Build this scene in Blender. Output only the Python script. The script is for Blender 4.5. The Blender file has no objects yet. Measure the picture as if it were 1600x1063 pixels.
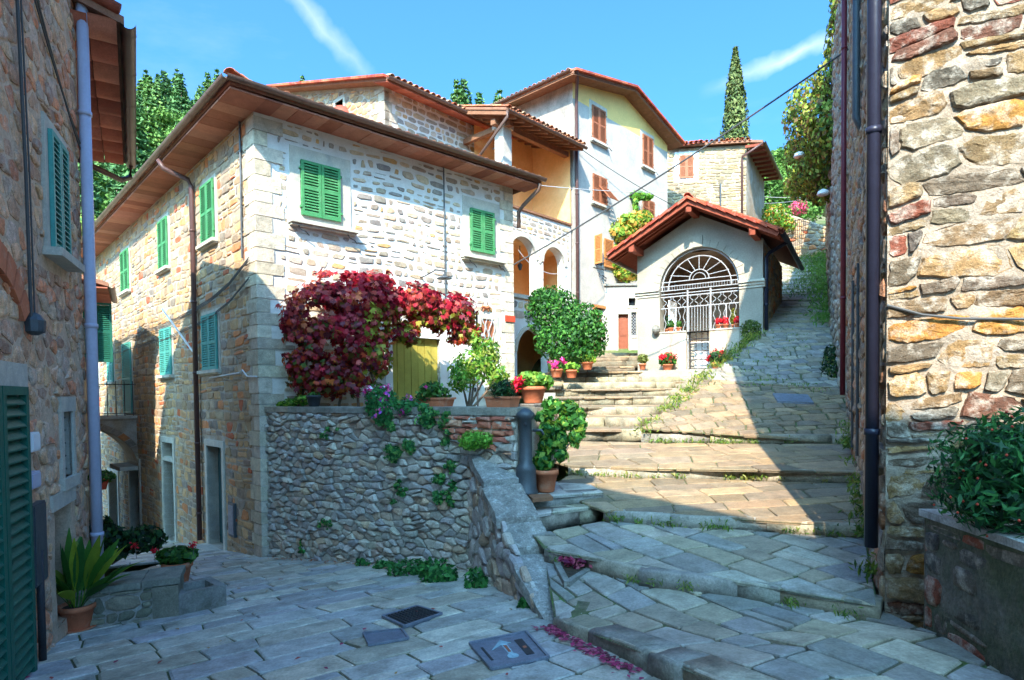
import bpy, math, random
import numpy as np
from math import sin, cos, pi, radians, sqrt, atan2, tan
S = bpy.context.scene
COL = S.collection
# ---------------------------------------------------------------- camera
FPX, CX, CY = 960., 800., 645.          # focal length and principal point for a 1600 px wide frame
def _rx(a): return np.array([[1, 0, 0], [0, cos(a), -sin(a)], [0, sin(a), cos(a)]])
def _rz(a): return np.array([[cos(a), -sin(a), 0], [sin(a), cos(a), 0], [0, 0, 1]])
cd = bpy.data.cameras.new('camera'); cam = bpy.data.objects.new('camera', cd); COL.objects.link(cam)
cd.sensor_width = 36; cd.lens = 36 * FPX / 1600; cd.shift_y = (CY - 531.5) / 1600
cd.clip_start = .05; cd.clip_end = 2000
CR = _rx(radians(90 - 1.6)) @ _rz(radians(-0.57))
from mathutils import Matrix, Vector
cam.matrix_world = Matrix([list(r) + [0] for r in CR] + [[0, 0, 0, 1]])
S.camera = cam
# ---------------------------------------------------------------- sky and sun
SUN_EL, SUN_AZ = radians(40), pi + atan2(.225, .974)
SUNV = np.array([sin(SUN_AZ) * cos(SUN_EL), cos(SUN_AZ) * cos(SUN_EL), sin(SUN_EL)])
w = bpy.data.worlds.new('World'); S.world = w; w.use_nodes = True
nt = w.node_tree; nt.nodes.clear()
def N(t, ty, **k):
    n = t.nodes.new(ty)
    for a, b in k.items(): setattr(n, a, b)
    return n
sky = N(nt, 'ShaderNodeTexSky', sky_type='NISHITA', sun_disc=False, sun_elevation=SUN_EL, sun_rotation=SUN_AZ, altitude=300, air_density=1.0, dust_density=9.0, ozone_density=3)
bg = N(nt, 'ShaderNodeBackground'); bg.inputs[1].default_value = .15
wo = N(nt, 'ShaderNodeOutputWorld')
tint = N(nt, 'ShaderNodeMix', data_type='RGBA', blend_type='MULTIPLY'); tint.inputs[0].default_value = 1
tint.inputs[7].default_value = (.19, .455, .70, 1)
tc = N(nt, 'ShaderNodeTexCoord')
mp = N(nt, 'ShaderNodeMapping'); mp.inputs['Rotation'].default_value = (.2, .5, .9); mp.inputs['Scale'].default_value = (1.0, 4.5, 7)
ns = N(nt, 'ShaderNodeTexNoise'); ns.inputs['Scale'].default_value = 1.6; ns.inputs['Detail'].default_value = 9; ns.inputs['Roughness'].default_value = .62
rp = N(nt, 'ShaderNodeValToRGB'); rp.color_ramp.elements[0].position = .56; rp.color_ramp.elements[1].position = .9
rp.color_ramp.elements[1].color = (.6, .6, .6, 1)
cm = N(nt, 'ShaderNodeMix', data_type='RGBA'); cm.inputs[7].default_value = (1.7, 1.9, 2.1, 1)
L_ = nt.links.new
L_(tc.outputs['Generated'], mp.inputs[0]); L_(mp.outputs[0], ns.inputs['Vector']); L_(ns.outputs[0], rp.inputs[0])
L_(sky.outputs[0], tint.inputs[6]); L_(tint.outputs[2], cm.inputs[6]); L_(cm.outputs[2], bg.inputs[0]); L_(bg.outputs[0], wo.inputs[0])
def streak(px0, py0, px1, py1, wid, amt):
    """a thin vapour trail: a band round the great circle through two directions, faded at its ends"""
    a = rayn(px0, py0); b = rayn(px1, py1); n = np.cross(a, b); n /= np.linalg.norm(n); m = (a + b); m /= np.linalg.norm(m); half = math.acos(float(a @ b)) / 2
    def dot(v, src):
        d = N(nt, 'ShaderNodeVectorMath', operation='DOT_PRODUCT'); d.inputs[1].default_value = v; L_(src, d.inputs[0]); return d.outputs['Value']
    def mth(op, x, y=None, z=None):
        q = N(nt, 'ShaderNodeMath', operation=op)
        for i, vv in enumerate((x, y, z)):
            if vv is None: continue
            if isinstance(vv, (int, float)): q.inputs[i].default_value = vv
            else: L_(vv, q.inputs[i])
        return q.outputs[0]
    n2 = N(nt, 'ShaderNodeTexNoise'); n2.inputs['Scale'].default_value = 22; n2.inputs['Detail'].default_value = 7; L_(tc.outputs['Generated'], n2.inputs['Vector'])
    d = mth('ADD', dot(tuple(n), tc.outputs['Generated']), mth('MULTIPLY', mth('SUBTRACT', n2.outputs[0], .5), wid * 2.2))
    band = mth('MAXIMUM', mth('SUBTRACT', 1, mth('DIVIDE', mth('ABSOLUTE', d), wid)), 0)
    e = mth('MAXIMUM', mth('SUBTRACT', 1, mth('DIVIDE', mth('ARCCOSINE', mth('MINIMUM', dot(tuple(m), tc.outputs['Generated']), 1)), half * 1.25)), 0)
    n3 = N(nt, 'ShaderNodeTexNoise'); n3.inputs['Scale'].default_value = 9; n3.inputs['Detail'].default_value = 6; L_(tc.outputs['Generated'], n3.inputs['Vector'])
    return mth('MULTIPLY', mth('MULTIPLY', mth('MULTIPLY', band, e), mth('MULTIPLY', n3.outputs[0], 1.6)), amt)
def ray(u, v): return CR @ np.array([(u - CX) / FPX, -(v - CY) / FPX, -1.])
def rayn(u, v): d = ray(u, v); return d / np.linalg.norm(d)
s1 = streak(420, -60, 580, 130, .017, .55); s2 = streak(1120, 135, 1400, 20, .012, .6)
ad = N(nt, 'ShaderNodeMath', operation='ADD', use_clamp=True); L_(s1, ad.inputs[0]); L_(s2, ad.inputs[1])
ad2 = N(nt, 'ShaderNodeMath', operation='ADD', use_clamp=True); L_(ad.outputs[0], ad2.inputs[0])
sc = N(nt, 'ShaderNodeMath', operation='MULTIPLY'); sc.inputs[1].default_value = .22; L_(rp.outputs[0], sc.inputs[0]); L_(sc.outputs[0], ad2.inputs[1])
L_(ad2.outputs[0], cm.inputs[0])
sl = bpy.data.lights.new('sun', 'SUN'); sl.energy = 2.05; sl.angle = radians(.5); sl.color = (1, .88, .70)
so = bpy.data.objects.new('sun', sl); COL.objects.link(so)
so.rotation_euler = Vector(-SUNV).to_track_quat('-Z', 'Y').to_euler(); so.location = (-5, -20, 30)
S.view_settings.view_transform = 'Standard'; S.view_settings.look = 'None'; S.view_settings.gamma = 1
S.view_settings.use_curve_mapping = False; S.view_settings.exposure = 2.6
S.cycles.max_bounces = 6; S.cycles.diffuse_bounces = 4; S.cycles.transparent_max_bounces = 8

# ---------------------------------------------------------------- picking real places by sight line
def proj(p):
    q = CR.T @ np.asarray(p, float)
    if q[2] > -.05: return None
    return CX + FPX * q[0] / -q[2], CY - FPX * q[1] / -q[2]
def hy(u, v, Y): d = ray(u, v); return d * (Y / d[1])
def hz(u, v, z): d = ray(u, v); return d * (z / d[2])
PLZ = (-1.51, .064, -.103)
def plaza_z(x, y): return PLZ[0] + PLZ[1] * x + PLZ[2] * y
def hp(u, v): d = ray(u, v); return d * (PLZ[0] / (d[2] - PLZ[1] * d[0] - PLZ[2] * d[1]))
class Pl:
    """a vertical plane; s runs left to right as seen from outside, n points outside"""
    def __init__(a, o, d):
        a.o = np.array(o[:2], float); a.d = np.array(d, float); a.d /= np.linalg.norm(a.d); a.n = np.array([a.d[1], -a.d[0]])
    def hit(a, u, v):
        r = ray(u, v); p = r * ((a.o @ a.n) / (r[:2] @ a.n)); return float((p[:2] - a.o) @ a.d), float(p[2])
    def p(a, s, z, o=0): q = a.o + a.d * s + a.n * o; return (q[0], q[1], z)
    def box(a, mb, s0, s1, z0, z1, o0, o1, c=None):
        P = [a.p(s, z, o) for o in (o0, o1) for z in (z0, z1) for s in (s0, s1)]
        mb.hexa(P, c)
    def off(a, o, s=0): return Pl(a.o + a.n * o + a.d * s, a.d)

# ---------------------------------------------------------------- mesh building
class MB:
    dc = (.22, .21, .19)
    def __init__(a): a.v = []; a.f = []; a.c = []
    def add(a, vs, fs, c=None):
        b = len(a.v); a.v += [tuple(map(float, x)) for x in vs]; a.f += [tuple(b + i for i in f) for f in fs]; a.c += [c or a.dc] * len(fs)
    def hexa(a, P, c=None): # P order: (o0: z0s0,z0s1,z1s0,z1s1),(o1: ...)
        a.add(P, [(0, 2, 3, 1), (4, 5, 7, 6), (0, 1, 5, 4), (2, 6, 7, 3), (0, 4, 6, 2), (1, 3, 7, 5)], c)
    def quad(a, p, q, r, s, c=None): a.add([p, q, r, s], [(0, 1, 2, 3)], c)
    def slab(a, quad, t, c=None):
        """quad of 4 points, thickened downwards by t"""
        P = [np.array(p, float) for p in quad]; B = [p - np.array([0, 0, t]) for p in P]
        a.add(P + B, [(0, 1, 2, 3), (7, 6, 5, 4)] + [(i, i + 4, (i + 1) % 4 + 4, (i + 1) % 4) for i in range(4)], c)
    def bar(a, p, q, w, h, c=None, up=(0, 0, 1)):
        p = np.array(p, float); q = np.array(q, float); d = q - p; d /= np.linalg.norm(d); u = np.array(up, float)
        if abs(d @ u) > .95: u = np.array([0, 1., 0])
        x = np.cross(d, u); x /= np.linalg.norm(x); y = np.cross(x, d)
        P = [e + x * sx * w / 2 + y * sy * h / 2 for e in (p, q) for sy in (-1, 1) for sx in (-1, 1)]
        a.hexa(P, c)
    def tube(a, pts, r, n=8, c=None, cap=True, arc=(0, 2 * pi)):
        pts = [np.array(p, float) for p in pts]; m = len(pts); rr = r if hasattr(r, '__len__') else [r] * m
        V = []; full = arc[1] - arc[0] > 6.2; k = n if full else n + 1
        for i, p in enumerate(pts):
            t = pts[min(i + 1, m - 1)] - pts[max(i - 1, 0)]; t /= np.linalg.norm(t) + 1e-9
            u = np.array([0, 0, 1.]) if abs(t[2]) < .9 else np.array([0, 1., 0])
            x = np.cross(t, u); x /= np.linalg.norm(x); y = np.cross(x, t)
            for j in range(k):
                th = arc[0] + (arc[1] - arc[0]) * j / n; V.append(p + (x * cos(th) + y * sin(th)) * rr[i])
        Fs = []
        for i in range(m - 1):
            for j in range(n):
                j2 = (j + 1) % k; Fs.append((i * k + j, i * k + j2, (i + 1) * k + j2, (i + 1) * k + j))
        if cap and full: Fs += [tuple(range(k))[::-1], tuple((m - 1) * k + j for j in range(k))]
        a.add(V, Fs, c)
    def lathe(a, o, prof, n=16, c=None, wob=0):
        V = []; Fs = []
        for r, z in prof:
            for j in range(n):
                th = 2 * pi * j / n; V.append((o[0] + r * cos(th), o[1] + r * sin(th), o[2] + z))
        for i in range(len(prof) - 1):
            for j in range(n): Fs.append((i * n + j, i * n + (j + 1) % n, (i + 1) * n + (j + 1) % n, (i + 1) * n + j))
        Fs += [tuple(range(n))[::-1], tuple((len(prof) - 1) * n + j for j in range(n))]
        a.add(V, Fs, c)
    def mesh(a, name, mat, base, smooth=False):
        me = bpy.data.meshes.new(name); b = np.array(base, float)
        V = np.array(a.v, float) - b
        me.from_pydata(V.tolist(), [], a.f)
        ca = me.color_attributes.new('Col', 'FLOAT_COLOR', 'CORNER')
        cc = []
        for f, c in zip(a.f, a.c): cc += [c[0], c[1], c[2], 1.] * len(f)
        ca.data.foreach_set('color', cc)
        if smooth: me.polygons.foreach_set('use_smooth', [True] * len(a.f))
        me.materials.append(mat); me.validate(); me.update()
        return me
def np_mesh(name, V, Fq, colf, mat, base=(0, 0, 0), smooth=False):
    """V (n,3), Fq (m,k) equal sized faces, colf (m,3)"""
    me = bpy.data.meshes.new(name); n, m, k = len(V), len(Fq), Fq.shape[1]
    me.vertices.add(n); me.vertices.foreach_set('co', (V - np.array(base)).astype(np.float32).ravel())
    me.loops.add(m * k); me.loops.foreach_set('vertex_index', Fq.astype(np.int32).ravel())
    me.polygons.add(m); me.polygons.foreach_set('loop_start', np.arange(0, m * k, k, dtype=np.int32))
    me.update(calc_edges=True)
    ca = me.color_attributes.new('Col', 'FLOAT_COLOR', 'CORNER')
    c4 = np.ones((m, k, 4), np.float32); c4[:, :, :3] = colf[:, None, :]
    ca.data.foreach_set('color', c4.ravel())
    if smooth: me.polygons.foreach_set('use_smooth', np.ones(m, bool))
    me.materials.append(mat); return me
def wloc(o):
    l = np.array(o.location)
    while o.parent: o = o.parent; l = l + np.array(o.location)
    return l
def link(name, me, loc, parent=None, label=None, cat=None, group=None, kind=None):
    o = bpy.data.objects.new(name, me); COL.objects.link(o); loc = np.array(loc, float)
    if parent is not None: o.parent = parent; loc = loc - wloc(parent)
    o.location = loc
    if label: o['label'] = label
    if cat: o['category'] = cat
    if group: o['group'] = group
    if kind: o['kind'] = kind
    return o
def thing(name, label, cat, loc=(0, 0, 0), group=None): return link(name, None, loc, None, label, cat, group)
def obj(name, mb, mat, parent=None, smooth=False, **k):
    V = np.array(mb.v); base = ((V[:, 0].min() + V[:, 0].max()) / 2, (V[:, 1].min() + V[:, 1].max()) / 2, V[:, 2].min())
    return link(name, mb.mesh(name, mat, base, smooth), base, parent, **k)
def clone(root, loc, label=None, group=None, rz=0, sc=None):
    r = root.copy(); COL.objects.link(r); r.location = loc; r.rotation_euler = (0, 0, rz)
    if sc: r.scale = (sc, sc, sc) if not hasattr(sc, '__len__') else sc
    if label: r['label'] = label
    if group: r['group'] = group
    for ch in list(root.children):
        c = ch.copy(); COL.objects.link(c); c.parent = r
        for g in list(ch.children):
            d = g.copy(); COL.objects.link(d); d.parent = c
    return r

# ---------------------------------------------------------------- materials
def C(r, g, b): return tuple((x / 255 / 12.92 if x / 255 <= .04045 else ((x / 255 + .055) / 1.055) ** 2.4) for x in (r, g, b))
def mat(name, col=None, var=.25, scale=6., col2=None, s2=1.2, thr=.55, bump=.3, bs=40., rough=.85, bd=.01, metal=0, spec=.3, trans=None, var2=.0, streakz=0, w2=1.0):
    """col None = colour comes from the piece's own colour attribute. var: mottling of the material itself; col2: second colour in patches (weathering)"""
    m = bpy.data.materials.new(name); m.use_nodes = True; t = m.node_tree; t.nodes.clear(); l = t.links.new
    out = N(t, 'ShaderNodeOutputMaterial'); b = N(t, 'ShaderNodeBsdfPrincipled'); l(b.outputs[0], out.inputs[0])
    b.inputs['Roughness'].default_value = rough; b.inputs['Metallic'].default_value = metal; b.inputs['Specular IOR Level'].default_value = spec
    g = N(t, 'ShaderNodeNewGeometry'); pos = g.outputs['Position']
    if col is None: a = N(t, 'ShaderNodeAttribute', attribute_name='Col'); src = a.outputs['Color']
    else: a = N(t, 'ShaderNodeRGB'); a.outputs[0].default_value = (*col, 1); src = a.outputs[0]
    def noise(sc, det=5, ro=.6, vec=pos):
        n = N(t, 'ShaderNodeTexNoise'); n.inputs['Scale'].default_value = sc; n.inputs['Detail'].default_value = det; n.inputs['Roughness'].default_value = ro; l(vec, n.inputs['Vector']); return n.outputs[0]
    def mr(x, a0, a1, b0, b1):
        q = N(t, 'ShaderNodeMapRange'); q.inputs[1].default_value = a0; q.inputs[2].default_value = a1; q.inputs[3].default_value = b0; q.inputs[4].default_value = b1; l(x, q.inputs[0]); return q.outputs[0]
    def mix(f, x, y, mode='MIX'):
        q = N(t, 'ShaderNodeMix', data_type='RGBA', blend_type=mode)
        if isinstance(f, float): q.inputs[0].default_value = f
        else: l(f, q.inputs[0])
        l(x, q.inputs[6])
        if isinstance(y, tuple): q.inputs[7].default_value = (*y, 1)
        else: l(y, q.inputs[7])
        return q.outputs[2]
    if col2 is not None:
        v = pos
        if streakz:
            mpp = N(t, 'ShaderNodeMapping'); mpp.inputs['Scale'].default_value = (1, 1, streakz); l(pos, mpp.inputs[0]); v = mpp.outputs[0]
        src = mix(mr(noise(s2, 8, .65, v), thr - .09, thr + .13, 0, w2), src, col2)
    if var:
        src = mix(1.0, src, mr(noise(scale, 8, .68), .25, .75, 1 - var, 1 + var), 'MULTIPLY')
        src = mix(1.0, src, mr(noise(scale * 9, 4), .3, .7, 1 - var * .6, 1 + var * .6), 'MULTIPLY')
    if bump:
        bp = N(t, 'ShaderNodeBump'); bp.inputs['Strength'].default_value = bump; bp.inputs['Distance'].default_value = bd; l(noise(bs, 7, .65), bp.inputs['Height'])
        bp2 = N(t, 'ShaderNodeBump'); bp2.inputs['Strength'].default_value = bump; bp2.inputs['Distance'].default_value = bd * 2.5; l(noise(bs / 5, 5), bp2.inputs['Height']); l(bp.outputs[0], bp2.inputs['Normal'])
        l(bp2.outputs[0], b.inputs['Normal'])
    l(src, b.inputs['Base Color'])
    if trans:
        tr = N(t, 'ShaderNodeBsdfTranslucent'); l(src, tr.inputs[0]); ms = N(t, 'ShaderNodeMixShader'); ms.inputs[0].default_value = trans
        l(b.outputs[0], ms.inputs[1]); l(tr.outputs[0], ms.inputs[2]); l(ms.outputs[0], out.inputs[0])
    return m
M = {}
M['stone'] = mat('stone', var=.36, scale=7, col2=(.40, .35, .27), s2=5, thr=.6, w2=.5, bump=.7, bs=38, bd=.012)
M['stone_near'] = mat('weathered_wall_stone', var=.5, scale=11, col2=(.52, .46, .38), s2=8, thr=.57, w2=.8, bump=.9, bs=55, bd=.012)
M['mortar_white'] = mat('white_lime_mortar', (.66, .63, .59), var=.12, scale=5, col2=(.50, .45, .38), s2=2.2, thr=.7, bump=.5, bs=60, bd=.008)
M['mortar_near'] = mat('rough_lime_mortar', (.40, .325, .255), var=.35, scale=12, col2=(.24, .19, .14), s2=6, thr=.48, bump=.9, bs=50, bd=.012)
M['mortar_tan'] = mat('sandy_mortar', (.36, .275, .19), var=.28, scale=4, col2=(.44, .40, .35), s2=1.4, thr=.52, bump=.6, bs=45, bd=.012)
M['mortar_dark'] = mat('earthy_mortar', (.34, .31, .27), var=.35, scale=6, bump=.6, bs=40)
M['pave'] = mat('sandstone_paving', var=.34, scale=5, col2=(.15, .135, .10), s2=3.6, thr=.56, w2=.6, bump=.55, bs=45, bd=.006, rough=.75)
M['joint'] = mat('mossy_joint_earth', (.12, .11, .07), var=.5, scale=9, col2=(.07, .12, .03), s2=2.5, thr=.5, bump=.6, bs=60)
M['kerb'] = mat('kerb_stone', var=.36, scale=6, col2=(.11, .11, .08), s2=4, thr=.54, w2=.7, bump=.7, bs=35, bd=.012)
M['plaster_white'] = mat('white_lime_plaster', (.46, .41, .36), var=.18, scale=2.2, col2=(.44, .39, .34), s2=.9, thr=.52, bump=.3, bs=25, streakz=.3)
M['plaster_grey'] = mat('weathered_grey_render', (.42, .36, .31), var=.3, scale=3, col2=(.2, .18, .16), s2=.8, thr=.52, bump=.5, bs=20, streakz=.35)
M['plaster_yellow'] = mat('yellow_lime_paint', (.80, .52, .18), var=.1, scale=2, bump=.2, bs=25)
M['plaster_ochre'] = mat('ochre_plaster', (.86, .46, .17), var=.1, scale=1.6, col2=(.86, .52, .24), s2=.8, thr=.52, bump=.2, bs=25)
M['chapel'] = mat('pale_chapel_stone', (.37, .335, .275), var=.2, scale=3, col2=(.26, .235, .195), s2=1.5, thr=.5, bump=.35, bs=30)
M['dressed'] = mat('dressed_stone', (.5, .46, .38), var=.2, scale=7, col2=(.36, .35, .32), s2=2, thr=.56, bump=.4, bs=45)
M['rust_plaster'] = mat('rust_stained_plaster', (.44, .39, .32), var=.16, scale=3, col2=(.46, .22, .09), s2=2.2, thr=.55, bump=.3, bs=30, streakz=.35)
M['tile'] = mat('clay_roof_tile', var=.3, scale=9, col2=(.30, .27, .2), s2=7, thr=.6, w2=.6, bump=.4, bs=50)
M['roofbed'] = mat('roof_bed', (.28, .13, .08), var=.3, scale=7, bump=.3)
M['wood_red'] = mat('red_stained_roof_timber', (.26, .06, .032), var=.3, scale=10, bump=.4, bs=30)
M['wood_brown'] = mat('brown_timber', (.24, .11, .06), var=.3, scale=9, bump=.4, bs=30)
M['soffit'] = mat('terracotta_soffit', None, var=.2, scale=6, bump=.3, bs=30)
M['green'] = mat('green_shutter_paint', (.055, .235, .09), var=.22, scale=8, col2=(.12, .30, .14), s2=5, thr=.55, w2=.6, bump=.15, rough=.55)
M['teal'] = mat('blue_green_shutter_paint', (.07, .31, .27), var=.2, scale=8, bump=.15, rough=.55)
M['dkgreen'] = mat('dark_green_shutter_paint', (.012, .11, .075), var=.15, scale=8, bump=.2, rough=.5)
M['brownsh'] = mat('brown_shutter_paint', (.33, .115, .055), var=.12, scale=8, bump=.15, rough=.6)
M['orangesh'] = mat('orange_brown_shutter_paint', (.50, .19, .06), var=.12, scale=8, bump=.15, rough=.6)
M['gutter'] = mat('brown_gutter_metal', (.16, .10, .08), var=.2, scale=5, bump=.1, rough=.42, metal=.3)
M['pipe_dark'] = mat('dark_enamel_pipe', (.022, .022, .04), var=.2, scale=5, bump=.1, rough=.35)
M['pipe_brown'] = mat('brown_enamel_pipe', (.09, .045, .04), var=.2, scale=5, bump=.1, rough=.4)
M['pipe_red'] = mat('dark_red_pipe', (.13, .018, .03), var=.2, scale=5, bump=.1, rough=.4)
M['pipe_pale'] = mat('pale_grey_pipe', (.46, .46, .58), var=.1, scale=3, bump=.1, rough=.4)
M['iron_white'] = mat('pale_painted_iron', (.36, .36, .38), var=.12, scale=9, bump=.1, rough=.5)
M['iron_dark'] = mat('dark_iron', (.035, .035, .04), var=.3, scale=9, bump=.2, rough=.6)
M['iron_grey'] = mat('grey_cast_iron', (.075, .085, .095), var=.2, scale=9, bump=.2, rough=.5, metal=.3)
M['cover'] = mat('cast_iron_cover', (.20, .22, .27), var=.3, scale=12, bump=.5, bs=90, rough=.5, metal=.3)
M['cable'] = mat('grey_cable', (.07, .07, .07), var=.1, bump=0, rough=.6)
M['cable_pale'] = mat('pale_cable', (.6, .6, .6), var=.1, bump=0, rough=.6)
M['white'] = mat('white_enamel', (.78, .78, .78), var=.05, bump=.05, rough=.5)
M['red'] = mat('red_enamel', (.52, .06, .03), var=.1, bump=.05, rough=.5)
M['terra'] = mat('terracotta', (.50, .15, .07), var=.18, scale=8, col2=(.55, .30, .2), s2=5, thr=.62, bump=.25, bs=60, rough=.8)
M['soil'] = mat('potting_soil', (.05, .035, .022), var=.4, bump=.8)
M['door_yellow'] = mat('olive_yellow_door_paint', (.42, .36, .075), var=.14, scale=5, bump=.2, rough=.55)
M['door_dark'] = mat('dark_green_door', (.02, .06, .06), var=.2, bump=.2, rough=.5)
M['door_red'] = mat('red_brown_door', (.24, .07, .035), var=.2, scale=6, bump=.2, rough=.5)
M['glass'] = mat('dark_window_glass', (.015, .02, .025), var=0, bump=0, rough=.08, spec=.6)
M['leaf'] = mat('leaf', None, var=.18, scale=6, bump=0, rough=.55, trans=.42, spec=.4)
M['petal'] = mat('petal', None, var=.1, scale=9, bump=0, rough=.6, trans=.3)
M['needle'] = mat('conifer_foliage', None, var=.25, scale=.6, bump=0, rough=.7, trans=.15)
M['bark'] = mat('bark', (.17, .12, .085), var=.35, scale=9, bump=.8, bs=25)
M['bark_pale'] = mat('pale_bark', (.38, .33, .27), var=.3, scale=3, bump=.5, bs=12)
M['earth'] = mat('hillside_earth', (.16, .13, .07), var=.4, scale=.8, col2=(.07, .12, .03), s2=.3, thr=.45, bump=.6, bs=6, bd=.05)
M['rock'] = mat('rough_rock_wall', (.24, .19, .15), var=.4, scale=2.2, col2=(.12, .13, .06), s2=1.1, thr=.55, bump=.9, bs=9, bd=.05)
# ---------------------------------------------------------------- 2-D pieces: stones, slabs
def area(P): return .5 * sum(P[i][0] * P[(i + 1) % len(P)][1] - P[(i + 1) % len(P)][0] * P[i][1] for i in range(len(P)))
def cen(P): return (sum(p[0] for p in P) / len(P), sum(p[1] for p in P) / len(P))
def clip(P, nx, ny, d):
    """keep nx*x+ny*y <= d"""
    out = []; n = len(P)
    for i in range(n):
        a, b = P[i], P[(i + 1) % n]; fa = nx * a[0] + ny * a[1] - d; fb = nx * b[0] + ny * b[1] - d
        if fa <= 0: out.append(a)
        if (fa < 0 < fb) or (fb < 0 < fa): t = fa / (fa - fb); out.append((a[0] + (b[0] - a[0]) * t, a[1] + (b[1] - a[1]) * t))
    return out
def clip_poly(P, O):
    for i in range(len(O)):
        a, b = O[i], O[(i + 1) % len(O)]; nx, ny = b[1] - a[1], a[0] - b[0]
        P = clip(P, nx, ny, nx * a[0] + ny * a[1])
        if len(P) < 3: return []
    return P
def cut_hole(P, h):
    s0, s1, z0, z1 = h
    xs = [p[0] for p in P]; ys = [p[1] for p in P]
    if max(xs) <= s0 or min(xs) >= s1 or max(ys) <= z0 or min(ys) >= z1: return P
    best = []; ba = 0
    for q in (clip(P, 1, 0, s0), clip(P, -1, 0, -s1), clip(P, 0, 1, z0), clip(P, 0, -1, -z1)):
        if len(q) >= 3 and area(q) > ba: best, ba = q, area(q)
    return best
def wavef(rng, amp, wl):
    ph = [(rng.uniform(0, 6.28), rng.uniform(.7, 1.5) * 2 * pi / wl, rng.uniform(.4, 1)) for _ in range(4)]
    return lambda x: amp * sum(a * sin(k * x + p) for p, k, a in ph) / 2
def courses(s0, s1, z0, z1, h, wd, rng, wav=.02, wl=1.6, tilt=.25, split=.15):
    out = []; z = z0; f0 = wavef(rng, wav * .4, wl); base = wavef(rng, wav, wl * 2)
    while z < z1:
        hh = rng.uniform(*h); f1 = wavef(rng, wav * .5, wl); s = s0 - rng.uniform(0, wd[0]); tl = 0
        while s < s1:
            ww = rng.uniform(*wd) * (1 if rng.random() > .2 else .6); s2 = s + ww; tr = rng.uniform(-1, 1) * tilt * hh / 2
            def lo(x): return z + base(x) + f0(x)
            def hi(x): return z + hh + base(x) + f1(x)
            q = [(s + tl, lo(s)), (s2 + tr, lo(s2)), (s2 - tr, hi(s2)), (s - tl, hi(s))]
            if rng.random() < split and ww > hh * 1.1:
                t = rng.uniform(.35, .65); t2 = t + rng.uniform(-.12, .12)
                m0 = (q[0][0] + (q[3][0] - q[0][0]) * t, q[0][1] + (q[3][1] - q[0][1]) * t); m1 = (q[1][0] + (q[2][0] - q[1][0]) * t2, q[1][1] + (q[2][1] - q[1][1]) * t2)
                out += [[q[0], q[1], m1, m0], [m0, m1, q[2], q[3]]]
            else: out.append(q)
            s = s2; tl = tr
        z += hh; f0 = f1
    return out
def voro(s0, s1, z0, z1, w, h, rng, jit=.42):
    nx = int((s1 - s0) / w) + 3; nz = int((z1 - z0) / h) + 3; P = {}
    for i in range(nx):
        for k in range(nz): P[i, k] = (s0 + (i - 1 + .5 * (k % 2) + rng.uniform(-jit, jit)) * w, z0 + (k - 1 + rng.uniform(-jit, jit)) * h)
    out = []; asp = w / h
    for (i, k), p in P.items():
        if not (0 < i < nx - 1 and 0 < k < nz - 1): continue
        q = [(p[0] - 2 * w, p[1] - 2 * h), (p[0] + 2 * w, p[1] - 2 * h), (p[0] + 2 * w, p[1] + 2 * h), (p[0] - 2 * w, p[1] + 2 * h)]
        for di in (-2, -1, 0, 1, 2):
            for dk in (-2, -1, 0, 1, 2):
                if (di or dk) and (i + di, k + dk) in P:
                    r = P[i + di, k + dk]; dx, dy = r[0] - p[0], (r[1] - p[1]) * asp * asp
                    mx, my = (r[0] + p[0]) / 2, (r[1] + p[1]) / 2; q = clip(q, dx, dy, dx * mx + dy * my)
                    if len(q) < 3: break
            if len(q) < 3: break
        if len(q) >= 3: out.append(q)
    return out
def soften(P, j, rng, cut=(.12, .3), jit=.05):
    """shrink by a joint j, cut the corners, roughen"""
    c = cen(P); n = len(P); A = area(P)
    if A < 0: P = P[::-1]
    Q = P
    for i in range(n):
        a, b = P[i], P[(i + 1) % n]; nx, ny = b[1] - a[1], a[0] - b[0]; l = sqrt(nx * nx + ny * ny)
        if l < 1e-6: continue
        jj = j * rng.uniform(.5, 1.5); nx /= l; ny /= l; Q = clip(Q, nx, ny, nx * a[0] + ny * a[1] - jj / 2)
        if len(Q) < 3: return None
    # drop tiny edges
    R = [Q[i] for i in range(len(Q)) if (Q[i][0] - Q[i - 1][0]) ** 2 + (Q[i][1] - Q[i - 1][1]) ** 2 > 4e-5]
    if len(R) < 3 or area(R) < 6e-4: return None
    while len(R) > 5:
        k = min(range(len(R)), key=lambda i: (R[i][0] - R[i - 1][0]) ** 2 + (R[i][1] - R[i - 1][1]) ** 2); a, b = R[k - 1], R[k]; R[k] = ((a[0] + b[0]) / 2, (a[1] + b[1]) / 2); R.pop(k - 1)
    O = []
    for i in range(len(R)):
        p, a, b = R[i], R[i - 1], R[(i + 1) % len(R)]; t1, t2 = rng.uniform(*cut), rng.uniform(*cut)
        O.append((p[0] + (a[0] - p[0]) * t1, p[1] + (a[1] - p[1]) * t1)); O.append((p[0] + (b[0] - p[0]) * t2, p[1] + (b[1] - p[1]) * t2))
    s = sqrt(abs(area(O))) * jit
    return [(x + rng.uniform(-s, s), y + rng.uniform(-s, s)) for x, y in O]
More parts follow.
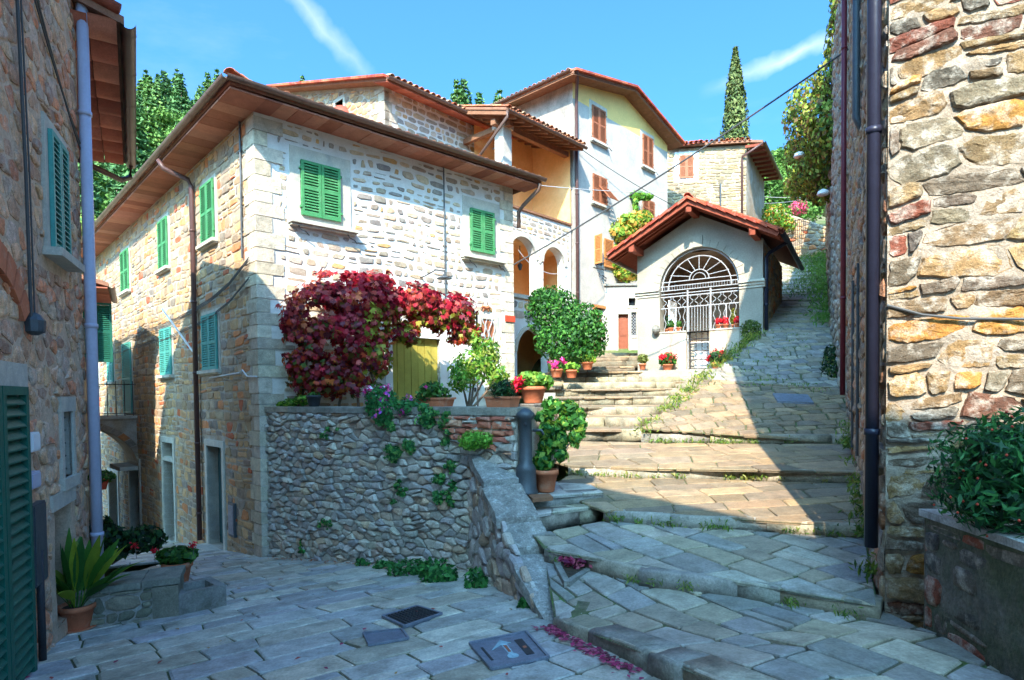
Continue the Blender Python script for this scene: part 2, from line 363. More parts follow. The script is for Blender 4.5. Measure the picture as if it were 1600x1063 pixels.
def piece(mb, O, mp, h, rng, col, inset=.12, deep=.03, bulge=.3, tiltamt=0.):
    """a stone: outline O lifted to height h with a worn rim. mp(u,v,off)->point"""
    c = cen(O); n = len(O); r = sqrt(abs(area(O))); V = []; tu, tv = rng.uniform(-1, 1) * tiltamt, rng.uniform(-1, 1) * tiltamt
    def hh(u, v, k): return h * k + ((u - c[0]) * tu + (v - c[1]) * tv)
    ins = min(inset * r, .05)
    for u, v in O: V.append(mp(u, v, -deep))
    for u, v in O: V.append(mp(u, v, hh(u, v, .55 + rng.uniform(-.1, .1))))
    for u, v in O:
        d = sqrt((u - c[0]) ** 2 + (v - c[1]) ** 2) + 1e-6; k = max(0, 1 - ins / d * rng.uniform(.7, 1.5)); a, b = c[0] + (u - c[0]) * k, c[1] + (v - c[1]) * k
        V.append(mp(a, b, hh(a, b, 1 + rng.uniform(-.12, .12))))
    V.append(mp(c[0], c[1], h * (1 + bulge)))
    F = []
    for ring in (0, 1):
        for i in range(n): F.append((ring * n + i, ring * n + (i + 1) % n, (ring + 1) * n + (i + 1) % n, (ring + 1) * n + i))
    for i in range(n): F.append((2 * n + i, 2 * n + (i + 1) % n, 3 * n))
    mb.add(V, F, col)
def rough_piece(mb, O, mp, h, rng, col, deep=.03, amp=.012, seed=0):
    """a big broken-faced stone: ragged outline, four rings, noisy face"""
    R = []
    for i in range(len(O)):
        a, b = O[i], O[(i + 1) % len(O)]; l = sqrt((a[0] - b[0]) ** 2 + (a[1] - b[1]) ** 2); k = max(1, int(l / .028))
        for j in range(k): t = j / k; R.append((a[0] + (b[0] - a[0]) * t + rng.uniform(-.006, .006), a[1] + (b[1] - a[1]) * t + rng.uniform(-.006, .006)))
    c = cen(O); n = len(R); V = []; tu, tv = rng.uniform(-.08, .08), rng.uniform(-.12, .12)
    for (k, hh, dd) in ((1, -deep, 0), (1, h * .3, 0), (.93, h * .85, .4), (.72, h, 1), (.4, h * 1.05, 1)):
        for u, v in R:
            a, b = c[0] + (u - c[0]) * k, c[1] + (v - c[1]) * k; nz = float(fbm(np.array(a * 16 + seed), np.array(b * 22), 5, 3) - .45) * 2 * amp * dd; V.append(mp(a, b, hh + nz + ((a - c[0]) * tu + (b - c[1]) * tv) * (dd > 0)))
    V.append(mp(c[0], c[1], h * 1.05)); F = []
    for r in range(4):
        for i in range(n): F.append((r * n + i, r * n + (i + 1) % n, (r + 1) * n + (i + 1) % n, (r + 1) * n + i))
    for i in range(n): F.append((4 * n + i, 4 * n + (i + 1) % n, 5 * n))
    mb.add(V, F, col)
def pxarea(O, mp):
    try: q = [proj(mp(u, v, 0)) for u, v in O]
    except Exception: return 0
    if any(x is None for x in q): return 0
    cx, cy = cen(q)
    if not (-30 < cx < 1630 and -30 < cy < 1093): return 0
    return abs(area(q))
def pal(cols, wts=None, var=.15):
    def f(rng):
        c = rng.choices(cols, wts)[0]; k = 1 + rng.uniform(-var, var); return (c[0] * k, c[1] * k * (1 + rng.uniform(-.03, .03)), c[2] * k * (1 + rng.uniform(-.05, .05)))
    return f
def lay(polys, mp, parent, m, colf, rng, name='stone', cap=300, h=(.012, .03), joint=.03, inset=.12, bulge=.3, cut=(.12, .3), jit=.05, deep=.03, minpx=45, tiltamt=0., outline=None, holes=(), smooth=True, rough=0):
    L = []
    for P in polys:
        if area(P) < 0: P = P[::-1]
        if outline is not None: P = clip_poly(P, outline)
        for hl in holes:
            if len(P) >= 3: P = cut_hole(P, hl)
        if len(P) < 3 or area(P) < 8e-4: continue
        O = soften(P, joint, rng, cut, jit)
        if O: L.append((pxarea(O, mp), O))
    L.sort(key=lambda t: -t[0]); rest = MB(); nrest = 0
    for k, (a, O) in enumerate(L):
        hh = rng.uniform(*h)
        if k < cap and a > minpx:
            mb = MB(); rough_piece(mb, O, mp, hh, rng, colf(rng), deep, rough, k * 3.7) if rough else piece(mb, O, mp, hh, rng, colf(rng), inset, deep, bulge, tiltamt); obj(name, mb, m, parent, smooth)
        else: piece(rest, O, mp, hh, rng, colf(rng), inset, deep, bulge, tiltamt); nrest += 1
    if nrest: obj(name + '_work', rest, m, parent, smooth, kind='stuff')
def vnoise(x, y, seed=0):
    def hsh(i, j): n = np.sin(i * 127.1 + j * 311.7 + seed * 74.7) * 43758.5453; return n - np.floor(n)
    i, j = np.floor(x), np.floor(y); f, g = x - i, y - j; f = f * f * (3 - 2 * f); g = g * g * (3 - 2 * g)
    return (hsh(i, j) * (1 - f) + hsh(i + 1, j) * f) * (1 - g) + (hsh(i, j + 1) * (1 - f) + hsh(i + 1, j + 1) * f) * g
def fbm(x, y, seed=0, o=4): return sum(vnoise(x * 2 ** k, y * 2 ** k, seed + k) / 2 ** (k + 1) for k in range(o))
def wall_mesh(pl, outline, holes=(), res=.6, amp=0., seed=1, fr=6., depth=.25, c=(.22, .21, .19)):
    """wall skin with openings (s0,s1,z0,z1) and their reveals"""
    mb = MB()
    def brk(lo, hi, ex):
        b = sorted(set([lo, hi] + [e for e in ex if lo < e < hi])); o = []
        for a, d in zip(b, b[1:]):
            n = max(1, int(math.ceil((d - a) / res))); o += [a + (d - a) * k / n for k in range(n)]
        return o + [hi]
    xs = [p[0] for p in outline]; zs = [p[1] for p in outline]
    SS = brk(min(xs), max(xs), [e for h in holes for e in h[:2]]); ZZ = brk(min(zs), max(zs), [e for h in holes for e in h[2:]])
    A, B = np.meshgrid(SS, ZZ, indexing='ij'); D = (fbm(A * fr, B * fr, seed) - .5) * 2 * amp if amp else A * 0
    idx = {}
    rect = all(any(abs(p[0] - e) < 1e-6 for e in (min(xs), max(xs))) and any(abs(p[1] - e) < 1e-6 for e in (min(zs), max(zs))) for p in outline)
    def vid(i, k):
        if (i, k) not in idx: idx[i, k] = len(mb.v); mb.v.append(pl.p(SS[i], ZZ[k], D[i, k]))
        return idx[i, k]
    for i in range(len(SS) - 1):
        for k in range(len(ZZ) - 1):
            a, b, cc, d = SS[i], SS[i + 1], ZZ[k], ZZ[k + 1]; ms, mz = (a + b) / 2, (cc + d) / 2
            if any(h[0] < ms < h[1] and h[2] < mz < h[3] for h in holes): continue
            if rect: mb.f.append((vid(i, k), vid(i + 1, k), vid(i + 1, k + 1), vid(i, k + 1))); mb.c.append(c); continue
            q = clip_poly([(a, cc), (b, cc), (b, d), (a, d)], outline)
            if len(q) == 4 and abs(area(q) - (b - a) * (d - cc)) < 1e-7: mb.f.append((vid(i, k), vid(i + 1, k), vid(i + 1, k + 1), vid(i, k + 1))); mb.c.append(c)
            elif len(q) >= 3 and area(q) > 1e-6: mb.add([pl.p(u, v, 0) for u, v in q], [tuple(range(len(q)))], c)
    for s0, s1, z0, z1 in holes:
        for (u0, v0), (u1, v1) in (((s0, z0), (s1, z0)), ((s1, z0), (s1, z1)), ((s1, z1), (s0, z1)), ((s0, z1), (s0, z0))):
            mb.quad(pl.p(u0, v0, 0), pl.p(u1, v1, 0), pl.p(u1, v1, -depth), pl.p(u0, v0, -depth), c)
    return mb
def rect(s0, s1, z0, z1): return [(s0, z0), (s1, z0), (s1, z1), (s0, z1)]
def arch_fill(mb, pl, s0, s1, zs, z1, depth, n=20, c=(1, 1, 1)):
    """masonry over a round arch that springs at zs between s0 and s1, up to z1, with its intrados"""
    r = (s1 - s0) / 2; cs = (s0 + s1) / 2; Q = [(cs - r * cos(pi * k / n), zs + r * sin(pi * k / n)) for k in range(n + 1)]
    for (a, b), (d, e) in zip(Q, Q[1:]):
        mb.quad(pl.p(a, b), pl.p(d, e), pl.p(d, z1), pl.p(a, z1), c); mb.quad(pl.p(a, b), pl.p(a, b, -depth), pl.p(d, e, -depth), pl.p(d, e), c)
def arch_ring(mb, pl, s0, s1, zs, wd, o0, o1, n=20, c=(1, 1, 1), a0=0, a1=pi):
    r = (s1 - s0) / 2; cs = (s0 + s1) / 2
    for k in range(n):
        t0, t1 = a0 + (a1 - a0) * k / n, a0 + (a1 - a0) * (k + 1) / n
        P = [pl.p(cs - rr * cos(t), zs + rr * sin(t), o) for o in (o0, o1) for rr in (r, r + wd) for t in (t0, t1)]
        mb.hexa(P, c)
def mapper(pl): return lambda u, v, o: pl.p(u, v, o)

# ---------------------------------------------------------------- house parts
def shutters(parent, pl, s0, s1, z0, z1, m, leaves=2, off=.03, n=None, th=.035):
    g = (s1 - s0) / leaves; fw = min(.055, g * .16)
    for k in range(leaves):
        a, b = s0 + g * k + .006, s0 + g * (k + 1) - .006; mb = MB()
        for (p, q, r, t) in ((a, a + fw, z0, z1), (b - fw, b, z0, z1), (a + fw, b - fw, z0, z0 + fw * 1.4), (a + fw, b - fw, z1 - fw, z1), (a + fw, b - fw, (z0 + z1) / 2 - fw * .5, (z0 + z1) / 2 + fw * .5)): pl.box(mb, p, q, r, t, off, off + th)
        nn = n or max(8, int((z1 - z0) / .055)); dz = (z1 - z0 - 2 * fw) / nn
        for i in range(nn):
            z = z0 + fw + dz * (i + .5); h = dz * .46; t = th * .42; om = off + th * .5
            mb.hexa([pl.p(s, zz + sg, o) for o, sg in ((om - t, dz * .28), (om + t, -dz * .28)) for zz in (z - dz * .16, z + dz * .16) for s in (a + fw, b - fw)])
        pl.box(mb, a + fw * .5, b - fw * .5, z0 + fw, z1 - fw, off - .02, off - .012, (.3, .3, .3))
        for zh in (z0 + (z1 - z0) * .15, z0 + (z1 - z0) * .85): pl.box(mb, (a - .03 if k == 0 else b - .01), (a + .01 if k == 0 else b + .03), zh - .02, zh + .02, off, off + th + .01)
        obj('shutter', mb, m, parent)
def window(house, pl, s0, s1, z0, z1, m, frame=None, fw=.1, sill=True, leaves=2, off=.03, fmat='dressed', smat='dressed', fo=.02, sh=.07, sw=.12, fwt=None, fwb=None):
    """surround (the window part) with shutters and sill below it"""
    mb = MB(); t = fwt if fwt is not None else fw; b_ = fwb if fwb is not None else 0.02
    for q in ((s0 - fw, s0, z0 - b_, z1 + t), (s1, s1 + fw, z0 - b_, z1 + t), (s0, s1, z1, z1 + t), (s0, s1, z0 - b_, z0)): pl.box(mb, *q, -.05, fo)
    wn = obj('window', mb, M[fmat], house)
    shutters(wn, pl, s0, s1, z0, z1, m, leaves, off)
    mb = MB(); pl.box(mb, s0, s1, z0, z1, -.05, -.01); obj('pane', mb, M['glass'], wn)
    if sill:
        mb = MB(); pl.box(mb, s0 - sw, s1 + sw, z0 - b_ - sh, z0 - b_, -.05, .13); pl.box(mb, s0 - sw + .02, s1 + sw - .02, z0 - b_ - sh - .03, z0 - b_ - sh, -.05, .08); obj('sill', mb, M[smat], wn)
    return wn
def half_tile(mb, p, ax, up, nrm, L, r0, r1, c, n=6, th=.014, flip=False):
    """barrel tile: p centre of its lower end, ax across, up along the slope"""
    V = []
    for (dl, r) in ((0, r0), (L, r1)):
        for rr in (r, r - th):
            for k in range(n + 1):
                a = pi * k / n; V.append(p + up * dl + ax * (cos(a) * rr) + nrm * (sin(a) * rr * .8 * (-1 if flip else 1)))
    m = n + 1; F = []
    for k in range(n): F += [(k, k + 1, 2 * m + k + 1, 2 * m + k), (m + k, 3 * m + k, 3 * m + k + 1, m + k + 1), (k, m + k, m + k + 1, k + 1)]
    F += [(0, 2 * m, 3 * m, m), (n, m + n, 3 * m + n, 2 * m + n)]
    mb.add(V, F, c)
TILEC = pal([C(190, 110, 75), C(170, 95, 65), C(205, 135, 95), C(150, 105, 80), C(185, 150, 120), C(140, 85, 62)], [4, 4, 3, 3, 2, 2], .15)
REDC = pal([C(170, 75, 52), C(150, 62, 45), C(185, 92, 62)], None, .12)
def tile_roof(parent, E0, E1, up, rows, rng, m=None, pitch=.21, L=.42, colf=TILEC, single=1, r=.085, cap=120):
    """courses of barrel tiles from the eave line E0-E1 (left to right seen from outside) up the slope"""
    E0, E1 = np.array(E0, float), np.array(E1, float); ax = E1 - E0; W = np.linalg.norm(ax); ax /= W; U = np.array(up, float); UL = np.linalg.norm(U); U /= UL
    nrm = np.cross(ax, U); nrm = nrm if nrm[2] > 0 else -nrm; n = max(1, int(W / pitch)); rest = MB(); cnt = 0
    rows = min(rows, int(UL / (L * .82)) + 1)
    for j in range(rows):
        for i in range(n):
            p = E0 + ax * ((i + .5) * W / n + rng.uniform(-.008, .008)) + U * (j * L * .82 - .05 + rng.uniform(-.015, .015)) + nrm * (.035 + rng.uniform(0, .012)); c = colf(rng)
            big = j < single and cnt < cap
            mb = MB() if big else rest
            half_tile(mb, p, ax, U, nrm, L, r, r * .8, c)
            if i < n - 1 or True:
                p2 = p + ax * (W / n / 2); half_tile(mb, p2 - nrm * .02, ax, U, nrm, L, r * .82, r, colf(rng), 4, .012, True)
            if big: obj('tile', mb, m or M['tile'], parent, True); cnt += 1
    if rest.v: obj('tile_work', rest, m or M['tile'], parent, True, kind='stuff')
def gutter(parent, P, r=.075, m=None, name='gutter'):
    mb = MB(); mb.tube(P, r, 8, cap=False, arc=(pi, 2 * pi)); mb.tube(P, r * .9, 8, cap=False, arc=(pi, 2 * pi))
    d = np.array(P[-1], float) - np.array(P[0], float); L = np.linalg.norm(d); k = int(L / 1.1)
    for i in range(k + 1):
        p = np.array(P[0], float) + d * (i + .2) / (k + 1); q = p + d / L * .03; mb.tube([p, q], r * 1.12, 8, cap=False, arc=(pi, 2 * pi))
    return obj(name, mb, m or M['gutter'], parent, True)
def pipe(parent, P, r=.05, m=None, name='drainpipe', clamp=1.6, **k):
    mb = MB(); mb.tube(P, r, 10)
    for a, b in zip(P, P[1:]):
        a = np.array(a, float); b = np.array(b, float); L = np.linalg.norm(b - a); n = int(L / clamp)
        for i in range(n): p = a + (b - a) * (i + .6) / n; mb.tube([p, p + (b - a) / L * .05], r * 1.18, 10)
    return obj(name, mb, m or M['gutter'], parent, True, **k)
def planks(parent, A, B, Cc, D, n, m, colf, rng, name='plank', th=.03, gap=.012, cap=300):
    """boards laid side by side over the quad A-B-C-D, splitting A->B and D->C into n"""
    A, B, Cc, D = [np.array(x, float) for x in (A, B, Cc, D)]
    for i in range(n):
        t0, t1 = (i + gap) / n, (i + 1 - gap) / n; dz = rng.uniform(-.004, .004)
        q = [A + (B - A) * t0, A + (B - A) * t1, D + (Cc - D) * t1, D + (Cc - D) * t0]
        mb = MB(); mb.slab([x + np.array([0, 0, dz]) for x in q], th, colf(rng)); obj(name, mb, m, parent)
def eave_side(house, pl, s0, s1, z, ow, plank=.3, soff='soffit', colf=None, rng=None, gut=True, rafters=None, gm=None, mit0=0, mit1=0, gr=.075, thick=.12):
    """overhanging eave along a wall: roof slab edge, soffit boards, gutter"""
    mb = MB(); mb.slab([pl.p(s0 - mit0 * ow, z + thick, ow), pl.p(s1 + mit1 * ow, z + thick, ow), pl.p(s1, z + thick + ow * .3, 0), pl.p(s0, z + thick + ow * .3, 0)], thick * .7); obj('eave', mb, M['roofbed'], house)
    n = max(1, int((s1 - s0) / plank)); colf = colf or pal([C(158, 100, 80), C(142, 88, 70), C(172, 118, 98)], None, .12)
    planks(house, pl.p(s0 - mit0 * ow, z, ow), pl.p(s1 + mit1 * ow, z, ow), pl.p(s1, z, 0), pl.p(s0, z, 0), n, M[soff], colf, rng)
    if gut: gutter(house, [pl.p(s0 - mit0 * ow, z + .06, ow + gr), pl.p(s1 + mit1 * ow, z + .06, ow + gr)], gr, gm)
    if rafters:
        k = int((s1 - s0) / rafters)
        for i in range(k + 1):
            s = s0 + (s1 - s0) * i / k; mb = MB(); mb.bar(pl.p(s, z - .06, 0), pl.p(s, z - .06, ow * .92), .09, .1); obj('rafter', mb, M['wood_brown'], house)

# ---------------------------------------------------------------- leaves
def leaf_arrays(P, Nn, size, asp, fold, rs, droop=0.):
    n = len(P); R = rs.normal(size=(n, 3)); Nn = Nn + rs.normal(size=(n, 3)) * .55; Nn /= np.linalg.norm(Nn, axis=1)[:, None] + 1e-9
    T = R - (R * Nn).sum(1)[:, None] * Nn; T[:, 2] -= droop; T /= np.linalg.norm(T, axis=1)[:, None] + 1e-9; B = np.cross(Nn, T)
    Ls = size * rs.uniform(.6, 1.35, n)[:, None]; V = np.stack([P - T * Ls * .5, P + B * Ls * asp * .5 + Nn * fold * Ls + T * Ls * .05, P + T * Ls * .5, P - B * Ls * asp * .5 + Nn * fold * Ls + T * Ls * .05], 1)
    return V.reshape(-1, 3), np.arange(4 * n).reshape(n, 4)
def pcols(cols, n, rs, var=.25, wts=None):
    c = np.array(cols); i = rs.choice(len(c), n, p=(np.array(wts) / sum(wts) if wts else None)); return c[i] * (1 + rs.uniform(-var, var, (n, 1))) 
def lumps(lst, n, rs, shell=.55):
    """points in a union of ellipsoids (cx,cy,cz,rx,ry,rz), thick towards the skin; returns points and outward directions"""
    L = np.array(lst, float); v = L[:, 3] * L[:, 4] + L[:, 4] * L[:, 5] + L[:, 3] * L[:, 5]; i = rs.choice(len(L), n, p=v / v.sum())
    d = rs.normal(size=(n, 3)); d /= np.linalg.norm(d, axis=1)[:, None]; r = shell + (1.05 - shell) * rs.uniform(0, 1, (n, 1)) ** .7
    return L[i, :3] + d * r * L[i, 3:], d / L[i, 3:] * L[i, 3:].mean(1)[:, None]
def foliage(name, P, Nn, size, cols, rs, parent=None, asp=.55, fold=.12, droop=.3, m='leaf', wts=None, base=None, **k):
    V, F = leaf_arrays(P, Nn, size, asp, fold, rs, droop)
    base = base if base is not None else (P[:, 0].mean(), P[:, 1].mean(), P[:, 2].min())
    me = np_mesh(name, V, F, pcols(cols, len(F), rs, .25, wts), M[m], base); return link(name, me, base, parent, **k)
GREENS = [C(52, 98, 40), C(70, 120, 45), C(38, 80, 34), C(95, 140, 55)]
BRIGHT = [C(110, 160, 50), C(85, 140, 45), C(150, 180, 70), C(70, 120, 40)]
DARKG = [C(28, 62, 34), C(40, 80, 38), C(22, 50, 30), C(58, 98, 44)]
# ================================================================ GROUND
rng = random.Random(11); rs = np.random.RandomState(5)
def sstep(a, b, x): t = np.clip((x - a) / (b - a), 0, 1); return t * t * (3 - 2 * t)
def terrain_z(X, Y):
    left = plaza_z(X, np.clip(Y, -4, 26)) - .35
    right = np.interp(Y, [-5, 0, 8, 10.6, 13, 17, 20, 30, 36, 60], [-2.3, -2.4, -2.3, -1.7, -1.4, -.3, .2, 5.2, 8, 18])
    z = left + (right - left) * sstep(-2, 1.2, X)
    k = .62 + (.30 - .62) * sstep(.02, .22, X / np.maximum(Y, 1))
    hill = k * (Y - 32) - 2 * (k > .5) + 4 * (fbm(X / 22 + 7, Y / 22, 3) - .5)
    hill = np.minimum(hill, 40 + 8 * fbm(X / 40, Y / 40, 8))
    return np.where(Y > 26, np.maximum(z, z + (hill - z) * sstep(27, 44, Y)), z)
gx = np.concatenate([np.linspace(-320, -40, 26), np.linspace(-38, 38, 77), np.linspace(40, 320, 26)]); gy = np.concatenate([np.linspace(-320, -12, 24), np.linspace(-10, 60, 71), np.linspace(63, 400, 60)])
GX, GY = np.meshgrid(gx, gy, indexing='ij'); GZ = terrain_z(GX, GY); V = np.stack([GX, GY, GZ], -1).reshape(-1, 3)
ny = len(gy); I, K = np.meshgrid(range(len(gx) - 1), range(ny - 1), indexing='ij'); a = (I * ny + K).ravel()
link('hillside', np_mesh('hillside', V, np.stack([a, a + ny, a + ny + 1, a + 1], 1), np.ones((len(a), 3)), M['earth'], smooth=True), (0, 0, 0), kind='structure')

PAVC = pal([C(182, 176, 166), C(172, 168, 162), C(188, 180, 164), C(176, 166, 148), C(166, 164, 160)], None, .17)  # copy for shaded paving, lightened to stand in for fill light
PAVW = pal([C(150, 128, 102), C(138, 118, 94), C(156, 132, 102), C(134, 118, 98), C(124, 110, 92)], None, .18)  # copy for sunlit paving, tan tone and albedo set by the sun on it
PAVT = pal([C(158, 152, 142), C(144, 140, 134), C(166, 156, 140), C(150, 140, 122), C(136, 134, 130)], None, .18)  # darker, greyer copy for the shaded ramp tiers and steep path
KERBC = pal([C(150, 144, 134), C(160, 150, 134), C(140, 136, 130)], None, .1)
def fitplane(P): P = np.array(P, float); A = np.c_[np.ones(len(P)), P[:, :2]]; return np.linalg.lstsq(A, P[:, 2], rcond=None)[0]
def orient(O):
    P = sorted(set(O)); h = []
    for seq in (P, P[::-1]):
        k = len(h)
        for p in seq:
            while len(h) - k >= 2 and (h[-1][0] - h[-2][0]) * (p[1] - h[-2][1]) - (h[-1][1] - h[-2][1]) * (p[0] - h[-2][0]) <= 0: h.pop()
            h.append(p)
        h.pop()
    return h
def pavement(name, poly, zf, e1, wd, hh, colf, cap=300, thick=.022, joint=.028, vor=False, seed=1, wav=.02, tilt=.3, split=.06, jit=.012, minpx=60, cut=(.02, .09), holes3=()):
    """a paved surface: bed of joint earth with slabs laid on it; poly in plan (convex), zf(x,y) height of the slab tops"""
    r = random.Random(seed); poly = orient([(float(p[0]), float(p[1])) for p in poly]); e1 = np.array(e1, float) / np.linalg.norm(e1); e2 = np.array([-e1[1], e1[0]])
    Q = [(float(np.dot(e1, p)), float(np.dot(e2, p))) for p in poly]; us = [q[0] for q in Q]; vs = [q[1] for q in Q]
    def xy(u, v): q = e1 * u + e2 * v; return q[0], q[1]
    mb = MB(); step = .6
    cells = []
    for i in range(int((max(us) - min(us)) / step) + 1):
        for k in range(int((max(vs) - min(vs)) / step) + 1):
            a, b = min(us) + i * step, min(vs) + k * step; q = clip_poly([(a, b), (a + step, b), (a + step, b + step), (a, b + step)], Q)
            if len(q) >= 3: mb.add([(*xy(u, v), zf(*xy(u, v)) - thick) for u, v in q], [tuple(range(len(q)))])
    st = obj(name, mb, M['joint'], kind='structure')
    P = voro(min(us), max(us), min(vs), max(vs), wd[0], hh[0], r, .36) if vor else courses(min(us), max(us), min(vs), max(vs), hh, wd, r, wav, 2.5, tilt, split)
    if holes3: P = [p for p in P if not any((cen(p)[0] - float(np.dot(e1, h[:2]))) ** 2 + (cen(p)[1] - float(np.dot(e2, h[:2]))) ** 2 < h[2] ** 2 for h in holes3)]
    def mp(u, v, o): x, y = xy(u, v); return (x, y, zf(x, y) - thick + o)
    lay(P, mp, st, M['pave'], colf, r, 'slab', cap, (thick * .9, thick * 1.1), joint * .85, .035, .0, cut, jit, .02, minpx, .01, Q, (), False)
    return st
def kerb(parent, P, wd=.28, h=.15, ln=(.6, 1.3), colf=KERBC, seed=3, m='kerb'):
    """worn kerb stones along the front edge P (polyline of 3-D points); the tread lies to the left-hand normal (away from the viewer)"""
    r = random.Random(seed); P = [np.array(p, float) for p in P]
    for A, B in zip(P, P[1:]):
        L = np.linalg.norm(B - A); d = (B - A) / L; bk = np.array([-d[1], d[0], 0]); bk = bk if bk[1] > 0 or abs(bk[1]) < .2 and bk[0] > 0 else -bk; s = 0
        while s < L - .05:
            l = min(r.uniform(*ln), L - s)
            if L - s - l < .25: l = L - s
            last = s + l > L - .06; a0, a1 = A + d * (s + (.008 if s > 0 else -.012)), A + d * (s + l + (.012 if last else -.008)); mb = MB(); V = []; n = max(2, int(l / .25)); dz = r.uniform(-.008, .008); f0 = r.uniform(-.025, .03)
            prof = [(0, -h - .05), (.0, -h * .55), (.004, -.02), (.014, -.004), (.05, 0.003), (wd, .003), (wd, -h)]
            for k in range(n + 1):
                q = a0 + (a1 - a0) * k / n; w_ = r.uniform(-.02, .02)
                for j, (u, v) in enumerate(prof): V.append(q + bk * (u + f0 + (w_ if j < 5 else 0)) + np.array([0, 0, v + dz + r.uniform(-.004, .004)]))
            m_ = len(prof); F = [(k * m_ + j, (k + 1) * m_ + j, (k + 1) * m_ + (j + 1) % m_, k * m_ + (j + 1) % m_) for k in range(n) for j in range(m_)] + [tuple(range(m_)), tuple(n * m_ + j for j in range(m_))[::-1]]
            mb.add(V, F, colf(r)); obj('kerb_stone', mb, M[m], parent, True); s += l
P1c = plaza_z
# --- plaza and alley
cov = [(hp(742, 1020)[:2], .0), ]
gratep, lidp, manp = hp(641, 963), hp(600, 998), hp(797, 1020)
hol = [(gratep[0], gratep[1], .0)]
plaza = pavement('plaza', [(-3.2, 2.2), (2.3, 2.2), (.9, 4.6), (-.4, 8.6), (-5.2, 13.2), (-6.8, 13.6), (-6.6, 7.0)], plaza_z, (.80, .60), (.45, .95), (.28, .46), PAVC, 300, seed=4, joint=.022, wav=.03, tilt=.12)
pavement('alley', [(-6.8, 13.6), (-5.2, 12.6), (-16, 24.8), (-21, 30), (-24, 30), (-14, 17), (-8.5, 11.5)], lambda x, y: plaza_z(x, y) + .004, (.70, .71), (.4, .9), (.3, .45), PAVC, 40, seed=5)
pavement('plaza', [(-9, -12), (9, -12), (9, 2.2), (-9, 2.2)], plaza_z, (.80, .60), (.7, 1.2), (.5, .7), PAVC, 0, seed=6)
# --- ramp tiers
A1 = hp(866, 978) + [0, 0, .07]; B1 = hp(1062, 1076) + [0, 0, .16]; E1 = B1 + (B1 - A1) * 1.6; E1[2] = plaza_z(E1[0], E1[1]) + .16
R2 = [hz(852, 858, -1.655), hz(908, 866, -1.66), hz(1000, 890, -1.66), hz(1150, 906, -1.655), hz(1215, 918, -1.655), hz(1372, 945, -1.66)]
R3 = [hz(943, 797, -1.42), hz(1050, 806, -1.42), hz(1200, 812, -1.42), hz(1354, 822, -1.42)]
R4 = [np.array([.86, 9.35, -1.07]), hz(1000, 731, -1.07), hz(1180, 733, -1.07), hz(1350, 738, -1.07)]
R5 = [hz(1003, 679, -.70), hz(1180, 679, -.70), hz(1338, 680, -.70)]
dn = np.array([0, 0, 1.])
def nearest(P, x, y):
    best = (1e9, 0)
    for a, b in zip(P, P[1:]):
        d = b[:2] - a[:2]; t = float(np.clip(((x - a[0]) * d[0] + (y - a[1]) * d[1]) / (d @ d), 0, 1)); q = a + (b - a) * t; l = sqrt((q[0] - x) ** 2 + (q[1] - y) ** 2)
        if l < best[0]: best = (l, q[2])
    return best
def ruled(Fp, Bp_):
    """a surface stretched between the front and the back edge of a tread"""
    Fp = [np.array(p, float) for p in Fp]; Bp_ = [np.array(p, float) for p in Bp_]
    def f(x, y):
        (d0, z0), (d1, z1_) = nearest(Fp, x, y), nearest(Bp_, x, y); return (z0 * d1 + z1_ * d0) / (d0 + d1 + 1e-6)
    return f
def zpl(P): a, b, c = fitplane(P); return lambda x, y: a + b * x + c * y
right_foot = [hz(1448, 1000, -1.72), hz(1580, 1070, -1.72)]
z1 = ruled([A1, B1, E1], [R2[0] - dn * .15, R2[2] - dn * .14, R2[-1] - dn * .13, right_foot[0], right_foot[1], np.array([2.7, .8, -1.72])])
t1 = pavement('ramp', [A1, E1, (2.6, .8), right_foot[1] + [.1, 0, 0], (3.05, 4.98), R2[0], (.45, 6.55)], z1, (-.43, .90), (.35, .62), (.30, .42), PAVT, 300, seed=7, joint=.03, wav=.03, tilt=.22)
kerb(t1, [A1, B1, E1], .26, .14, (.5, 1.0), seed=8)
z2 = ruled(R2, [hz(832, 836, -1.56)] + [p - dn * .13 for p in R3])
t2 = pavement('ramp', [R2[0], R2[-1], R3[-1], R3[0], hz(830, 832, -1.55)], z2, (-.43, .90), (.35, .65), (.28, .42), PAVT, 300, seed=9, joint=.03, wav=.03, tilt=.25)
kerb(t2, R2, .26, .14, (.5, 1.1), seed=10)
z3 = ruled(R3, [p - dn * .15 for p in R4])
t3 = pavement('ramp', [R3[0], R3[-1], R4[-1], R4[1], R4[0], (.45, 8.6)], z3, (1, .05), (.4, .8), (.26, .4), PAVW, 300, seed=12, joint=.02, wav=.03)
kerb(t3, R3, .26, .13, (.5, 1.3), seed=13)
z4 = ruled(R4, [np.array([.95, 10.9, -.80]), np.array([2.2, 10.75, -.82])] + [p - dn * .14 for p in R5])
LB = [(.80, 10.2), (.95, 11.2), (1.1, 13), (1.3, 15), (1.5, 17)]
def xl(y): return float(np.interp(y, [10, 11.2, 13, 15, 17, 20], [.4, .55, .7, .85, 1.0, 1.0]))
RB = [R5[0], np.array([4.12, 13.2, .32]), np.array([6.62, 16.2, 1.58])]
def xr(y): return float(np.interp(y, [10.4, R5[0][1], 13.2, 16.2, 18], [R5[0][0], R5[0][0], 4.12, 6.62, 7.2]))
t4 = pavement('ramp', [R4[0], R4[1], R4[-1], R5[-1], R5[0], (xl(10.6), 10.9), (.62, 9.6)], z4, (1, .03), (.4, .9), (.28, .42), PAVW, 300, seed=14, joint=.02, wav=.03)
kerb(t4, R4, .26, .16, (.5, 1.3), seed=15)
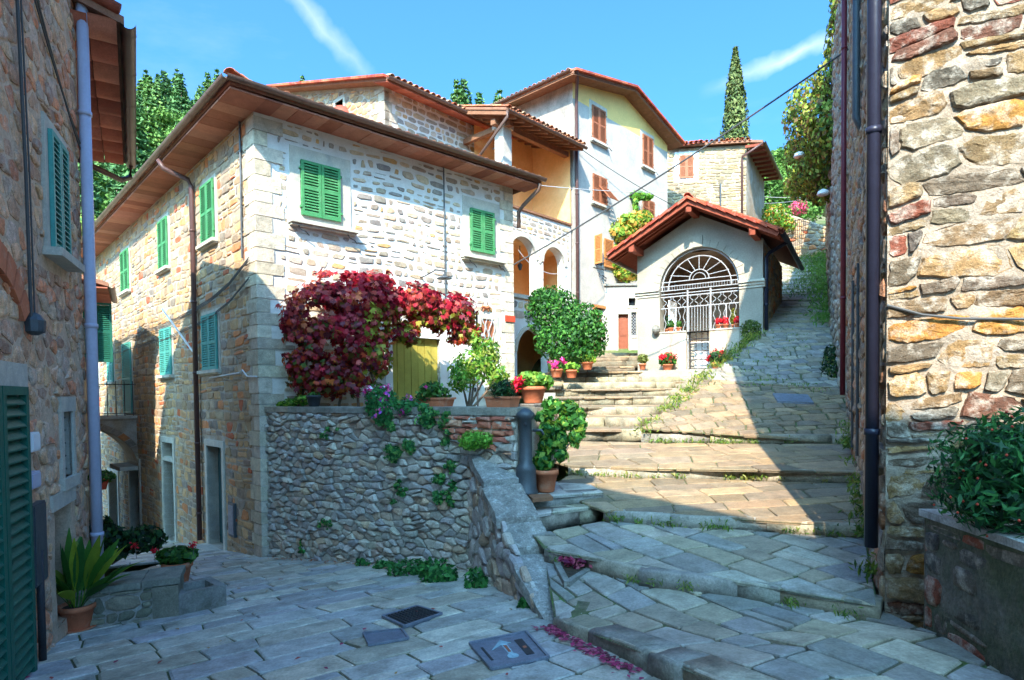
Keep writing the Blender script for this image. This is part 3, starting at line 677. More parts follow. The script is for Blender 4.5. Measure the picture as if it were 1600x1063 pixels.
# upper path: one curving surface of small worn setts
PR = [R5[-1], np.array([6.84, 12.6, .06]), np.array([8.45, 16.0, 1.62]), np.array([15.4, 30, 6.6])]
PLL = [RB[0], RB[1], RB[2], np.array([13.0, 30, 6.6])]
st5 = []
for k in range(3):
    zz = zpl([PLL[k], PR[k], PLL[k + 1], PR[k + 1]])
    A_, B_, C_, D_ = PLL[k], PR[k], PR[k + 1], PLL[k + 1]
    ff = lambda x, y, A_=A_, B_=B_, C_=C_, D_=D_: float(np.interp(((y - (A_[1] + B_[1]) / 2)) / ((C_[1] + D_[1]) / 2 - (A_[1] + B_[1]) / 2), [-1, 0, 1, 2], [A_[2] * 2 - D_[2], (A_[2] + B_[2]) / 2, (C_[2] + D_[2]) / 2, 2 * D_[2] - A_[2]]))
    st5.append(pavement('upper_path', [A_, B_, C_, D_], ff, (1, .1) if k else (1, .18), (.22, .5), (.16, .28), PAVW if k == 0 else PAVT, 260 if k == 0 else 200, seed=20 + k, joint=.03, jit=.035, thick=.03, minpx=40, cut=(.05, .22), wav=.05, tilt=.6, split=.2))
kerb(st5[0], R5, .24, .15, (.4, 1.2), seed=23)
for k in range(14):     # shallow risers across the steep upper part
    t = (k + 1) / 15.; a = PLL[2] + (PLL[3] - PLL[2]) * t + dn * .06; b = PR[2] + (PR[3] - PR[2]) * t + dn * .06
    kerb(st5[2], [a, b], .3, .12, (.5, 1.0), colf=pal([C(150, 142, 118), C(132, 128, 108)]), seed=30 + k)
mb = MB()
for a, b in zip(RB, RB[1:]): mb.quad(a - dn * .03, b - dn * .03, b - dn * 2.2, a - dn * 1.4)
obj('path_side_wall', mb, M['mortar_tan'], kind='structure')
# --- flight up to the chapel
ST = [(10.75, -.62), (11.6, -.44), (12.6, -.26), (13.7, -.06), (14.8, .13), (15.7, .31), (16.5, .47), (17.2, .64)]
flight = None
for i, (y0, z) in enumerate(ST):
    y1 = ST[i + 1][0] if i < len(ST) - 1 else 18.6; sk = .25
    x0, x1_ = xl(y0), xr(y0); q = [(x0, y0 + sk), (x1_ + .1, y0), (min(xr(y1), 5.8) + .3, y1), (xl(y1), y1 + sk)]
    f = pavement('steps', q, lambda x, y, z=z, y0=y0: z + .02 * (y - y0), (1, -.08), (.45, 1.1), (.32, .5), PAVW, 60, seed=50 + i, joint=.018)
    xm = [x0 + (x1_ - x0) * t for t in (.3, .62, .8)]
    kerb(f, [(x0, y0 + sk, z), (xm[0] + rng.uniform(-.1, .1), y0 + sk * .7 + rng.uniform(-.2, .14), z), (xm[1], y0 + sk * .4 + rng.uniform(-.2, .14), z), (xm[2], y0 + sk * .2 + rng.uniform(-.1, .1), z), (x1_ + .1, y0, z)], .3, .17, (.35, 1.3), colf=pal([C(160, 148, 124), C(146, 136, 116)]), seed=60 + i)
for i, (y0, z, x0, x1_) in enumerate([(18.1, .82, 1.2, 3.6), (18.7, 1.0, 1.2, 3.9), (19.4, 1.2, 1.2, 4.6), (20.6, 1.38, 1.6, 5.6)]):
    f = pavement('steps', [(x0, y0), (x1_, y0 - .1), (x1_ + .2, y0 + (3 if i == 3 else 1.4)), (x0, y0 + (3 if i == 3 else 1.4))], lambda x, y, z=z: z, (1, 0), (.5, 1.1), (.4, .6), PAVW, 20, seed=70 + i, joint=.018)
    kerb(f, [(x0, y0, z), (x1_, y0 - .1, z)], .3, .16, (.7, 1.4), colf=PAVW, seed=75 + i)
pavement('side_court', [(-.6, 14.6), (1.2, 14.9), (1.5, 17.1), (1.2, 20.6), (-1.2, 19.8)], lambda x, y: np.interp(y, [14, 17, 20], [.05, .45, .6]), (1, .2), (.4, .8), (.3, .5), PAVW, 20, seed=80)
# --- fountain platform: two low steps
fp = MB()
pz = [(-1.275, hz(824, 776, -1.27), hz(943, 768, -1.27)), (-1.42, hz(826, 805, -1.42), hz(944, 789, -1.42))]
for k, (z, a, b) in enumerate(pz):
    q = [a[:2], b[:2], (b[0] + (-.1 if k == 0 else .1), b[1] + 1.0), (a[0] - .1, a[1] + 1.3)]
    f = pavement('fountain_platform', q, lambda x, y, z=z: z, (1, .1), (.4, .8), (.35, .5), PAVC, 30, seed=84 + k, joint=.015)
    kerb(f, [a, b], .24, .17, (.7, 1.3), seed=86 + k)

# ================================================================ MAIN STONE HOUSE
A = hy(405, 600, 11.5)[:2]
Fr = Pl(A, (.738, .675)); Lf = Pl(A, (.68, -.733)); FL = 6.47
STF = pal([C(184, 160, 134), C(164, 146, 128), C(192, 170, 142), C(152, 140, 128), C(196, 154, 104), C(140, 132, 126), C(182, 166, 148)], [4, 4, 3, 3, 1.6, 2, 3], .12)
STL = pal([C(178, 142, 102), C(160, 132, 102), C(188, 150, 108), C(148, 128, 108), C(192, 124, 80), C(176, 92, 60), C(170, 150, 126), C(134, 120, 108)], [4, 4, 3, 3, 1.5, .7, 3, 2], .14)
STG = pal([C(138, 130, 122), C(124, 118, 114), C(152, 142, 130), C(110, 106, 104), C(146, 126, 108)], None, .15)
house = thing('stone_house', 'large stone house with bright green shutters and white mortar joints behind the red creeper', 'house', (A[0], A[1], -3))
W1 = (.86, 1.69, 3.56, 4.62); W2 = (5.06, 5.82, 3.5, 4.52)
d0 = Fr.hit(612, 530); d1 = Fr.hit(688, 620); DR = (d0[0], d1[0], -.75, 1.32); d2 = Fr.hit(744, 600)[0]
GW0 = Fr.hit(751, 498); GW1 = Fr.hit(772, 556)
frame1 = (.66, 1.93, 3.42, 4.86); frame2 = (4.86, 6.03, 3.36, 4.78)
oF = rect(0, FL, -3.2, 5.32)
wf = obj('wall', wall_mesh(Fr, oF, [DR], .09, .014, 3, 3.), M['mortar_white'], house)
quo = rect(-.02, .55, -3.2, 5.32)
lay(courses(.0, FL, -3.2, 5.3, (.13, .215), (.17, .46), random.Random(2), .035, 1.7, .4, .16), mapper(Fr), wf, M['stone'], STF, random.Random(3), cap=290, h=(.004, .018), joint=.08, cut=(.08, .3), jit=.05, deep=.01, inset=.1, bulge=.1, smooth=False,
    outline=rect(.42, FL - .36, -3.1, 5.27), holes=[(frame1[0] - .03, frame1[1] + .03, frame1[2] - .1, frame1[3] + .03), (frame2[0] - .03, frame2[1] + .03, frame2[2] - .1, frame2[3] + .03), (DR[0] - .25, d2 + .1, -.9, 1.6), (GW0[0] - .14, GW1[0] + .16, -.2, GW0[1] + .16)])
Lwins = [(2.64, 3.29, 4.70), (6.36, 7.03, 4.72)]
lw = []      # windows of the left face: (s0,s1,z0,z1,level)
for (x0, x1, y0, y1) in ((317, 337, 290, 378), (250, 264, 343, 422), (191, 203, 393, 458)):
    a = Lf.hit(x0, (y0 + y1) / 2)[0]; b = Lf.hit(x1, (y0 + y1) / 2)[0]; lw.append((a, b, 3.38, 4.66, 'green'))
for (x0, x1, y0, y1) in ((319, 342, 492, 572), (253, 270, 513, 590)):
    a = Lf.hit(x0, (y0 + y1) / 2)[0]; b = Lf.hit(x1, (y0 + y1) / 2)[0]; lw.append((a, b, .62, 1.84, 'teal'))
for (x0, x1) in ((194, 207), ):
    a = Lf.hit(x0, 580)[0]; b = Lf.hit(x1, 580)[0]; lw.append((a, b, -.45, 1.78, 'teal'))
for (x0, x1) in ((170, 179), (148, 155)):
    a = Lf.hit(x0, 580)[0]; b = Lf.hit(x1, 580)[0]; lw.append((a, b, .6, 1.8, 'teal'))
def lh(x): return Lf.hit(x, 800)[0]
ldoors = [(lh(327), lh(350), -3.28, -1.05), (lh(258), lh(274), -3.75, -1.15), (lh(205), lh(220), -4.3, -1.95), (lh(172), lh(186), -4.7, -2.6)]
oL = [(-22, -6.2), (0, -3.3), (0, 5.32), (-22, 5.32)]
wl = obj('wall', wall_mesh(Lf, oL, ldoors, .25, .012, 5, 3., .3), M['mortar_tan'], house)
hl = [(a - .14, b + .14, c - .16, d + .14) for a, b, c, d, _ in lw] + [(a - .17, b + .17, c - .3, d + .2) for a, b, c, d in ldoors]
def lcol(r): return STL(r)
lay(courses(-21.9, 0, -6, 5.3, (.13, .24), (.18, .55), random.Random(5), .03, 2., .4, .2), mapper(Lf), wl, M['stone'], STL, random.Random(6), cap=290, h=(.004, .022), joint=.035, cut=(.06, .28), jit=.07, deep=.01, inset=.12, bulge=.1, smooth=False, outline=[(-21.9, -6), (-.42, -3.25), (-.42, 5.27), (-21.9, 5.27)], holes=hl)
# quoins wrap the corner
z = -3.25; k = 0; QC = pal([C(190, 178, 160), C(176, 164, 146), C(198, 186, 166)], None, .08); qr = random.Random(8)
while z < 5.2:
    hq = min(qr.uniform(.2, .3), 5.3 - z); a, b = (.5, .3) if k % 2 else (.28, .52); a += qr.uniform(-.05, .05); b += qr.uniform(-.05, .05)
    mb = MB(); c = QC(qr); o = .02; g = .008
    P = [Fr.p(a, 0, o), Fr.p(a, 0, -.2), Lf.p(-b, 0, -.2), Lf.p(-b, 0, o)]
    cor = np.array(A) + (Fr.n + Lf.n) * o / (1 + float(Fr.n @ Lf.n))
    ring = [P[0][:2], tuple(cor + Fr.d * .012), tuple(cor - Lf.d * .012), P[3][:2], P[2][:2], P[1][:2]]; n = 6
    V = [(x, y, z + g) for x, y in ring] + [(x, y, z + hq - g) for x, y in ring]
    mb.add(V, [(i, (i + 1) % n, n + (i + 1) % n, n + i) for i in range(n)] + [tuple(range(n))[::-1], tuple(n + i for i in range(n))], c); obj('quoin', mb, M['stone'], house); z += hq; k += 1
z = -.6; k = 0
while z < 5.2:      # quoins at the far right end of the front
    hq = min(qr.uniform(.2, .3), 5.3 - z); a = .42 if k % 2 else .28; mb = MB(); Fr.box(mb, FL - a, FL + .015, z + .008, z + hq - .008, -.3, .02, QC(qr)); obj('quoin', mb, M['stone'], house); z += hq; k += 1
# windows of the front with broad pale surrounds
for (w_, fr_, sp) in ((W1, frame1, (.6, 2.02)), (W2, frame2, (4.78, 6.1))):
    mb = MB()
    for q in ((fr_[0], w_[0], fr_[2], fr_[3]), (w_[1], fr_[1], fr_[2], fr_[3]), (w_[0], w_[1], w_[3], fr_[3]), (w_[0], w_[1], fr_[2], w_[2])): Fr.box(mb, *q, -.03, .025)
    wn = obj('window', mb, M['dressed'], house); shutters(wn, Fr, w_[0], w_[1], w_[2], w_[3], M['green'], 2, .03, 17, .045)
    mb = MB(); Fr.box(mb, w_[0], w_[1], w_[2], w_[3], -.03, .0); obj('pane', mb, M['glass'], wn)
    mb = MB(); Fr.box(mb, sp[0], sp[1], fr_[2] - .06, fr_[2], -.03, .2); Fr.box(mb, sp[0] + .03, sp[1] - .03, fr_[2] - .1, fr_[2] - .06, -.03, .14); obj('sill', mb, M['dressed'], wn)
    mb = MB()
    for s in (fr_[0] + .12, fr_[1] - .12): mb.tube([Fr.p(s, fr_[2] - .1, .1), Fr.p(s + .03, fr_[2] - .17, .13), Fr.p(s + .12, fr_[2] - .2, .14), Fr.p(s + .2, fr_[2] - .26, .12)], .012, 6)
    obj('shutter_hook', mb, M['iron_dark'], wn)
for i, (a, b, z0, z1_, c) in enumerate(lw):
    window(house, Lf, a, b, z0, z1_, M[c], fw=.09, leaves=2 if i not in (5,) else 1, off=.03, sill=(i != 5), fwb=.0, fwt=.08, sw=.14)
# doors of the left face
for i, (a, b, z0, z1_) in enumerate(ldoors):
    mb = MB(); fw = .14; o1 = .035
    for q in ((a - fw, a, z0, z1_ + fw), (b, b + fw, z0, z1_ + fw), (a, b, z1_, z1_ + fw)): Lf.box(mb, *q, -.25, o1)
    if i == 1: Lf.box(mb, a, b, z1_ - .5, z1_ - .4, -.2, .02)
    df = obj('doorway', mb, M['dressed'], house)
    mb = MB(); Lf.box(mb, a, b, z0, z1_, -.28, -.22)
    for k in range(3): s = a + (b - a) * (k + .5) / 3; Lf.box(mb, s - (b - a) * .13, s + (b - a) * .13, z0 + .15, z1_ - .2, -.22, -.2)
    obj('door', mb, M['door_dark'], df)
    mb = MB(); Lf.box(mb, a - .16, b + .16, z0 - .12, z0, -.25, .28); obj('doorstep', mb, M['dressed'], df)
# front door on the terrace: plank door, white jambs
mb = MB(); Fr.box(mb, DR[0] - .18, DR[0], DR[2], DR[3] + .2, -.2, .03); Fr.box(mb, DR[0], DR[1], DR[3], DR[3] + .2, -.2, .03); Fr.box(mb, DR[1], DR[1] + .2, DR[2], DR[3] + .2, -.2, .03)
df = obj('doorway', mb, M['white'], house); nb = 7
for k in range(nb):
    mb = MB(); s0 = DR[0] + (DR[1] - DR[0]) * k / nb; Fr.box(mb, s0 + .006, s0 + (DR[1] - DR[0]) / nb - .006, DR[2], DR[3], -.14, -.09 + .006 * (k % 2)); obj('plank', mb, M['door_yellow'], df)
mb = MB(); Fr.box(mb, DR[0], DR[1], DR[2], DR[3], -.2, -.14); obj('door_back', mb, M['door_yellow'], df)
mb = MB(); Fr.box(mb, DR[1] + .22, d2, DR[2], DR[3] + .1, -.05, .03); Fr.box(mb, DR[1] + .3, d2 - .06, DR[2] + .1, DR[3], .03, .05); dd = obj('white_door', mb, M['white'], house)
mb = MB(); Fr.box(mb, d2 - .1, d2 - .07, .1, .2, .05, .09); Fr.box(mb, d2 - .2, d2 - .07, .17, .19, .08, .1); obj('handle', mb, M['iron_dark'], dd)
# grille window right of the door
gs0, gs1, gz0, gz1 = GW0[0], GW1[0], GW1[1], GW0[1]
mb = MB()
for q in ((gs0 - .12, gs0, gz0, gz1 + .12), (gs1, gs1 + .14, gz0, gz1 + .12), (gs0, gs1, gz1, gz1 + .12), (gs0 - .12, gs1 + .14, gz0 - .08, gz0)): Fr.box(mb, *q, -.03, .03)
gw = obj('window', mb, M['dressed'], house); mb = MB(); Fr.box(mb, gs0, gs1, gz0, gz1, -.03, .0); obj('pane', mb, M['brownsh'], gw)
for k in range(4):
    s = gs0 + (gs1 - gs0) * (k + .5) / 4; mb = MB(); mb.tube([Fr.p(s + .05 * sin(j * .9 + k * 2), gz0 + (gz1 - gz0) * j / 12, .05) for j in range(13)], .013, 6); obj('grille_bar', mb, M['iron_white'], gw)
# eaves, soffit, gutters
OW = .62
eave_side(house, Fr, 0, FL + .45, 5.32, OW, .30, rng=rng, mit0=-1.0 * 0 + .0, gut=False)
c0 = np.array(A) + (Fr.n + Lf.n) * OW / (1 + float(Fr.n @ Lf.n)); c1 = np.array(A) + (Fr.n + Lf.n) * (OW + .08) / (1 + float(Fr.n @ Lf.n))
eave_side(house, Lf, -22, 0, 5.32, OW, .38, rng=rng, gut=False)
mb = MB(); mb.slab([(*c0, 5.32), Fr.p(.0, 5.32, OW), Fr.p(0, 5.32, 0), Lf.p(0, 5.32, OW)], .03, C(158, 100, 80)); mb.slab([(*c0, 5.45), Fr.p(.0, 5.45, OW), Fr.p(0, 5.62, 0), Lf.p(0, 5.45, OW)], .09, C(158, 100, 80)); obj('eave_corner', mb, M['soffit'], house)
gutter(house, [(*c1, 5.46), Fr.p(FL + .5, 5.46, OW + .09)], .075); gutter(house, [Lf.p(-22, 5.46, OW + .09), (*c1, 5.46)], .075)
# hipped roof
up1 = -Fr.n; R_ = 4.4; rz = 5.47 + R_ * .30
def roof_pt(pl, s, back, z): return pl.p(s, z, OW - back)
hipd = 5.0
H = np.array(A) + (-(Fr.n + Lf.n)) * (R_ - OW) / (1 + float(Fr.n @ Lf.n)); Hz = 5.47 + R_ * .30
mb = MB(); mb.add([(*c0, 5.47), Fr.p(FL + .45, 5.47, OW), Fr.p(FL + .45, Hz, OW - R_), (*H, Hz), Lf.p(-22, 5.47, OW), Lf.p(-22, Hz, OW - R_)], [(0, 1, 2, 3), (0, 3, 5, 4)])
mb.add([Fr.p(FL + .45, 5.47, OW), Fr.p(FL + .45, Hz, OW - R_), Fr.p(FL + .45, 5.3, OW - R_), Fr.p(FL + .45, 5.35, OW)], [(0, 1, 2, 3)])
roof = obj('roof', mb, M['roofbed'], house)
tile_roof(roof, Fr.p(0.05, 5.45, OW - .04), Fr.p(FL + .45, 5.45, OW - .04), (up1[0] * R_, up1[1] * R_, Hz - 5.47), 4, random.Random(12), single=1, cap=40)
tile_roof(roof, Lf.p(-22, 5.45, OW - .04), Lf.p(-.05, 5.45, OW - .04), (-Lf.n[0] * R_, -Lf.n[1] * R_, Hz - 5.47), 2, random.Random(13), single=1, cap=70)
hip = MB(); hp0 = np.array([*c0, 5.55]); hp1 = np.array([*H, Hz + .1]); hr = random.Random(4); hd = (hp1 - hp0) / np.linalg.norm(hp1 - hp0)
for k in range(14): half_tile(hip, hp0 + hd * k * .36, np.array([hd[1], -hd[0], 0]) / np.linalg.norm(hd[:2]), hd, np.array([0, 0, 1.]), .42, .11, .09, TILEC(hr))
obj('hip_tiles', hip, M['tile'], roof, True)
# plain rear and right walls closing the house
mb = MB(); mb.hexa([Fr.p(s, z, o) for o in (-6.5, -.31) for z in (-3.2, 5.6) for s in (.31, FL - .31)]); mb.quad(Fr.p(FL, -3.2, 0), Fr.p(FL, 5.4, 0), Fr.p(FL, 5.4, -3.2), Fr.p(FL, -3.2, -3.2)); obj('rear_wall', mb, M['mortar_tan'], house)
mb = MB(); mb.hexa([Lf.p(s, z, o) for o in (-6.5, -.31) for z in (-6, 5.6) for s in (-22, -.4)]); obj('rear_wall', mb, M['mortar_tan'], house)
# drainpipes, cables
g0 = Lf.hit(272, 246); g1 = Lf.hit(305, 268)
s_ = Lf.hit(308, 400)[0]
pipe(house, [Lf.p(Lf.hit(285, 300)[0] * 0 + s_ - .25, 5.33, OW + .06), Lf.p(s_ - .2, 5.15, OW - .02), Lf.p(s_ - .03, 4.95, .14), Lf.p(s_, 4.8, .09), Lf.p(s_, -3.25, .09)], .055, M['pipe_brown'])
pipe(house, [Fr.p(FL + .35, 5.32, OW + .05), Fr.p(FL + .36, 5.2, OW), Fr.p(FL + .2, 4.85, .2), Fr.p(FL + .14, 4.7, .1), Fr.p(FL + .14, 4.3, .1)], .05, M['gutter'])
cs = Fr.hit(693, 350)[0]; mb = MB(); mb.tube([Fr.p(cs, 5.3, .035), Fr.p(cs, 3, .04), Fr.p(cs + .01, 1.9, .035)], .016, 6); obj('conduit', mb, M['iron_grey'], house)
mb = MB(); cs = Lf.hit(380, 300)[0]; mb.tube([Lf.p(cs, 5.3, .04), Lf.p(cs + .03, 4.1, .05), Lf.p(cs - .02, 3.2, .04), Lf.p(cs, 2.7, .05)], .022, 6); obj('conduit', mb, M['iron_grey'], house)
for k in range(5):
    mb = MB(); pts = []; rr = random.Random(k)
    for j in range(15):
        s = -.25 - 15.5 * j / 14 - k * .0; z = np.interp(j / 14, [0, .12, .35, 1], [2.65, 2.2, 2.0, 1.95]) - .04 * k - .05 * abs(sin(j * 1.4)) - (.25 if k > 2 else 0); pts.append(Lf.p(s, z, .05 + .012 * (k % 3)))
    mb.tube(pts, .010, 5); obj('cable', mb, M['cable'], house)
mb = MB(); mb.tube([Lf.p(Lf.hit(330, 590)[0], .45, .04), Lf.p(-.9, .5, .04), Lf.p(-.75, .55, .04), Lf.p(-.5, .42, .04), Lf.p(-.02, .40, .04)], .015, 5); obj('cable', mb, M['cable_pale'], house)
mb = MB(); a_ = Lf.hit(290, 505); mb.bar(Lf.p(a_[0] + .9, a_[1] - .75, .1), Lf.p(a_[0], a_[1] + .3, .5), .03, .03); obj('bracket', mb, M['white'], house)
mb = MB(); q = Lf.hit(365, 790); Lf.box(mb, q[0] - .17, q[0] + .17, -2.85, -2.15, 0, .06); mb2 = mb; ub = obj('utility_box', mb, M['iron_grey'], house); mb = MB(); Lf.box(mb, q[0] - .14, q[0] + .14, -2.8, -2.2, .06, .07); obj('box_door', mb, M['cover'], ub)
# ================================================================ TERRACE WALL AND STAIR PARAPET
T0 = np.array(Fr.p(.13, 0, 0)[:2]); T1 = np.array([.06, 7.9]); TL = float(np.linalg.norm(T1 - T0)); Tp = Pl(T0, T1 - T0)
RUB = pal([C(184, 176, 166), C(168, 162, 156), C(192, 182, 168), C(154, 148, 144), C(192, 168, 144), C(172, 152, 136)], [4, 3, 3, 2, 1, 1.5], .16)
tw = thing('terrace_wall', 'rough grey rubble wall holding up the flower terrace, with ivy growing on it', 'wall', (*T0, -3.1))
def tz(s): q = Tp.p(s, 0); return plaza_z(q[0], q[1]) - .1
oT = [(0, tz(0)), (TL, tz(TL)), (TL, -.26), (0, -.26)]
wm = wall_mesh(Tp, oT, [], .12, .03, 9, 3.); wm.hexa([Tp.p(s, z, o) for o in (-.5, -.02) for z in (-3.3, -.26) for s in (0, TL)]); twl = obj('wall', wm, M['mortar_dark'], tw)
lay(courses(TL - 1.5, TL - .05, -.8, -.27, (.075, .11), (.16, .3), random.Random(8), .01), mapper(Tp), twl, M['stone'], pal([C(184, 110, 84), C(168, 96, 76), C(170, 160, 146), C(190, 140, 112)]), random.Random(9), name='brick', cap=60, h=(.05, .075), joint=.014, cut=(.03, .1), smooth=False, outline=orient([(TL - 1.5, -.27), (TL - 1.1, -.62), (TL - .05, -.78), (TL - .05, -.27)]))
lay(voro(0, TL, -3.2, -.2, .21, .105, random.Random(21), .44), mapper(Tp), twl, M['stone'], RUB, random.Random(22), cap=300, h=(.015, .07), joint=.012, cut=(.05, .25), jit=.07, deep=.03, inset=.14, bulge=.12, tiltamt=.16, smooth=False, outline=oT, minpx=60)
s = -.02; r = random.Random(3)
while s < TL:
    l = min(r.uniform(.7, 1.2), TL + .05 - s); mb = MB(); Tp.box(mb, s + .006, s + l - .006, -.26, -.16 + r.uniform(-.01, .008), -.5, .05 + r.uniform(0, .015), KERBC(r)); obj('coping_stone', mb, M['kerb'], tw); s += l
# side of the terrace towards the steps
sp0, sp1 = T1, np.array([.62, 10.2]); Sp = Pl(sp0, sp1 - sp0); sw_ = thing('terrace_side_wall', 'low stone side wall of the terrace beside the lowest chapel steps', 'wall', (*sp0, -1.3))
mb = MB()
for a, b, zt in (((.16, 8.35), (.66, 10.2), -.28), ((.66, 10.2), (.92, 13.0), -.15), ((.92, 13.0), (.9, 15.0), .05)):
    q = Pl(a, np.array(b) - np.array(a)); l = float(np.linalg.norm(np.array(b) - np.array(a))); q.box(mb, 0, l, -1.5, zt, -.35, 0)
swo = obj('wall', mb, M['mortar_dark'], sw_)
lay(voro(0, 5, -1.5, -.28, .25, .15, random.Random(23)), lambda u, v, o: (Sp.p(u, v, o) if u < 2.33 else (.66 + (u - 2.33) * .12 + o, 10.2 + (u - 2.33), v)), swo, M['stone'], STF, random.Random(24), cap=40, h=(.02, .05), joint=.02, outline=rect(.45, 4.8, -1.5, -.3))
mb = MB(); mb.add([(*Tp.p(0, 0, -.2)[:2], -.7), (*Tp.p(TL - .1, 0, -.2)[:2], -.7), (.5, 10.2, -.7), (.75, 13, -.6), (.7, 16.3, -.5), (-.3, 15.9, -.6)], [(0, 1, 2, 3, 4, 5)]); obj('terrace_floor', mb, M['joint'], kind='structure')
# parapet going down with the ramp
Bp, Bq = np.array([-.57, 8.39]), hp(853, 962)[:2]; Pp = Pl(Bp, Bq - Bp); PLn = float(np.linalg.norm(Bq - Bp))
brks = [Pp.hit(*q) for q in ((733, 703), (762, 753), (786, 812), (803, 860), (866, 975))]
par = thing('stair_parapet', 'sloping stone parapet with big mottled coping slabs going down beside the ramp', 'wall', (*Bq, -2.1))
zb = lambda s: plaza_z(*Pp.p(s, 0)[:2]) - .1
S_E = brks[-1][0]
mb = MB()
for (a, za), (b, zb_) in zip(brks, brks[1:]):
    za -= .1; zb_ -= .1; P = [Pp.p(s, z, o) for o in (-.38, 0) for z in (0, 1) for s in (a, b)]
    P = [Pp.p(s, (zb(s) if k == 0 else (za if s == a else max(zb_, zb(s) + .02))), o) for o in (-.38, 0) for k in (0, 1) for s in (a, b)]; mb.hexa(P)
pwl = obj('wall', mb, M['mortar_dark'], par)
oP = [(brks[0][0] - .05, zb(0)), (S_E, zb(S_E))] + [(s, z - .1) for s, z in brks[::-1]] ; oPh = orient([(float(a), float(b)) for a, b in oP])
lay(voro(-.2, S_E, -2.8, -.7, .24, .2, random.Random(25), .44), mapper(Pp), pwl, M['stone'], pal([C(176, 168, 164), C(160, 152, 150), C(184, 172, 160), C(176, 152, 132)], None, .14), random.Random(26), cap=120, h=(.015, .06), joint=.012, inset=.14, tiltamt=.16, bulge=.1, smooth=False, outline=oPh, minpx=60)
CPC = pal([C(150, 144, 136), C(132, 128, 122), C(160, 150, 136)], None, .16); r = random.Random(5)
M['cope'] = mat('lichen_spotted_coping', var=.5, scale=6, col2=(.60, .60, .56), s2=16, thr=.6, w2=.6, bump=.6, bs=35, bd=.01)
for k, ((a, za), (b, zb_)) in enumerate(zip(brks, brks[1:])):
    st_ = .05; bump_ = (.01, .01, .005, .0)[k]; wob_ = (.0, .03, -.01, .02)[k]; w_in = (-.44, -.46, -.49, -.56)[k]; mb = MB(); n = 4; V = []; c = CPC(r)
    for i in range(n + 1):
        t = i / n; s = a + (b - a) * t + (.024 if i == 0 else -.024 if i == n else 0); z = za + (zb_ - za) * t
        for (o, dz) in ((w_in, -.13), (w_in, -.02), (w_in + .03, .006), (-.03, .006), (.035, -.02), (.04, -.13)): V.append(Pp.p(s, z + dz + bump_ + r.uniform(-.01, .01) - (st_ + .012) * (1 - t) * (k > 0), o + wob_ * (o > -.1) + r.uniform(-.012, .012)))
    m_ = 6; F = [(i * m_ + j, (i + 1) * m_ + j, (i + 1) * m_ + (j + 1) % m_, i * m_ + (j + 1) % m_) for i in range(n) for j in range(m_)] + [tuple(range(m_)), tuple(n * m_ + j for j in range(m_))[::-1]]
    mb.add(V, F, c); obj('coping_stone', mb, M['cope'], par)

# ================================================================ UPPER STONE HOUSE
Uc = (-3.6, 18.0); Ur = Pl(Uc, (.927, 1)); Ul = Pl(Uc, (1, -.927))
up = thing('upper_stone_house', 'tall stone house with a red satellite dish, rising behind the main roof', 'house', (*Uc, -2))
UL = 6.3; zc = 8.98
w0 = obj('wall', wall_mesh(Ur, rect(0, 4.4, -1, zc), [], .2, .01, 4, 3.), M['mortar_white'], up)
lay(courses(0, 4.4, 5.8, zc, (.15, .24), (.22, .55), random.Random(31), .02), mapper(Ur), w0, M['stone'], STF, random.Random(32), cap=150, h=(.006, .02), joint=.05, bulge=.1, smooth=False, outline=rect(.35, 4.35, 5.8, zc - .02))
apx = zc + 1.9; oU = [(-UL, -1), (0, -1), (0, zc), (-UL, apx)]; uw = Ul.hit(524, 162); uw2 = Ul.hit(537, 190)
hU = (uw[0], uw2[0], uw2[1] - .1, uw[1]); w1 = obj('wall', wall_mesh(Ul, oU, [hU], .3, .01, 6, 3.), M['mortar_tan'], up)
lay(voro(-UL, 0, 5.8, apx, .3, .17, random.Random(33), .36), mapper(Ul), w1, M['stone'], STL, random.Random(34), cap=150, h=(.005, .022), joint=.035, bulge=.1, smooth=False, outline=[(-UL, 5.8), (-.3, 5.8), (-.3, zc), (-UL, apx - .1)], holes=[(hU[0] - .1, hU[1] + .1, hU[2] - .1, hU[3] + .1)])
mb = MB()
for q in ((hU[0] - .1, hU[0], hU[2], hU[3] + .1), (hU[1], hU[1] + .1, hU[2], hU[3] + .1), (hU[0], hU[1], hU[3], hU[3] + .1)): Ul.box(mb, *q, -.2, .02)
wn = obj('window', mb, M['dressed'], up); mb = MB(); Ul.box(mb, hU[0], hU[1], hU[2], hU[3], -.22, -.2); obj('pane', mb, M['glass'], wn)
mb = MB(); Ul.box(mb, (hU[0] + hU[1]) / 2 - .02, (hU[0] + hU[1]) / 2 + .02, hU[2], hU[3], -.2, -.17); obj('glazing_bar', mb, M['wood_brown'], wn)
z = 5.6; k = 0; qr = random.Random(18)
while z < zc - .05:
    hq = min(qr.uniform(.22, .32), zc - z); a, b = (.45, .25) if k % 2 else (.25, .45); mb = MB(); c = QC(qr); Ur.box(mb, -.0, a, z + .008, z + hq - .008, -.2, .02, c); Ul.box(mb, -b, .02, z + .008, z + hq - .008, -.15, .021, c); obj('quoin', mb, M['stone'], up); z += hq; k += 1
ov = .62; slope = (apx - zc) / UL
def upt(s, b, dz=0): q = Ur.p(b, 0, ov if False else 0); base = np.array(Uc) + Ul.d * (-s) + Ur.d * b; return (*base, zc + .12 + slope * s + dz)
mb = MB(); e = ov; mb.slab([upt(-e, -.35), upt(UL, -.35), upt(UL, 5.2), upt(-e, 5.2)], .12); roof = obj('roof', mb, M['roofbed'], up)
vr = random.Random(3); nv = 17
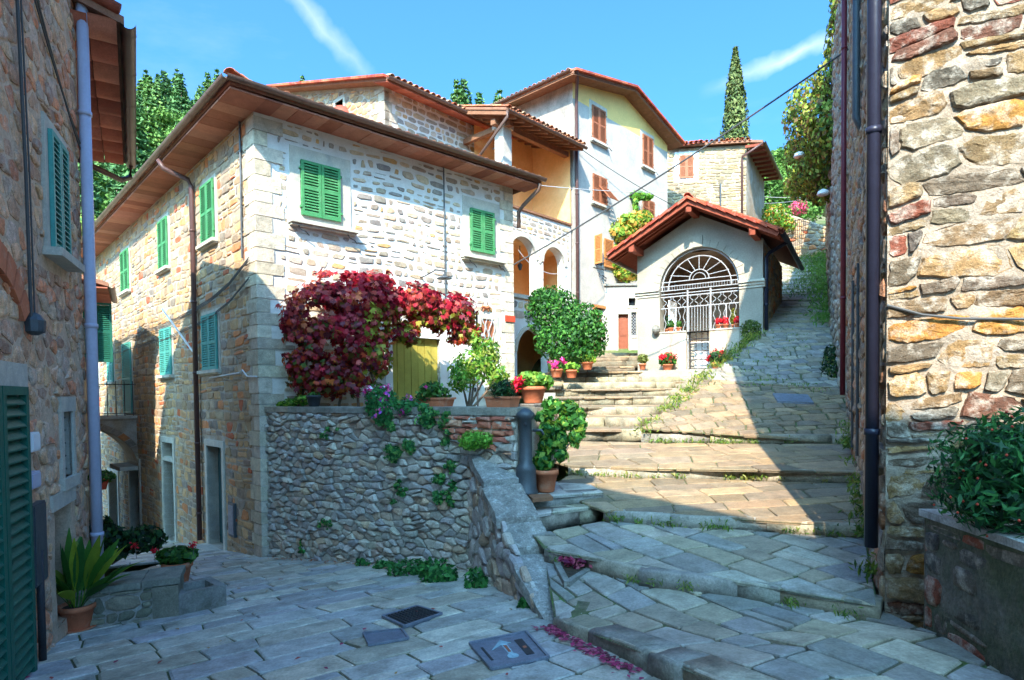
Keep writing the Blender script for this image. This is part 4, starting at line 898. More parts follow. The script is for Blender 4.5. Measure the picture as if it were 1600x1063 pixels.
for k in range(nv):      # verge tiles
    s0 = -e + (UL + e) * k / nv; s1 = s0 + (UL + e) / nv * .97; mb = MB(); mb.slab([upt(s0, -.47, .02), upt(s1, -.47, .02), upt(s1, -.27, .03), upt(s0, -.27, .03)], .07, REDC(vr)); obj('verge_tile', mb, M['tile'], roof)
tile_roof(roof, upt(-e, -.3), upt(-e, 5.2), np.array(upt(UL, 0)) - np.array(upt(-e, 0)), 4, random.Random(35), single=1, cap=26)
planks(up, np.array(upt(-e, -.35, -.13)), np.array(upt(-e, 5.0, -.13)), np.array(upt(0, 5.0, -.13)), np.array(upt(0, -.35, -.13)), 18, M['soffit'], pal([C(176, 98, 76), C(160, 84, 64)]), vr)
gutter(up, [np.array(upt(-e - .07, -.35, -.02)), np.array(upt(-e - .07, 4.7, -.02))], .07)
q = upt(-e - .05, 4.55, -.1); pipe(up, [q, (q[0] - .1, q[1] + .1, q[2] - .25), Ur.p(4.25, 8.3, .1), Ur.p(4.25, 6.4, .1)], .05, M['pipe_pale'])
mb = MB(); mb.hexa([Ur.p(s, z, o) for o in (-6.2, -.3) for z in (-1, 8.9) for s in (.3, 4.4)]); obj('rear_wall', mb, M['mortar_tan'], up)
# satellite dish
q = Ul.hit(546, 182); dc = np.array(Ul.p(q[0], q[1], .35)); sd = thing('satellite_dish', 'small red satellite dish on the wall of the upper stone house', 'satellite dish', dc)
mb = MB(); n_ = np.array([-.05, -.95, .3]); n_ /= np.linalg.norm(n_); x_ = np.cross(n_, [0, 0, 1]); x_ /= np.linalg.norm(x_); y_ = np.cross(x_, n_); V = []; F = []
for i, (rr, dd) in enumerate([(.0, -.07), (.12, -.06), (.22, -.03), (.28, 0)]):
    for j in range(16): V.append(dc + x_ * rr * cos(j * pi / 8) + y_ * rr * sin(j * pi / 8) + n_ * dd)
F = [(i * 16 + j, i * 16 + (j + 1) % 16, (i + 1) * 16 + (j + 1) % 16, (i + 1) * 16 + j) for i in range(3) for j in range(16)]
mb.add(V, F); V2 = [v - n_ * .012 for v in V]; mb.add(V2, F); obj('dish', mb, M['red'], sd, True)
mb = MB(); mb.tube([dc - n_ * .07, dc - np.array([*Ul.n, 0]) * .36], .02, 6); mb.tube([dc - y_ * .26, dc - y_ * .15 + n_ * .25], .01, 6); obj('arm', mb, M['iron_grey'], sd)

# ================================================================ WHITE GABLED HOUSE
Wc = (2.2, 21.5); Wf = Pl(Wc, (.927, 1)); Wl = Pl(Wc, (1, -.927))
wh = thing('white_gabled_house', 'tall white plastered house with brown shutters and a yellow band under its gable', 'house', (*Wc, 1))
wr = Wf.hit(1043, 300)[0]; ap = Wf.hit(975, 148); zl = Wf.hit(900, 130)[1]; zr = Wf.hit(1043, 225)[1]; zy = 10.25
wins = []
def wbox(x0, x1, y0, y1, pl=None): pl = pl or Wf; a = pl.hit(x0, (y0 + y1) / 2); b = pl.hit(x1, (y0 + y1) / 2); z1_ = pl.hit((x0 + x1) / 2, y0)[1]; z0 = pl.hit((x0 + x1) / 2, y1)[1]; return (a[0], b[0], z0, z1_)
wW = [wbox(924, 945, 170, 222), wbox(1003, 1019, 214, 262), wbox(925, 947, 276, 319), wbox(1003, 1021, 313, 340)]
wo_ = wbox(929, 941, 373, 415); wdoor = wbox(929, 950, 482, 556)
obj('wall', wall_mesh(Wf, rect(0, wr, 0, zy), [wo_, wdoor], .5, .0, 4), M['plaster_white'], wh)
obj('wall', wall_mesh(Wf, orient([(0, zy), (wr, zy), (wr, max(zr, zy + .02)), (ap[0], ap[1]), (0, zl)]), [], .5), M['plaster_yellow'], wh)
obj('wall', wall_mesh(Wl, rect(-11, 0, 0, zl), [], 1.), M['plaster_grey'], wh)
for i, q in enumerate(wW):
    wn = window(wh, Wf, *q, M['brownsh'], fw=.13, fwt=.16, fwb=.02, sill=True, sw=.1, sh=.08, fmat='dressed', off=.03)
    mb = MB()
    for s in (q[0] - .05, q[1] + .1): mb.tube([Wf.p(s, q[2] + .05, .05), Wf.p(s + .02, q[2] - .16, .16), Wf.p(s + .1, q[2] - .2, .18)], .014, 5)
    obj('shutter_hook', mb, M['iron_dark'], wn)
q = wW[2]; mb = MB()     # flap pushed out at the bottom of the middle shutter
for k in range(9):
    t = k / 8; mb.bar(Wf.p(q[0] + .38, q[2] + .62 - t * .5, .08 + t * .42), Wf.p(q[1] + .02, q[2] + .62 - t * .5, .08 + t * .42), .05, .016)
for s in (q[0] + .38, q[1] + .02): mb.bar(Wf.p(s, q[2] + .64, .06), Wf.p(s, q[2] + .1, .52), .04, .03)
obj('shutter_flap', mb, M['brownsh'], wh)
mb = MB(); s0, s1, z0, z1_ = wo_; fw = .12
for t in ((s0 - fw, s0, z0 - .1, z1_ + fw), (s1, s1 + fw, z0 - .1, z1_ + fw), (s0, s1, z1_, z1_ + fw), (s0, s1, z0 - .1, z0)): Wf.box(mb, *t, -.1, .025)
wn = obj('window', mb, M['dressed'], wh); mb = MB(); Wf.box(mb, s0, s1, z0, z1_, -.2, -.17); obj('pane', mb, M['glass'], wn)
shutters(wn, Pl(Wf.p(s1 + .02, 0, 0)[:2], Wf.d), 0, .6, z0, z1_ + .05, M['orangesh'], 1, .06)
lp = Pl(Wf.p(s0, 0, .02)[:2], Wf.n * 1.0 + Wf.d * -.2); shutters(wn, lp, 0, .38, z0, z1_ + .05, M['orangesh'], 1, .0)
s0, s1, z0, z1_ = wdoor; mb = MB()
for t in ((s0 - .1, s0, z0, z1_ + .1), (s1, s1 + .1, z0, z1_ + .1), (s0, s1, z1_, z1_ + .1)): Wf.box(mb, *t, -.15, .03)
df = obj('doorway', mb, M['orangesh'], wh); mb = MB(); Wf.box(mb, s0, s1, z0, z1_, -.22, -.17); [Wf.box(mb, s0 + .05 + k * .24, s0 + .23 + k * .24, z0 + .1, z1_ - .2, -.17, -.15) for k in range(int((s1 - s0) / .25))]; obj('door', mb, M['door_red'], df)
# roof: two slopes running back from the gable
bk = np.array([*(-Wf.n), 0.]); L0, L1, L2 = -.6, ap[0], wr + .45
def rp(s, z, b, dz=0): q = np.array(Wf.p(s, z)) + bk * b; q[2] += dz; return q
sl1 = (ap[1] - zl) / ap[0]; sl2 = (ap[1] - zr) / (wr - ap[0]); zA = ap[1] + .1; zL = zA - sl1 * (L1 - L0); zR = zA - sl2 * (L2 - L1)
mb = MB(); mb.slab([rp(L0, zL, -.5), rp(L1, zA, -.5), rp(L1, zA, 11), rp(L0, zL, 11)], .1); mb.slab([rp(L1, zA, -.5), rp(L2, zR, -.5), rp(L2, zR, 11), rp(L1, zA, 11)], .1); roof = obj('roof', mb, M['roofbed'], wh)
r = random.Random(6)
for (a, za, b, zb_) in ((L0, zL, L1, zA), (L1, zA, L2, zR)):
    n = int(sqrt((b - a) ** 2 + (za - zb_) ** 2) / .34)
    for k in range(n):
        t0, t1 = k / n, (k + .97) / n; mb = MB(); mb.slab([rp(a + (b - a) * t0, za + (zb_ - za) * t0, -.62, .04), rp(a + (b - a) * t1, za + (zb_ - za) * t1, -.62, .04), rp(a + (b - a) * t1, za + (zb_ - za) * t1, -.38, .05), rp(a + (b - a) * t0, za + (zb_ - za) * t0, -.38, .05)], .075, REDC(r)); obj('verge_tile', mb, M['tile'], roof)
tile_roof(roof, rp(L0, zL, 11), rp(L0, zL, -.4), rp(L1, zA, 0) - rp(L0, zL, 0), 3, random.Random(36), single=1, cap=60)
planks(wh, rp(L0, zL, -.5, -.12), rp(L0, zL, 10, -.12), rp(0, zL + sl1 * .6, 10, -.12), rp(0, zL + sl1 * .6, -.5, -.12), 28, M['wood_brown'], pal([(1, 1, 1)]), r)
for (a, za, b, zb_) in ((0, zL + sl1 * .6, L1, zA), (L1, zA, wr, zR + sl2 * .45)): planks(wh, rp(a, za, -.5, -.12), rp(b, zb_, -.5, -.12), rp(b, zb_, .1, -.12), rp(a, za, .1, -.12), 8, M['wood_brown'], pal([(1, 1, 1)]), r)
pipe(wh, [rp(L0 + .1, zL, -.55), rp(-.2, zL - .1, -.35), Wf.p(.08, zL - .75, .1), Wf.p(.08, 8, .1), Wf.p(.08, 1.2, .1)], .055, M['pipe_brown'])
gutter(wh, [rp(L0 - .06, zL + .02, -.4), rp(L0 - .06, zL + .02, 10.5)], .06)
mb = MB(); q0 = Wf.hit(937, 436); mb.tube([Wf.p(q0[0] - .1, q0[1] + .2, .03), Wf.p(q0[0] - .12, q0[1], .2), Wf.p(q0[0], q0[1] - .12, .26), Wf.p(q0[0] + .12, q0[1] + .02, .2), Wf.p(q0[0] + .02, q0[1] + .12, .1)], .02, 6); obj('iron_bracket', mb, M['iron_dark'], wh)
mb = MB(); mb.hexa([Wf.p(s, z, o) for o in (-10, -.3) for z in (0, 10.2) for s in (.3, wr)]); obj('rear_wall', mb, M['plaster_grey'], wh)
gq = wbox(790, 818, 181, 192, Wl)   # green shutter low on the grey side
window(wh, Wl, gq[0], gq[1], gq[2] - .5, gq[3], M['green'], fw=.08)

# ================================================================ OCHRE LOGGIA HOUSE
og = thing('loggia_house', 'ochre house with an open roofed loggia above and two small arches with a column below', 'house', (0, 19.3, .3))
OS0 = -3.5; zpar = Wf.hit(840, 337)[1]; zev = Wf.hit(860, 224)[1]; zsl = Wf.hit(835, 464)[1]; zsp = Wf.hit(843, 408)[1]
a1 = (OS0 + .22, Wf.hit(838, 430)[0]); a2 = (Wf.hit(849, 430)[0], Wf.hit(882, 430)[0]); ga = (Wf.hit(808, 560)[0], Wf.hit(856, 560)[0])
ra, rb = (a1[1] - a1[0]) / 2, (a2[1] - a2[0]) / 2; zt = zsp + max(ra, rb) + .12
gz = .55; gsp = Wf.hit(832, 514)[1] - (ga[1] - ga[0]) / 2; gt = gsp + (ga[1] - ga[0]) / 2 + .1
holes = [(a1[0], a1[1], zsl, zt), (a2[0], a2[1], zsl, zt), (ga[0], ga[1], gz, gt)]
mb = wall_mesh(Wf, rect(OS0, -.16, 0, zpar), holes, .25, .0, 4, depth=.3)
for (a, b, zs_, t) in ((*a1, zsp, zt), (*a2, zsp, zt), (*ga, gsp, gt)): arch_fill(mb, Wf, a, b, zs_, t, .3)
ow = obj('wall', mb, M['mortar_white'], og)
lay(courses(OS0, -.2, zsp - .2, zpar, (.14, .22), (.2, .45), random.Random(41), .02), mapper(Wf), ow, M['stone'], STF, random.Random(42), cap=120, h=(.006, .02), joint=.05, bulge=.1, smooth=False, outline=rect(OS0 + .02, -.2, zsp + .1, zpar - .06), holes=[(a1[0] - .12, a1[1] + .12, 0, zsp + ra + .14), (a2[0] - .12, a2[1] + .12, 0, zsp + rb + .14)])
lay(courses(OS0, -.2, gz, zsl, (.2, .3), (.3, .6), random.Random(43), .02), mapper(Wf), ow, M['stone'], STF, random.Random(44), cap=60, h=(.006, .02), joint=.05, bulge=.1, smooth=False, outline=rect(OS0 + .02, -.2, gz, zsl - .1), holes=[(ga[0] - .15, ga[1] + .15, 0, gt + .1)])
mb = MB(); arch_ring(mb, Wf, *a1, zsp, .13, -.05, .03); obj('arch', mb, M['dressed'], og); mb = MB(); arch_ring(mb, Wf, *a2, zsp, .13, -.05, .031); obj('arch', mb, M['dressed'], og)
mb = MB(); arch_ring(mb, Wf, *ga, gsp, .14, -.05, .03); obj('arch', mb, M['dressed'], og)
sc_ = (a1[1] + a2[0]) / 2; cp = Wf.p(sc_, zsl, -.13); mb = MB(); mb.lathe(cp, [(.13, 0), (.13, .06), (.1, .1), (.085, .15), (.078, zsp - zsl - .28), (.1, zsp - zsl - .24), (.09, zsp - zsl - .2), (.16, zsp - zsl - .08), (.17, zsp - zsl)], 14); obj('column', mb, M['dressed'], og, True)
mb = MB(); Wf.box(mb, OS0 - .05, -.16, zpar, zpar + .07, -.3, .06); obj('parapet_coping', mb, M['wood_brown'], og)
mb = MB(); Wf.box(mb, OS0, -.18, zsl - .12, zsl, -.3, .06); obj('sill', mb, M['dressed'], og)
dp = 1.7     # ochre rooms behind
mb = MB(); sbk = Wf.off(-dp).hit(741, 230)[0]; mb.quad(Wf.p(sbk, zpar - .6, -dp), Wf.p(0, zpar - .6, -dp), Wf.p(0, zev + 1, -dp), Wf.p(sbk, zev + 1, -dp)); mb.quad(Wf.p(-.17, 0, -.0), Wf.p(-.17, 0, -dp), Wf.p(-.17, zev + .8, -dp), Wf.p(-.17, zev + .25, .0))
for zf_ in (zpar - .75, zt + .15, zsl - .3): Wf.box(mb, OS0 + .02, -.18, zf_ - .15, zf_, -dp, -.3)
mb.quad(Wf.p(OS0, 0, -dp + .01), Wf.p(0, 0, -dp + .01), Wf.p(0, zpar, -dp + .01), Wf.p(OS0, zpar, -dp + .01)); mb.quad(Wf.p(OS0 + .02, 0, 0), Wf.p(OS0 + .02, 0, -dp), Wf.p(OS0 + .02, zpar, -dp), Wf.p(OS0 + .02, zpar, 0))
obj('inner_wall', mb, M['plaster_ochre'], og)
mb = MB(); Wf.box(mb, a1[0] + .25, a1[0] + .95, zsl, zsp + .1, -dp + .02, -dp + .06); obj('door', mb, M['wood_brown'], og)
mb = MB(); Wf.box(mb, OS0 + 1.0, OS0 + 1.5, zpar - .5, zpar + 1.5, -dp + .0, -dp + .05); obj('door', mb, M['brownsh'], og)
Os = Pl(Wf.p(OS0, 0)[:2], (1, -.927))      # side of the loggia, facing left
obj('side_wall', wall_mesh(Os, rect(-4, 0, 0, zpar), [], 1.), M['mortar_white'], og)
pcx = Wf.p(OS0 + .2, 0, -.2); mb = MB(); Wf.box(mb, OS0 + .03, OS0 + .4, zpar + .07, zev - .14, -.4, -.03); Wf.box(mb, OS0 - .02, OS0 + .45, zev - .14, zev - .02, -.45, .02); obj('pillar', mb, M['plaster_white'], og)
ovo = .55; E0_ = np.array(Wf.p(OS0 - .45, zev, ovo)); E1_ = np.array(Wf.p(-.05, zev, ovo)); upv = np.array([*(-Wf.n * (dp + ovo + .4)), .85])
mb = MB(); mb.slab([E0_ + [0, 0, .1], E1_ + [0, 0, .1], E1_ + upv + [0, 0, .1], E0_ + upv + [0, 0, .1]], .06); roof = obj('roof', mb, M['roofbed'], og)
for k in range(11):
    t = (k + .2) / 10.6; a = E0_ + (E1_ - E0_) * t; mb = MB(); mb.bar(a + [0, 0, -.04], a + upv + [0, 0, -.04], .09, .12); obj('rafter', mb, M['wood_brown'], roof)
planks(roof, E0_ + [0, 0, .045], E0_ + upv + [0, 0, .045], E1_ + upv + [0, 0, .045], E1_ + [0, 0, .045], 9, M['wood_brown'], pal([(1, 1, 1)]), r, th=.02)
mb = MB(); mb.bar(Wf.p(OS0 - .3, zev - .06, -.15), Wf.p(-.16, zev - .06, -.15), .18, .16); mb.bar(Os.p(-2.2, zev - .06, -.15), Os.p(.2, zev - .06, -.15), .16, .16); obj('beam', mb, M['wood_brown'], roof)
tile_roof(roof, E0_ + [0, 0, .1], E1_ + [0, 0, .1], upv, 7, random.Random(45), single=2, cap=50)
gutter(og, [E0_ + np.array([*Wf.n * .06, .02]), E1_ + np.array([*Wf.n * .06, .02])], .065)
q = E0_ + np.array([*Wf.n * .05, -.03]); e_ = hy(745, 250, 18.6); pipe(og, [q, q + [0, 0, -.15], e_], .045, M['gutter'])
q = Wf.hit(829, 397); lan = thing('wall_lantern', 'small dark lantern hanging inside the left arch of the ochre loggia', 'lantern', Wf.p(a1[0] + 1.1, zsp - .25, -.6)); c_ = np.array(Wf.p(a1[0] + 1.15, zsp - .25, -.6)); mb = MB(); mb.tube([c_ + [0, 0, .2], c_ + [0, 0, .8]], .012, 6); mb.lathe(c_, [(.04, 0), (.08, .15), (.09, .17), (.02, .24)], 6); obj('lantern_body', mb, M['iron_dark'], lan)

# ================================================================ LINK WALL WITH THE SMALL DOOR
Kp = Pl((3.35, 22.9), (1, -.02)); kw = thing('plaster_wall', 'low pale plaster wall with a small red brown door, between white house and chapel', 'wall', (3.4, 22.9, 1.3))
kd = wbox(966, 982, 491, 556, Kp); kl = wbox(986, 994.5, 488, 524, Kp); ks = wbox(982, 993, 466, 478, Kp); ktz = Kp.hit(970, 447)[1]
obj('wall', wall_mesh(Kp, rect(0, 4.0, .3, ktz), [kd, kl, ks], .6, depth=.25), M['plaster_white'], kw)
mb = MB(); fw = .1
for t in ((kd[0] - fw, kd[0], kd[2], kd[3] + fw), (kd[1], kd[1] + fw, kd[2], kd[3] + fw), (kd[0], kd[1], kd[3], kd[3] + fw)): Kp.box(mb, *t, -.1, .02)
df = obj('doorway', mb, M['dressed'], kw); mb = MB(); Kp.box(mb, kd[0], kd[1], kd[2], kd[3], -.2, -.14); Kp.box(mb, kd[0] + .08, kd[1] - .08, kd[2] + .1, kd[2] + .6, -.14, -.12); Kp.box(mb, kd[0] + .08, kd[1] - .08, kd[2] + .75, kd[3] - .1, -.14, -.12); obj('door', mb, M['door_red'], df)
for nm, q in (('lattice', kl), ('small', ks)):
    mb = MB()
    for t in ((q[0] - .07, q[0], q[2], q[3] + .07), (q[1], q[1] + .07, q[2], q[3] + .07), (q[0] - .07, q[1] + .07, q[2] - .1, q[2]), (q[0], q[1], q[3], q[3] + .07)): Kp.box(mb, *t, -.08, .03)
    wn = obj('window', mb, M['dressed'], kw); mb = MB(); Kp.box(mb, q[0], q[1], q[2], q[3], -.2, -.16); obj('pane', mb, M['glass'], wn)
    if nm == 'lattice':
        mb = MB(); w_ = q[1] - q[0]
        for k in range(-2, 8): mb.tube([Kp.p(q[0], q[2] + k * w_ * .55, -.06), Kp.p(q[1], q[2] + k * w_ * .55 + w_ * 1.1, -.06)], .008, 4); mb.tube([Kp.p(q[1], q[2] + k * w_ * .55, -.05), Kp.p(q[0], q[2] + k * w_ * .55 + w_ * 1.1, -.05)], .008, 4)
        obj('lattice', mb, M['iron_white'], wn)
mb = MB(); Kp.box(mb, 0, 4.0, ktz, ktz + .08, -.4, .08); obj('coping', mb, M['tile'], kw)

# ================================================================ SMALL STONE HOUSE UP THE HILL
Sf = Pl((6.85, 28.3), (1, -.12)); sh_ = thing('small_stone_house', 'small stone house with one red shuttered window under a tiled hood, behind the chapel', 'house', (8.8, 28, 4))
sr = Sf.hit(1166, 280)[0]; zS0 = Sf.hit(1045, 226)[1]; zS1 = Sf.hit(1160, 227)[1]; zS = min(zS0, zS1)
sw = wbox(1061, 1084, 243, 279, Sf)
w0 = obj('wall', wall_mesh(Sf, [(0, 3), (sr, 3), (sr, zS), (0, zS)], [], .4, .01, 7, 3.), M['mortar_tan'], sh_)
lay(courses(0, sr, 7, zS, (.12, .2), (.2, .6), random.Random(51), .03), mapper(Sf), w0, M['stone'], pal([C(164, 138, 104), C(146, 128, 100), C(174, 148, 110), C(132, 118, 96)], None, .12), random.Random(52), cap=280, h=(.01, .035), joint=.025, bulge=.1, smooth=False, outline=rect(.02, sr, 7, zS - .03), holes=[(sw[0] - .22, sw[1] + .22, sw[2] - .15, sw[3] + .2)], minpx=25)
wn = window(sh_, Sf, *sw, M['brownsh'], fw=.2, fmat='white', sill=False, fwb=.16, fwt=.16)
tile_roof(wn, Sf.p(sw[0] - .5, sw[3] + .3, .35), Sf.p(sw[1] + .35, sw[3] + .42, .35), (*(-Sf.n * .35), .16), 1, random.Random(2), colf=REDC, single=1, cap=12)
Sr = Pl(Sf.p(sr, 0)[:2], (.6, 1)); obj('wall', wall_mesh(Sr, rect(0, 5, 3, zS), [], 1.), M['mortar_tan'], sh_)
mb = MB(); ta = [Sf.p(-.3, zS + .12, .25), Sf.p(sr + .1, zS + .12, .25)]; tb = [Sr.p(-.3, zS - .05, .75), Sr.p(5.3, zS - .05, .75)]; top = [Sf.p(-.3, zS + .5, -3), Sf.p(sr - .8, zS + .5, -3)]
mb.slab([ta[0], ta[1], top[1], top[0]], .1); mb.slab([tuple(np.array(ta[1])), tb[0], tb[1], Sr.p(5.3, zS + .6, -.9)], .1); roof = obj('roof', mb, M['roofbed'], sh_)
tile_roof(roof, ta[0], ta[1], np.array(top[0]) - np.array(ta[0]), 2, random.Random(53), single=1, cap=24)
for k in range(9): mb = MB(); s = -.2 + k * .62; mb.bar(Sr.p(s, zS - .16, .0), Sr.p(s, zS - .2, .72), .09, .11); obj('rafter', mb, M['wood_red'], roof)
gutter(sh_, [Sr.p(-.3, zS - .1, .8), Sr.p(5.3, zS - .1, .8)], .06)
pipe(sh_, [Sr.p(-.25, zS - .15, .75), Sf.p(sr - .2, zS - .55, .1), Sf.p(sr - .2, zS - .7, .08), Sf.p(sr - .2, 6, .08)], .05, M['pipe_brown'])
mb = MB(); s = Sf.hit(1125, 300)[0]; mb.tube([Sf.p(s, 7, .1), Sf.p(s, Sf.hit(1125, 288)[1], .1)], .04, 6); obj('flue', mb, M['iron_grey'], sh_)
mb = MB(); mb.hexa([Sf.p(s, z, o) for o in (-5, -.3) for z in (3, zS) for s in (.1, sr - .1)]); obj('rear_wall', mb, M['mortar_tan'], sh_)

# ================================================================ CHAPEL
Cl = (3.69, 18.0); Cf = Pl(Cl, (.85, -.53)); cr = Cf.hit(1192, 480)[0]; ch = thing('chapel', 'small open chapel with a red timbered gable roof and a pale iron arched gate', 'chapel', (5.2, 17, .6))
zeL = 4.05; zap = 4.95; cmid = cr / 2; cb = .5
ar0, ar1 = Cf.hit(1031, 470)[0], Cf.hit(1155, 470)[0]; zspr = Cf.hit(1092, 448)[1]; rC = (ar1 - ar0) / 2; zin = Cf.hit(1040, 521)[1]
ga0, ga1 = Cf.hit(1073, 560)[0], Cf.hit(1109, 560)[0]; ztA = zspr + rC + .05
oC = orient([(0, cb), (cr, cb), (cr, zeL), (cmid, zap), (0, zeL)]); hC = [(ar0, ar1, zin, ztA), (ga0, ga1, .64, zin)]
mb = wall_mesh(Cf, oC, hC, .4, 0, 3, depth=.4); arch_fill(mb, Cf, ar0, ar1, zspr, ztA, .4, 28); obj('wall', mb, M['chapel'], ch)
mb = MB()
for k in range(17):
    arch_ring(mb, Cf, ar0, ar1, zspr, .19, -.1, .018, 2, a0=pi * k / 17 + .006, a1=pi * (k + 1) / 17 - .006)
    if k in (8,): Cf.box(mb, cmid - .13 + (ar0 + ar1) / 2 - cmid, cmid + .13 + (ar0 + ar1) / 2 - cmid, zspr + rC + .0, zspr + rC + .3, -.05, .06)
obj('arch', mb, M['chapel'], ch)
for (a, b) in ((-.06, ar0), (ar1, cr + .06)):       # impost mouldings
    mb = MB()
    for (z0, z1_, o) in ((zspr - .17, zspr - .1, .03), (zspr - .1, zspr - .03, .07), (zspr - .03, zspr + .03, .12)): Cf.box(mb, a, b + (0 if a > 0 else 0), z0, z1_, -.1, o)
    obj('cornice', mb, M['dressed'], ch)
for (a, b) in ((ar0, ga0), (ga1, ar1)):
    mb = MB(); Cf.box(mb, a, b, .55, zin, -.25, .035); pp = obj('parapet', mb, M['rust_plaster'], ch); mb = MB(); Cf.box(mb, a, b, zin, zin + .035, -.28, .06); obj('coping', mb, M['dressed'], pp)
mb = MB(); Cf.box(mb, -.1, cr * .72, .40, .66, -.3, .55); obj('plinth_step', mb, M['chapel'], ch)
# inside
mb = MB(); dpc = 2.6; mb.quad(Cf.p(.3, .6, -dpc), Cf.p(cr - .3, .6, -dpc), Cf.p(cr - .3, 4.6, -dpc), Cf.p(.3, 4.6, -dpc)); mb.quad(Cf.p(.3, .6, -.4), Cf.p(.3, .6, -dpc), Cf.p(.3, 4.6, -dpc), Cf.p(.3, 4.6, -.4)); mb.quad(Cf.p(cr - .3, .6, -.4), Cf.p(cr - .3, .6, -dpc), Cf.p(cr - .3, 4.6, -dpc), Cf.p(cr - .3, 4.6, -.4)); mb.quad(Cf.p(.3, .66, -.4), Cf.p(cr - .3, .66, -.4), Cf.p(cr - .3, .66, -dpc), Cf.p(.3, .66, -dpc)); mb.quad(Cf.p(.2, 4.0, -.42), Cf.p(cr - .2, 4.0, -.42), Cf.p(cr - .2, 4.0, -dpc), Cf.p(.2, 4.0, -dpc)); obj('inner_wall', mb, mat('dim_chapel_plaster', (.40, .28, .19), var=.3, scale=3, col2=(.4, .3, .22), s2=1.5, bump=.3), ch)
al = thing('altar', 'stone altar with candlesticks and a white cloth, inside the chapel behind the gate', 'altar', Cf.p(cmid, .66, -2.2)); mb = MB(); Cf.box(mb, cmid - .7, cmid + .7, .66, 1.55, -2.5, -1.9); obj('table', mb, M['dressed'], al); mb = MB(); Cf.box(mb, cmid - .75, cmid + .75, 1.55, 1.59, -2.55, -1.85); Cf.box(mb, cmid - .5, cmid + .5, 1.2, 1.56, -1.85, -1.84); obj('altar_cloth', mb, M['white'], al)
# side wall and body
Cs = Pl(Cf.p(cr, 0)[:2], (.5, .87)); w0 = obj('wall', wall_mesh(Cs, rect(0, 4.2, 0, zeL), [], .6), M['mortar_tan'], ch)
lay(voro(0, 4.2, .8, zeL, .3, .18, random.Random(61)), mapper(Cs), w0, M['stone'], STL, random.Random(62), cap=60, h=(.01, .03), outline=rect(.25, 4.2, .8, zeL))
Cl2 = Pl(np.array(Cl) + np.array([.5, .87]) / 1.003 * 4.2, (-.5, -.87)); obj('wall', wall_mesh(Cl2, rect(0, 4.2, 0, zeL), [], 2.), M['chapel'], ch)
mb = MB(); q = [Cf.p(0, 0, -.0), Cf.p(cr, 0, 0)]; bkv = np.array([.5, .87, 0]) * 4.2
mb.quad(np.array(Cf.p(0, 0)) + bkv, np.array(Cf.p(cr, 0)) + bkv, np.array(Cf.p(cr, 4)) + bkv, np.array(Cf.p(0, 4)) + bkv); obj('wall', mb, M['chapel'], ch)
# roof with purlins, rafters and clay tiles
bdir = np.array([.5, .87, 0]); oh = .85; fw3 = np.array([*Cf.n, 0])
def cpt(s, z, b, dz=0): q = np.array(Cf.p(s, z)); q = q + (fw3 * (-b) if b < 0 else bdir * b); q[2] += dz; return q
slp = (zap - zeL) / cmid; LE, RE = -.55, cr + .5
def zro(s): return zap + .14 - slp * abs(s - cmid)
roofs = MB(); roofs.slab([cpt(LE, zro(LE), -oh, .06), cpt(cmid, zro(cmid), -oh, .06), cpt(cmid, zro(cmid), 4.4, .06), cpt(LE, zro(LE), 4.4, .06)], .05); roofs.slab([cpt(cmid, zro(cmid), -oh, .06), cpt(RE, zro(RE), -oh, .06), cpt(RE, zro(RE), 4.4, .06), cpt(cmid, zro(cmid), 4.4, .06)], .05); roof = obj('roof', roofs, M['wood_red'], ch)
for (a, b) in ((LE, cmid), (cmid, RE)):
    for j, bb in enumerate((-oh + .04, -oh + .26, -oh + .48)):
        mb = MB(); mb.bar(cpt(a, zro(a), bb, -.03), cpt(b, zro(b), bb, -.03), .09, .1); obj('rafter', mb, M['wood_red'], roof)
for s in (.12, cmid, cr - .12):
    mb = MB(); mb.bar(cpt(s, zro(s), -oh + .05, -.17), cpt(s, zro(s), .0, -.17), .15, .17); q = cpt(s, zro(s), -oh + .02, -.17); mb.bar(q, q + [0, 0, -.12], .12, .1); obj('purlin', mb, M['wood_red'], roof)
r = random.Random(9)
for (a, b) in ((LE, cmid), (cmid, RE)):
    n = 9
    for k in range(n):
        t0, t1 = k / n, (k + .98) / n; lift = .018 * (k % 2)
        mb = MB(); s0, s1 = a + (b - a) * t0, a + (b - a) * t1
        up_in = .03
        mb.slab([cpt(s0, zro(s0), -oh - .09, .10 + (up_in if a > cmid - .1 else 0)), cpt(s1, zro(s1), -oh - .09, .10 + (0 if a > cmid - .1 else up_in)), cpt(s1, zro(s1), -oh + .14, .12 + (0 if a > cmid - .1 else up_in)), cpt(s0, zro(s0), -oh + .14, .12 + (up_in if a > cmid - .1 else 0))], .075, REDC(r)); obj('verge_tile', mb, M['tile'], roof)
tile_roof(roof, cpt(LE, zro(LE), 4.4, .08), cpt(LE, zro(LE), -oh + .1, .08), cpt(cmid, zro(cmid), 0) - cpt(LE, zro(LE), 0), 7, random.Random(63), colf=REDC, single=1, cap=24)
tile_roof(roof, cpt(RE, zro(RE), -oh + .1, .08), cpt(RE, zro(RE), 4.4, .08), cpt(cmid, zro(cmid), 0) - cpt(RE, zro(RE), 0), 7, random.Random(64), colf=REDC, single=1, cap=24)
mb = MB(); hr = random.Random(3)
for k in range(16): half_tile(mb, cpt(cmid, zro(cmid), -oh - .08 + k * .33, .12), np.array([*Cf.d, 0]), bdir if k > 2 else -fw3, np.array([0, 0, 1.]), .38, .1, .085, REDC(hr))
obj('ridge_tiles', mb, M['tile'], roof, True)
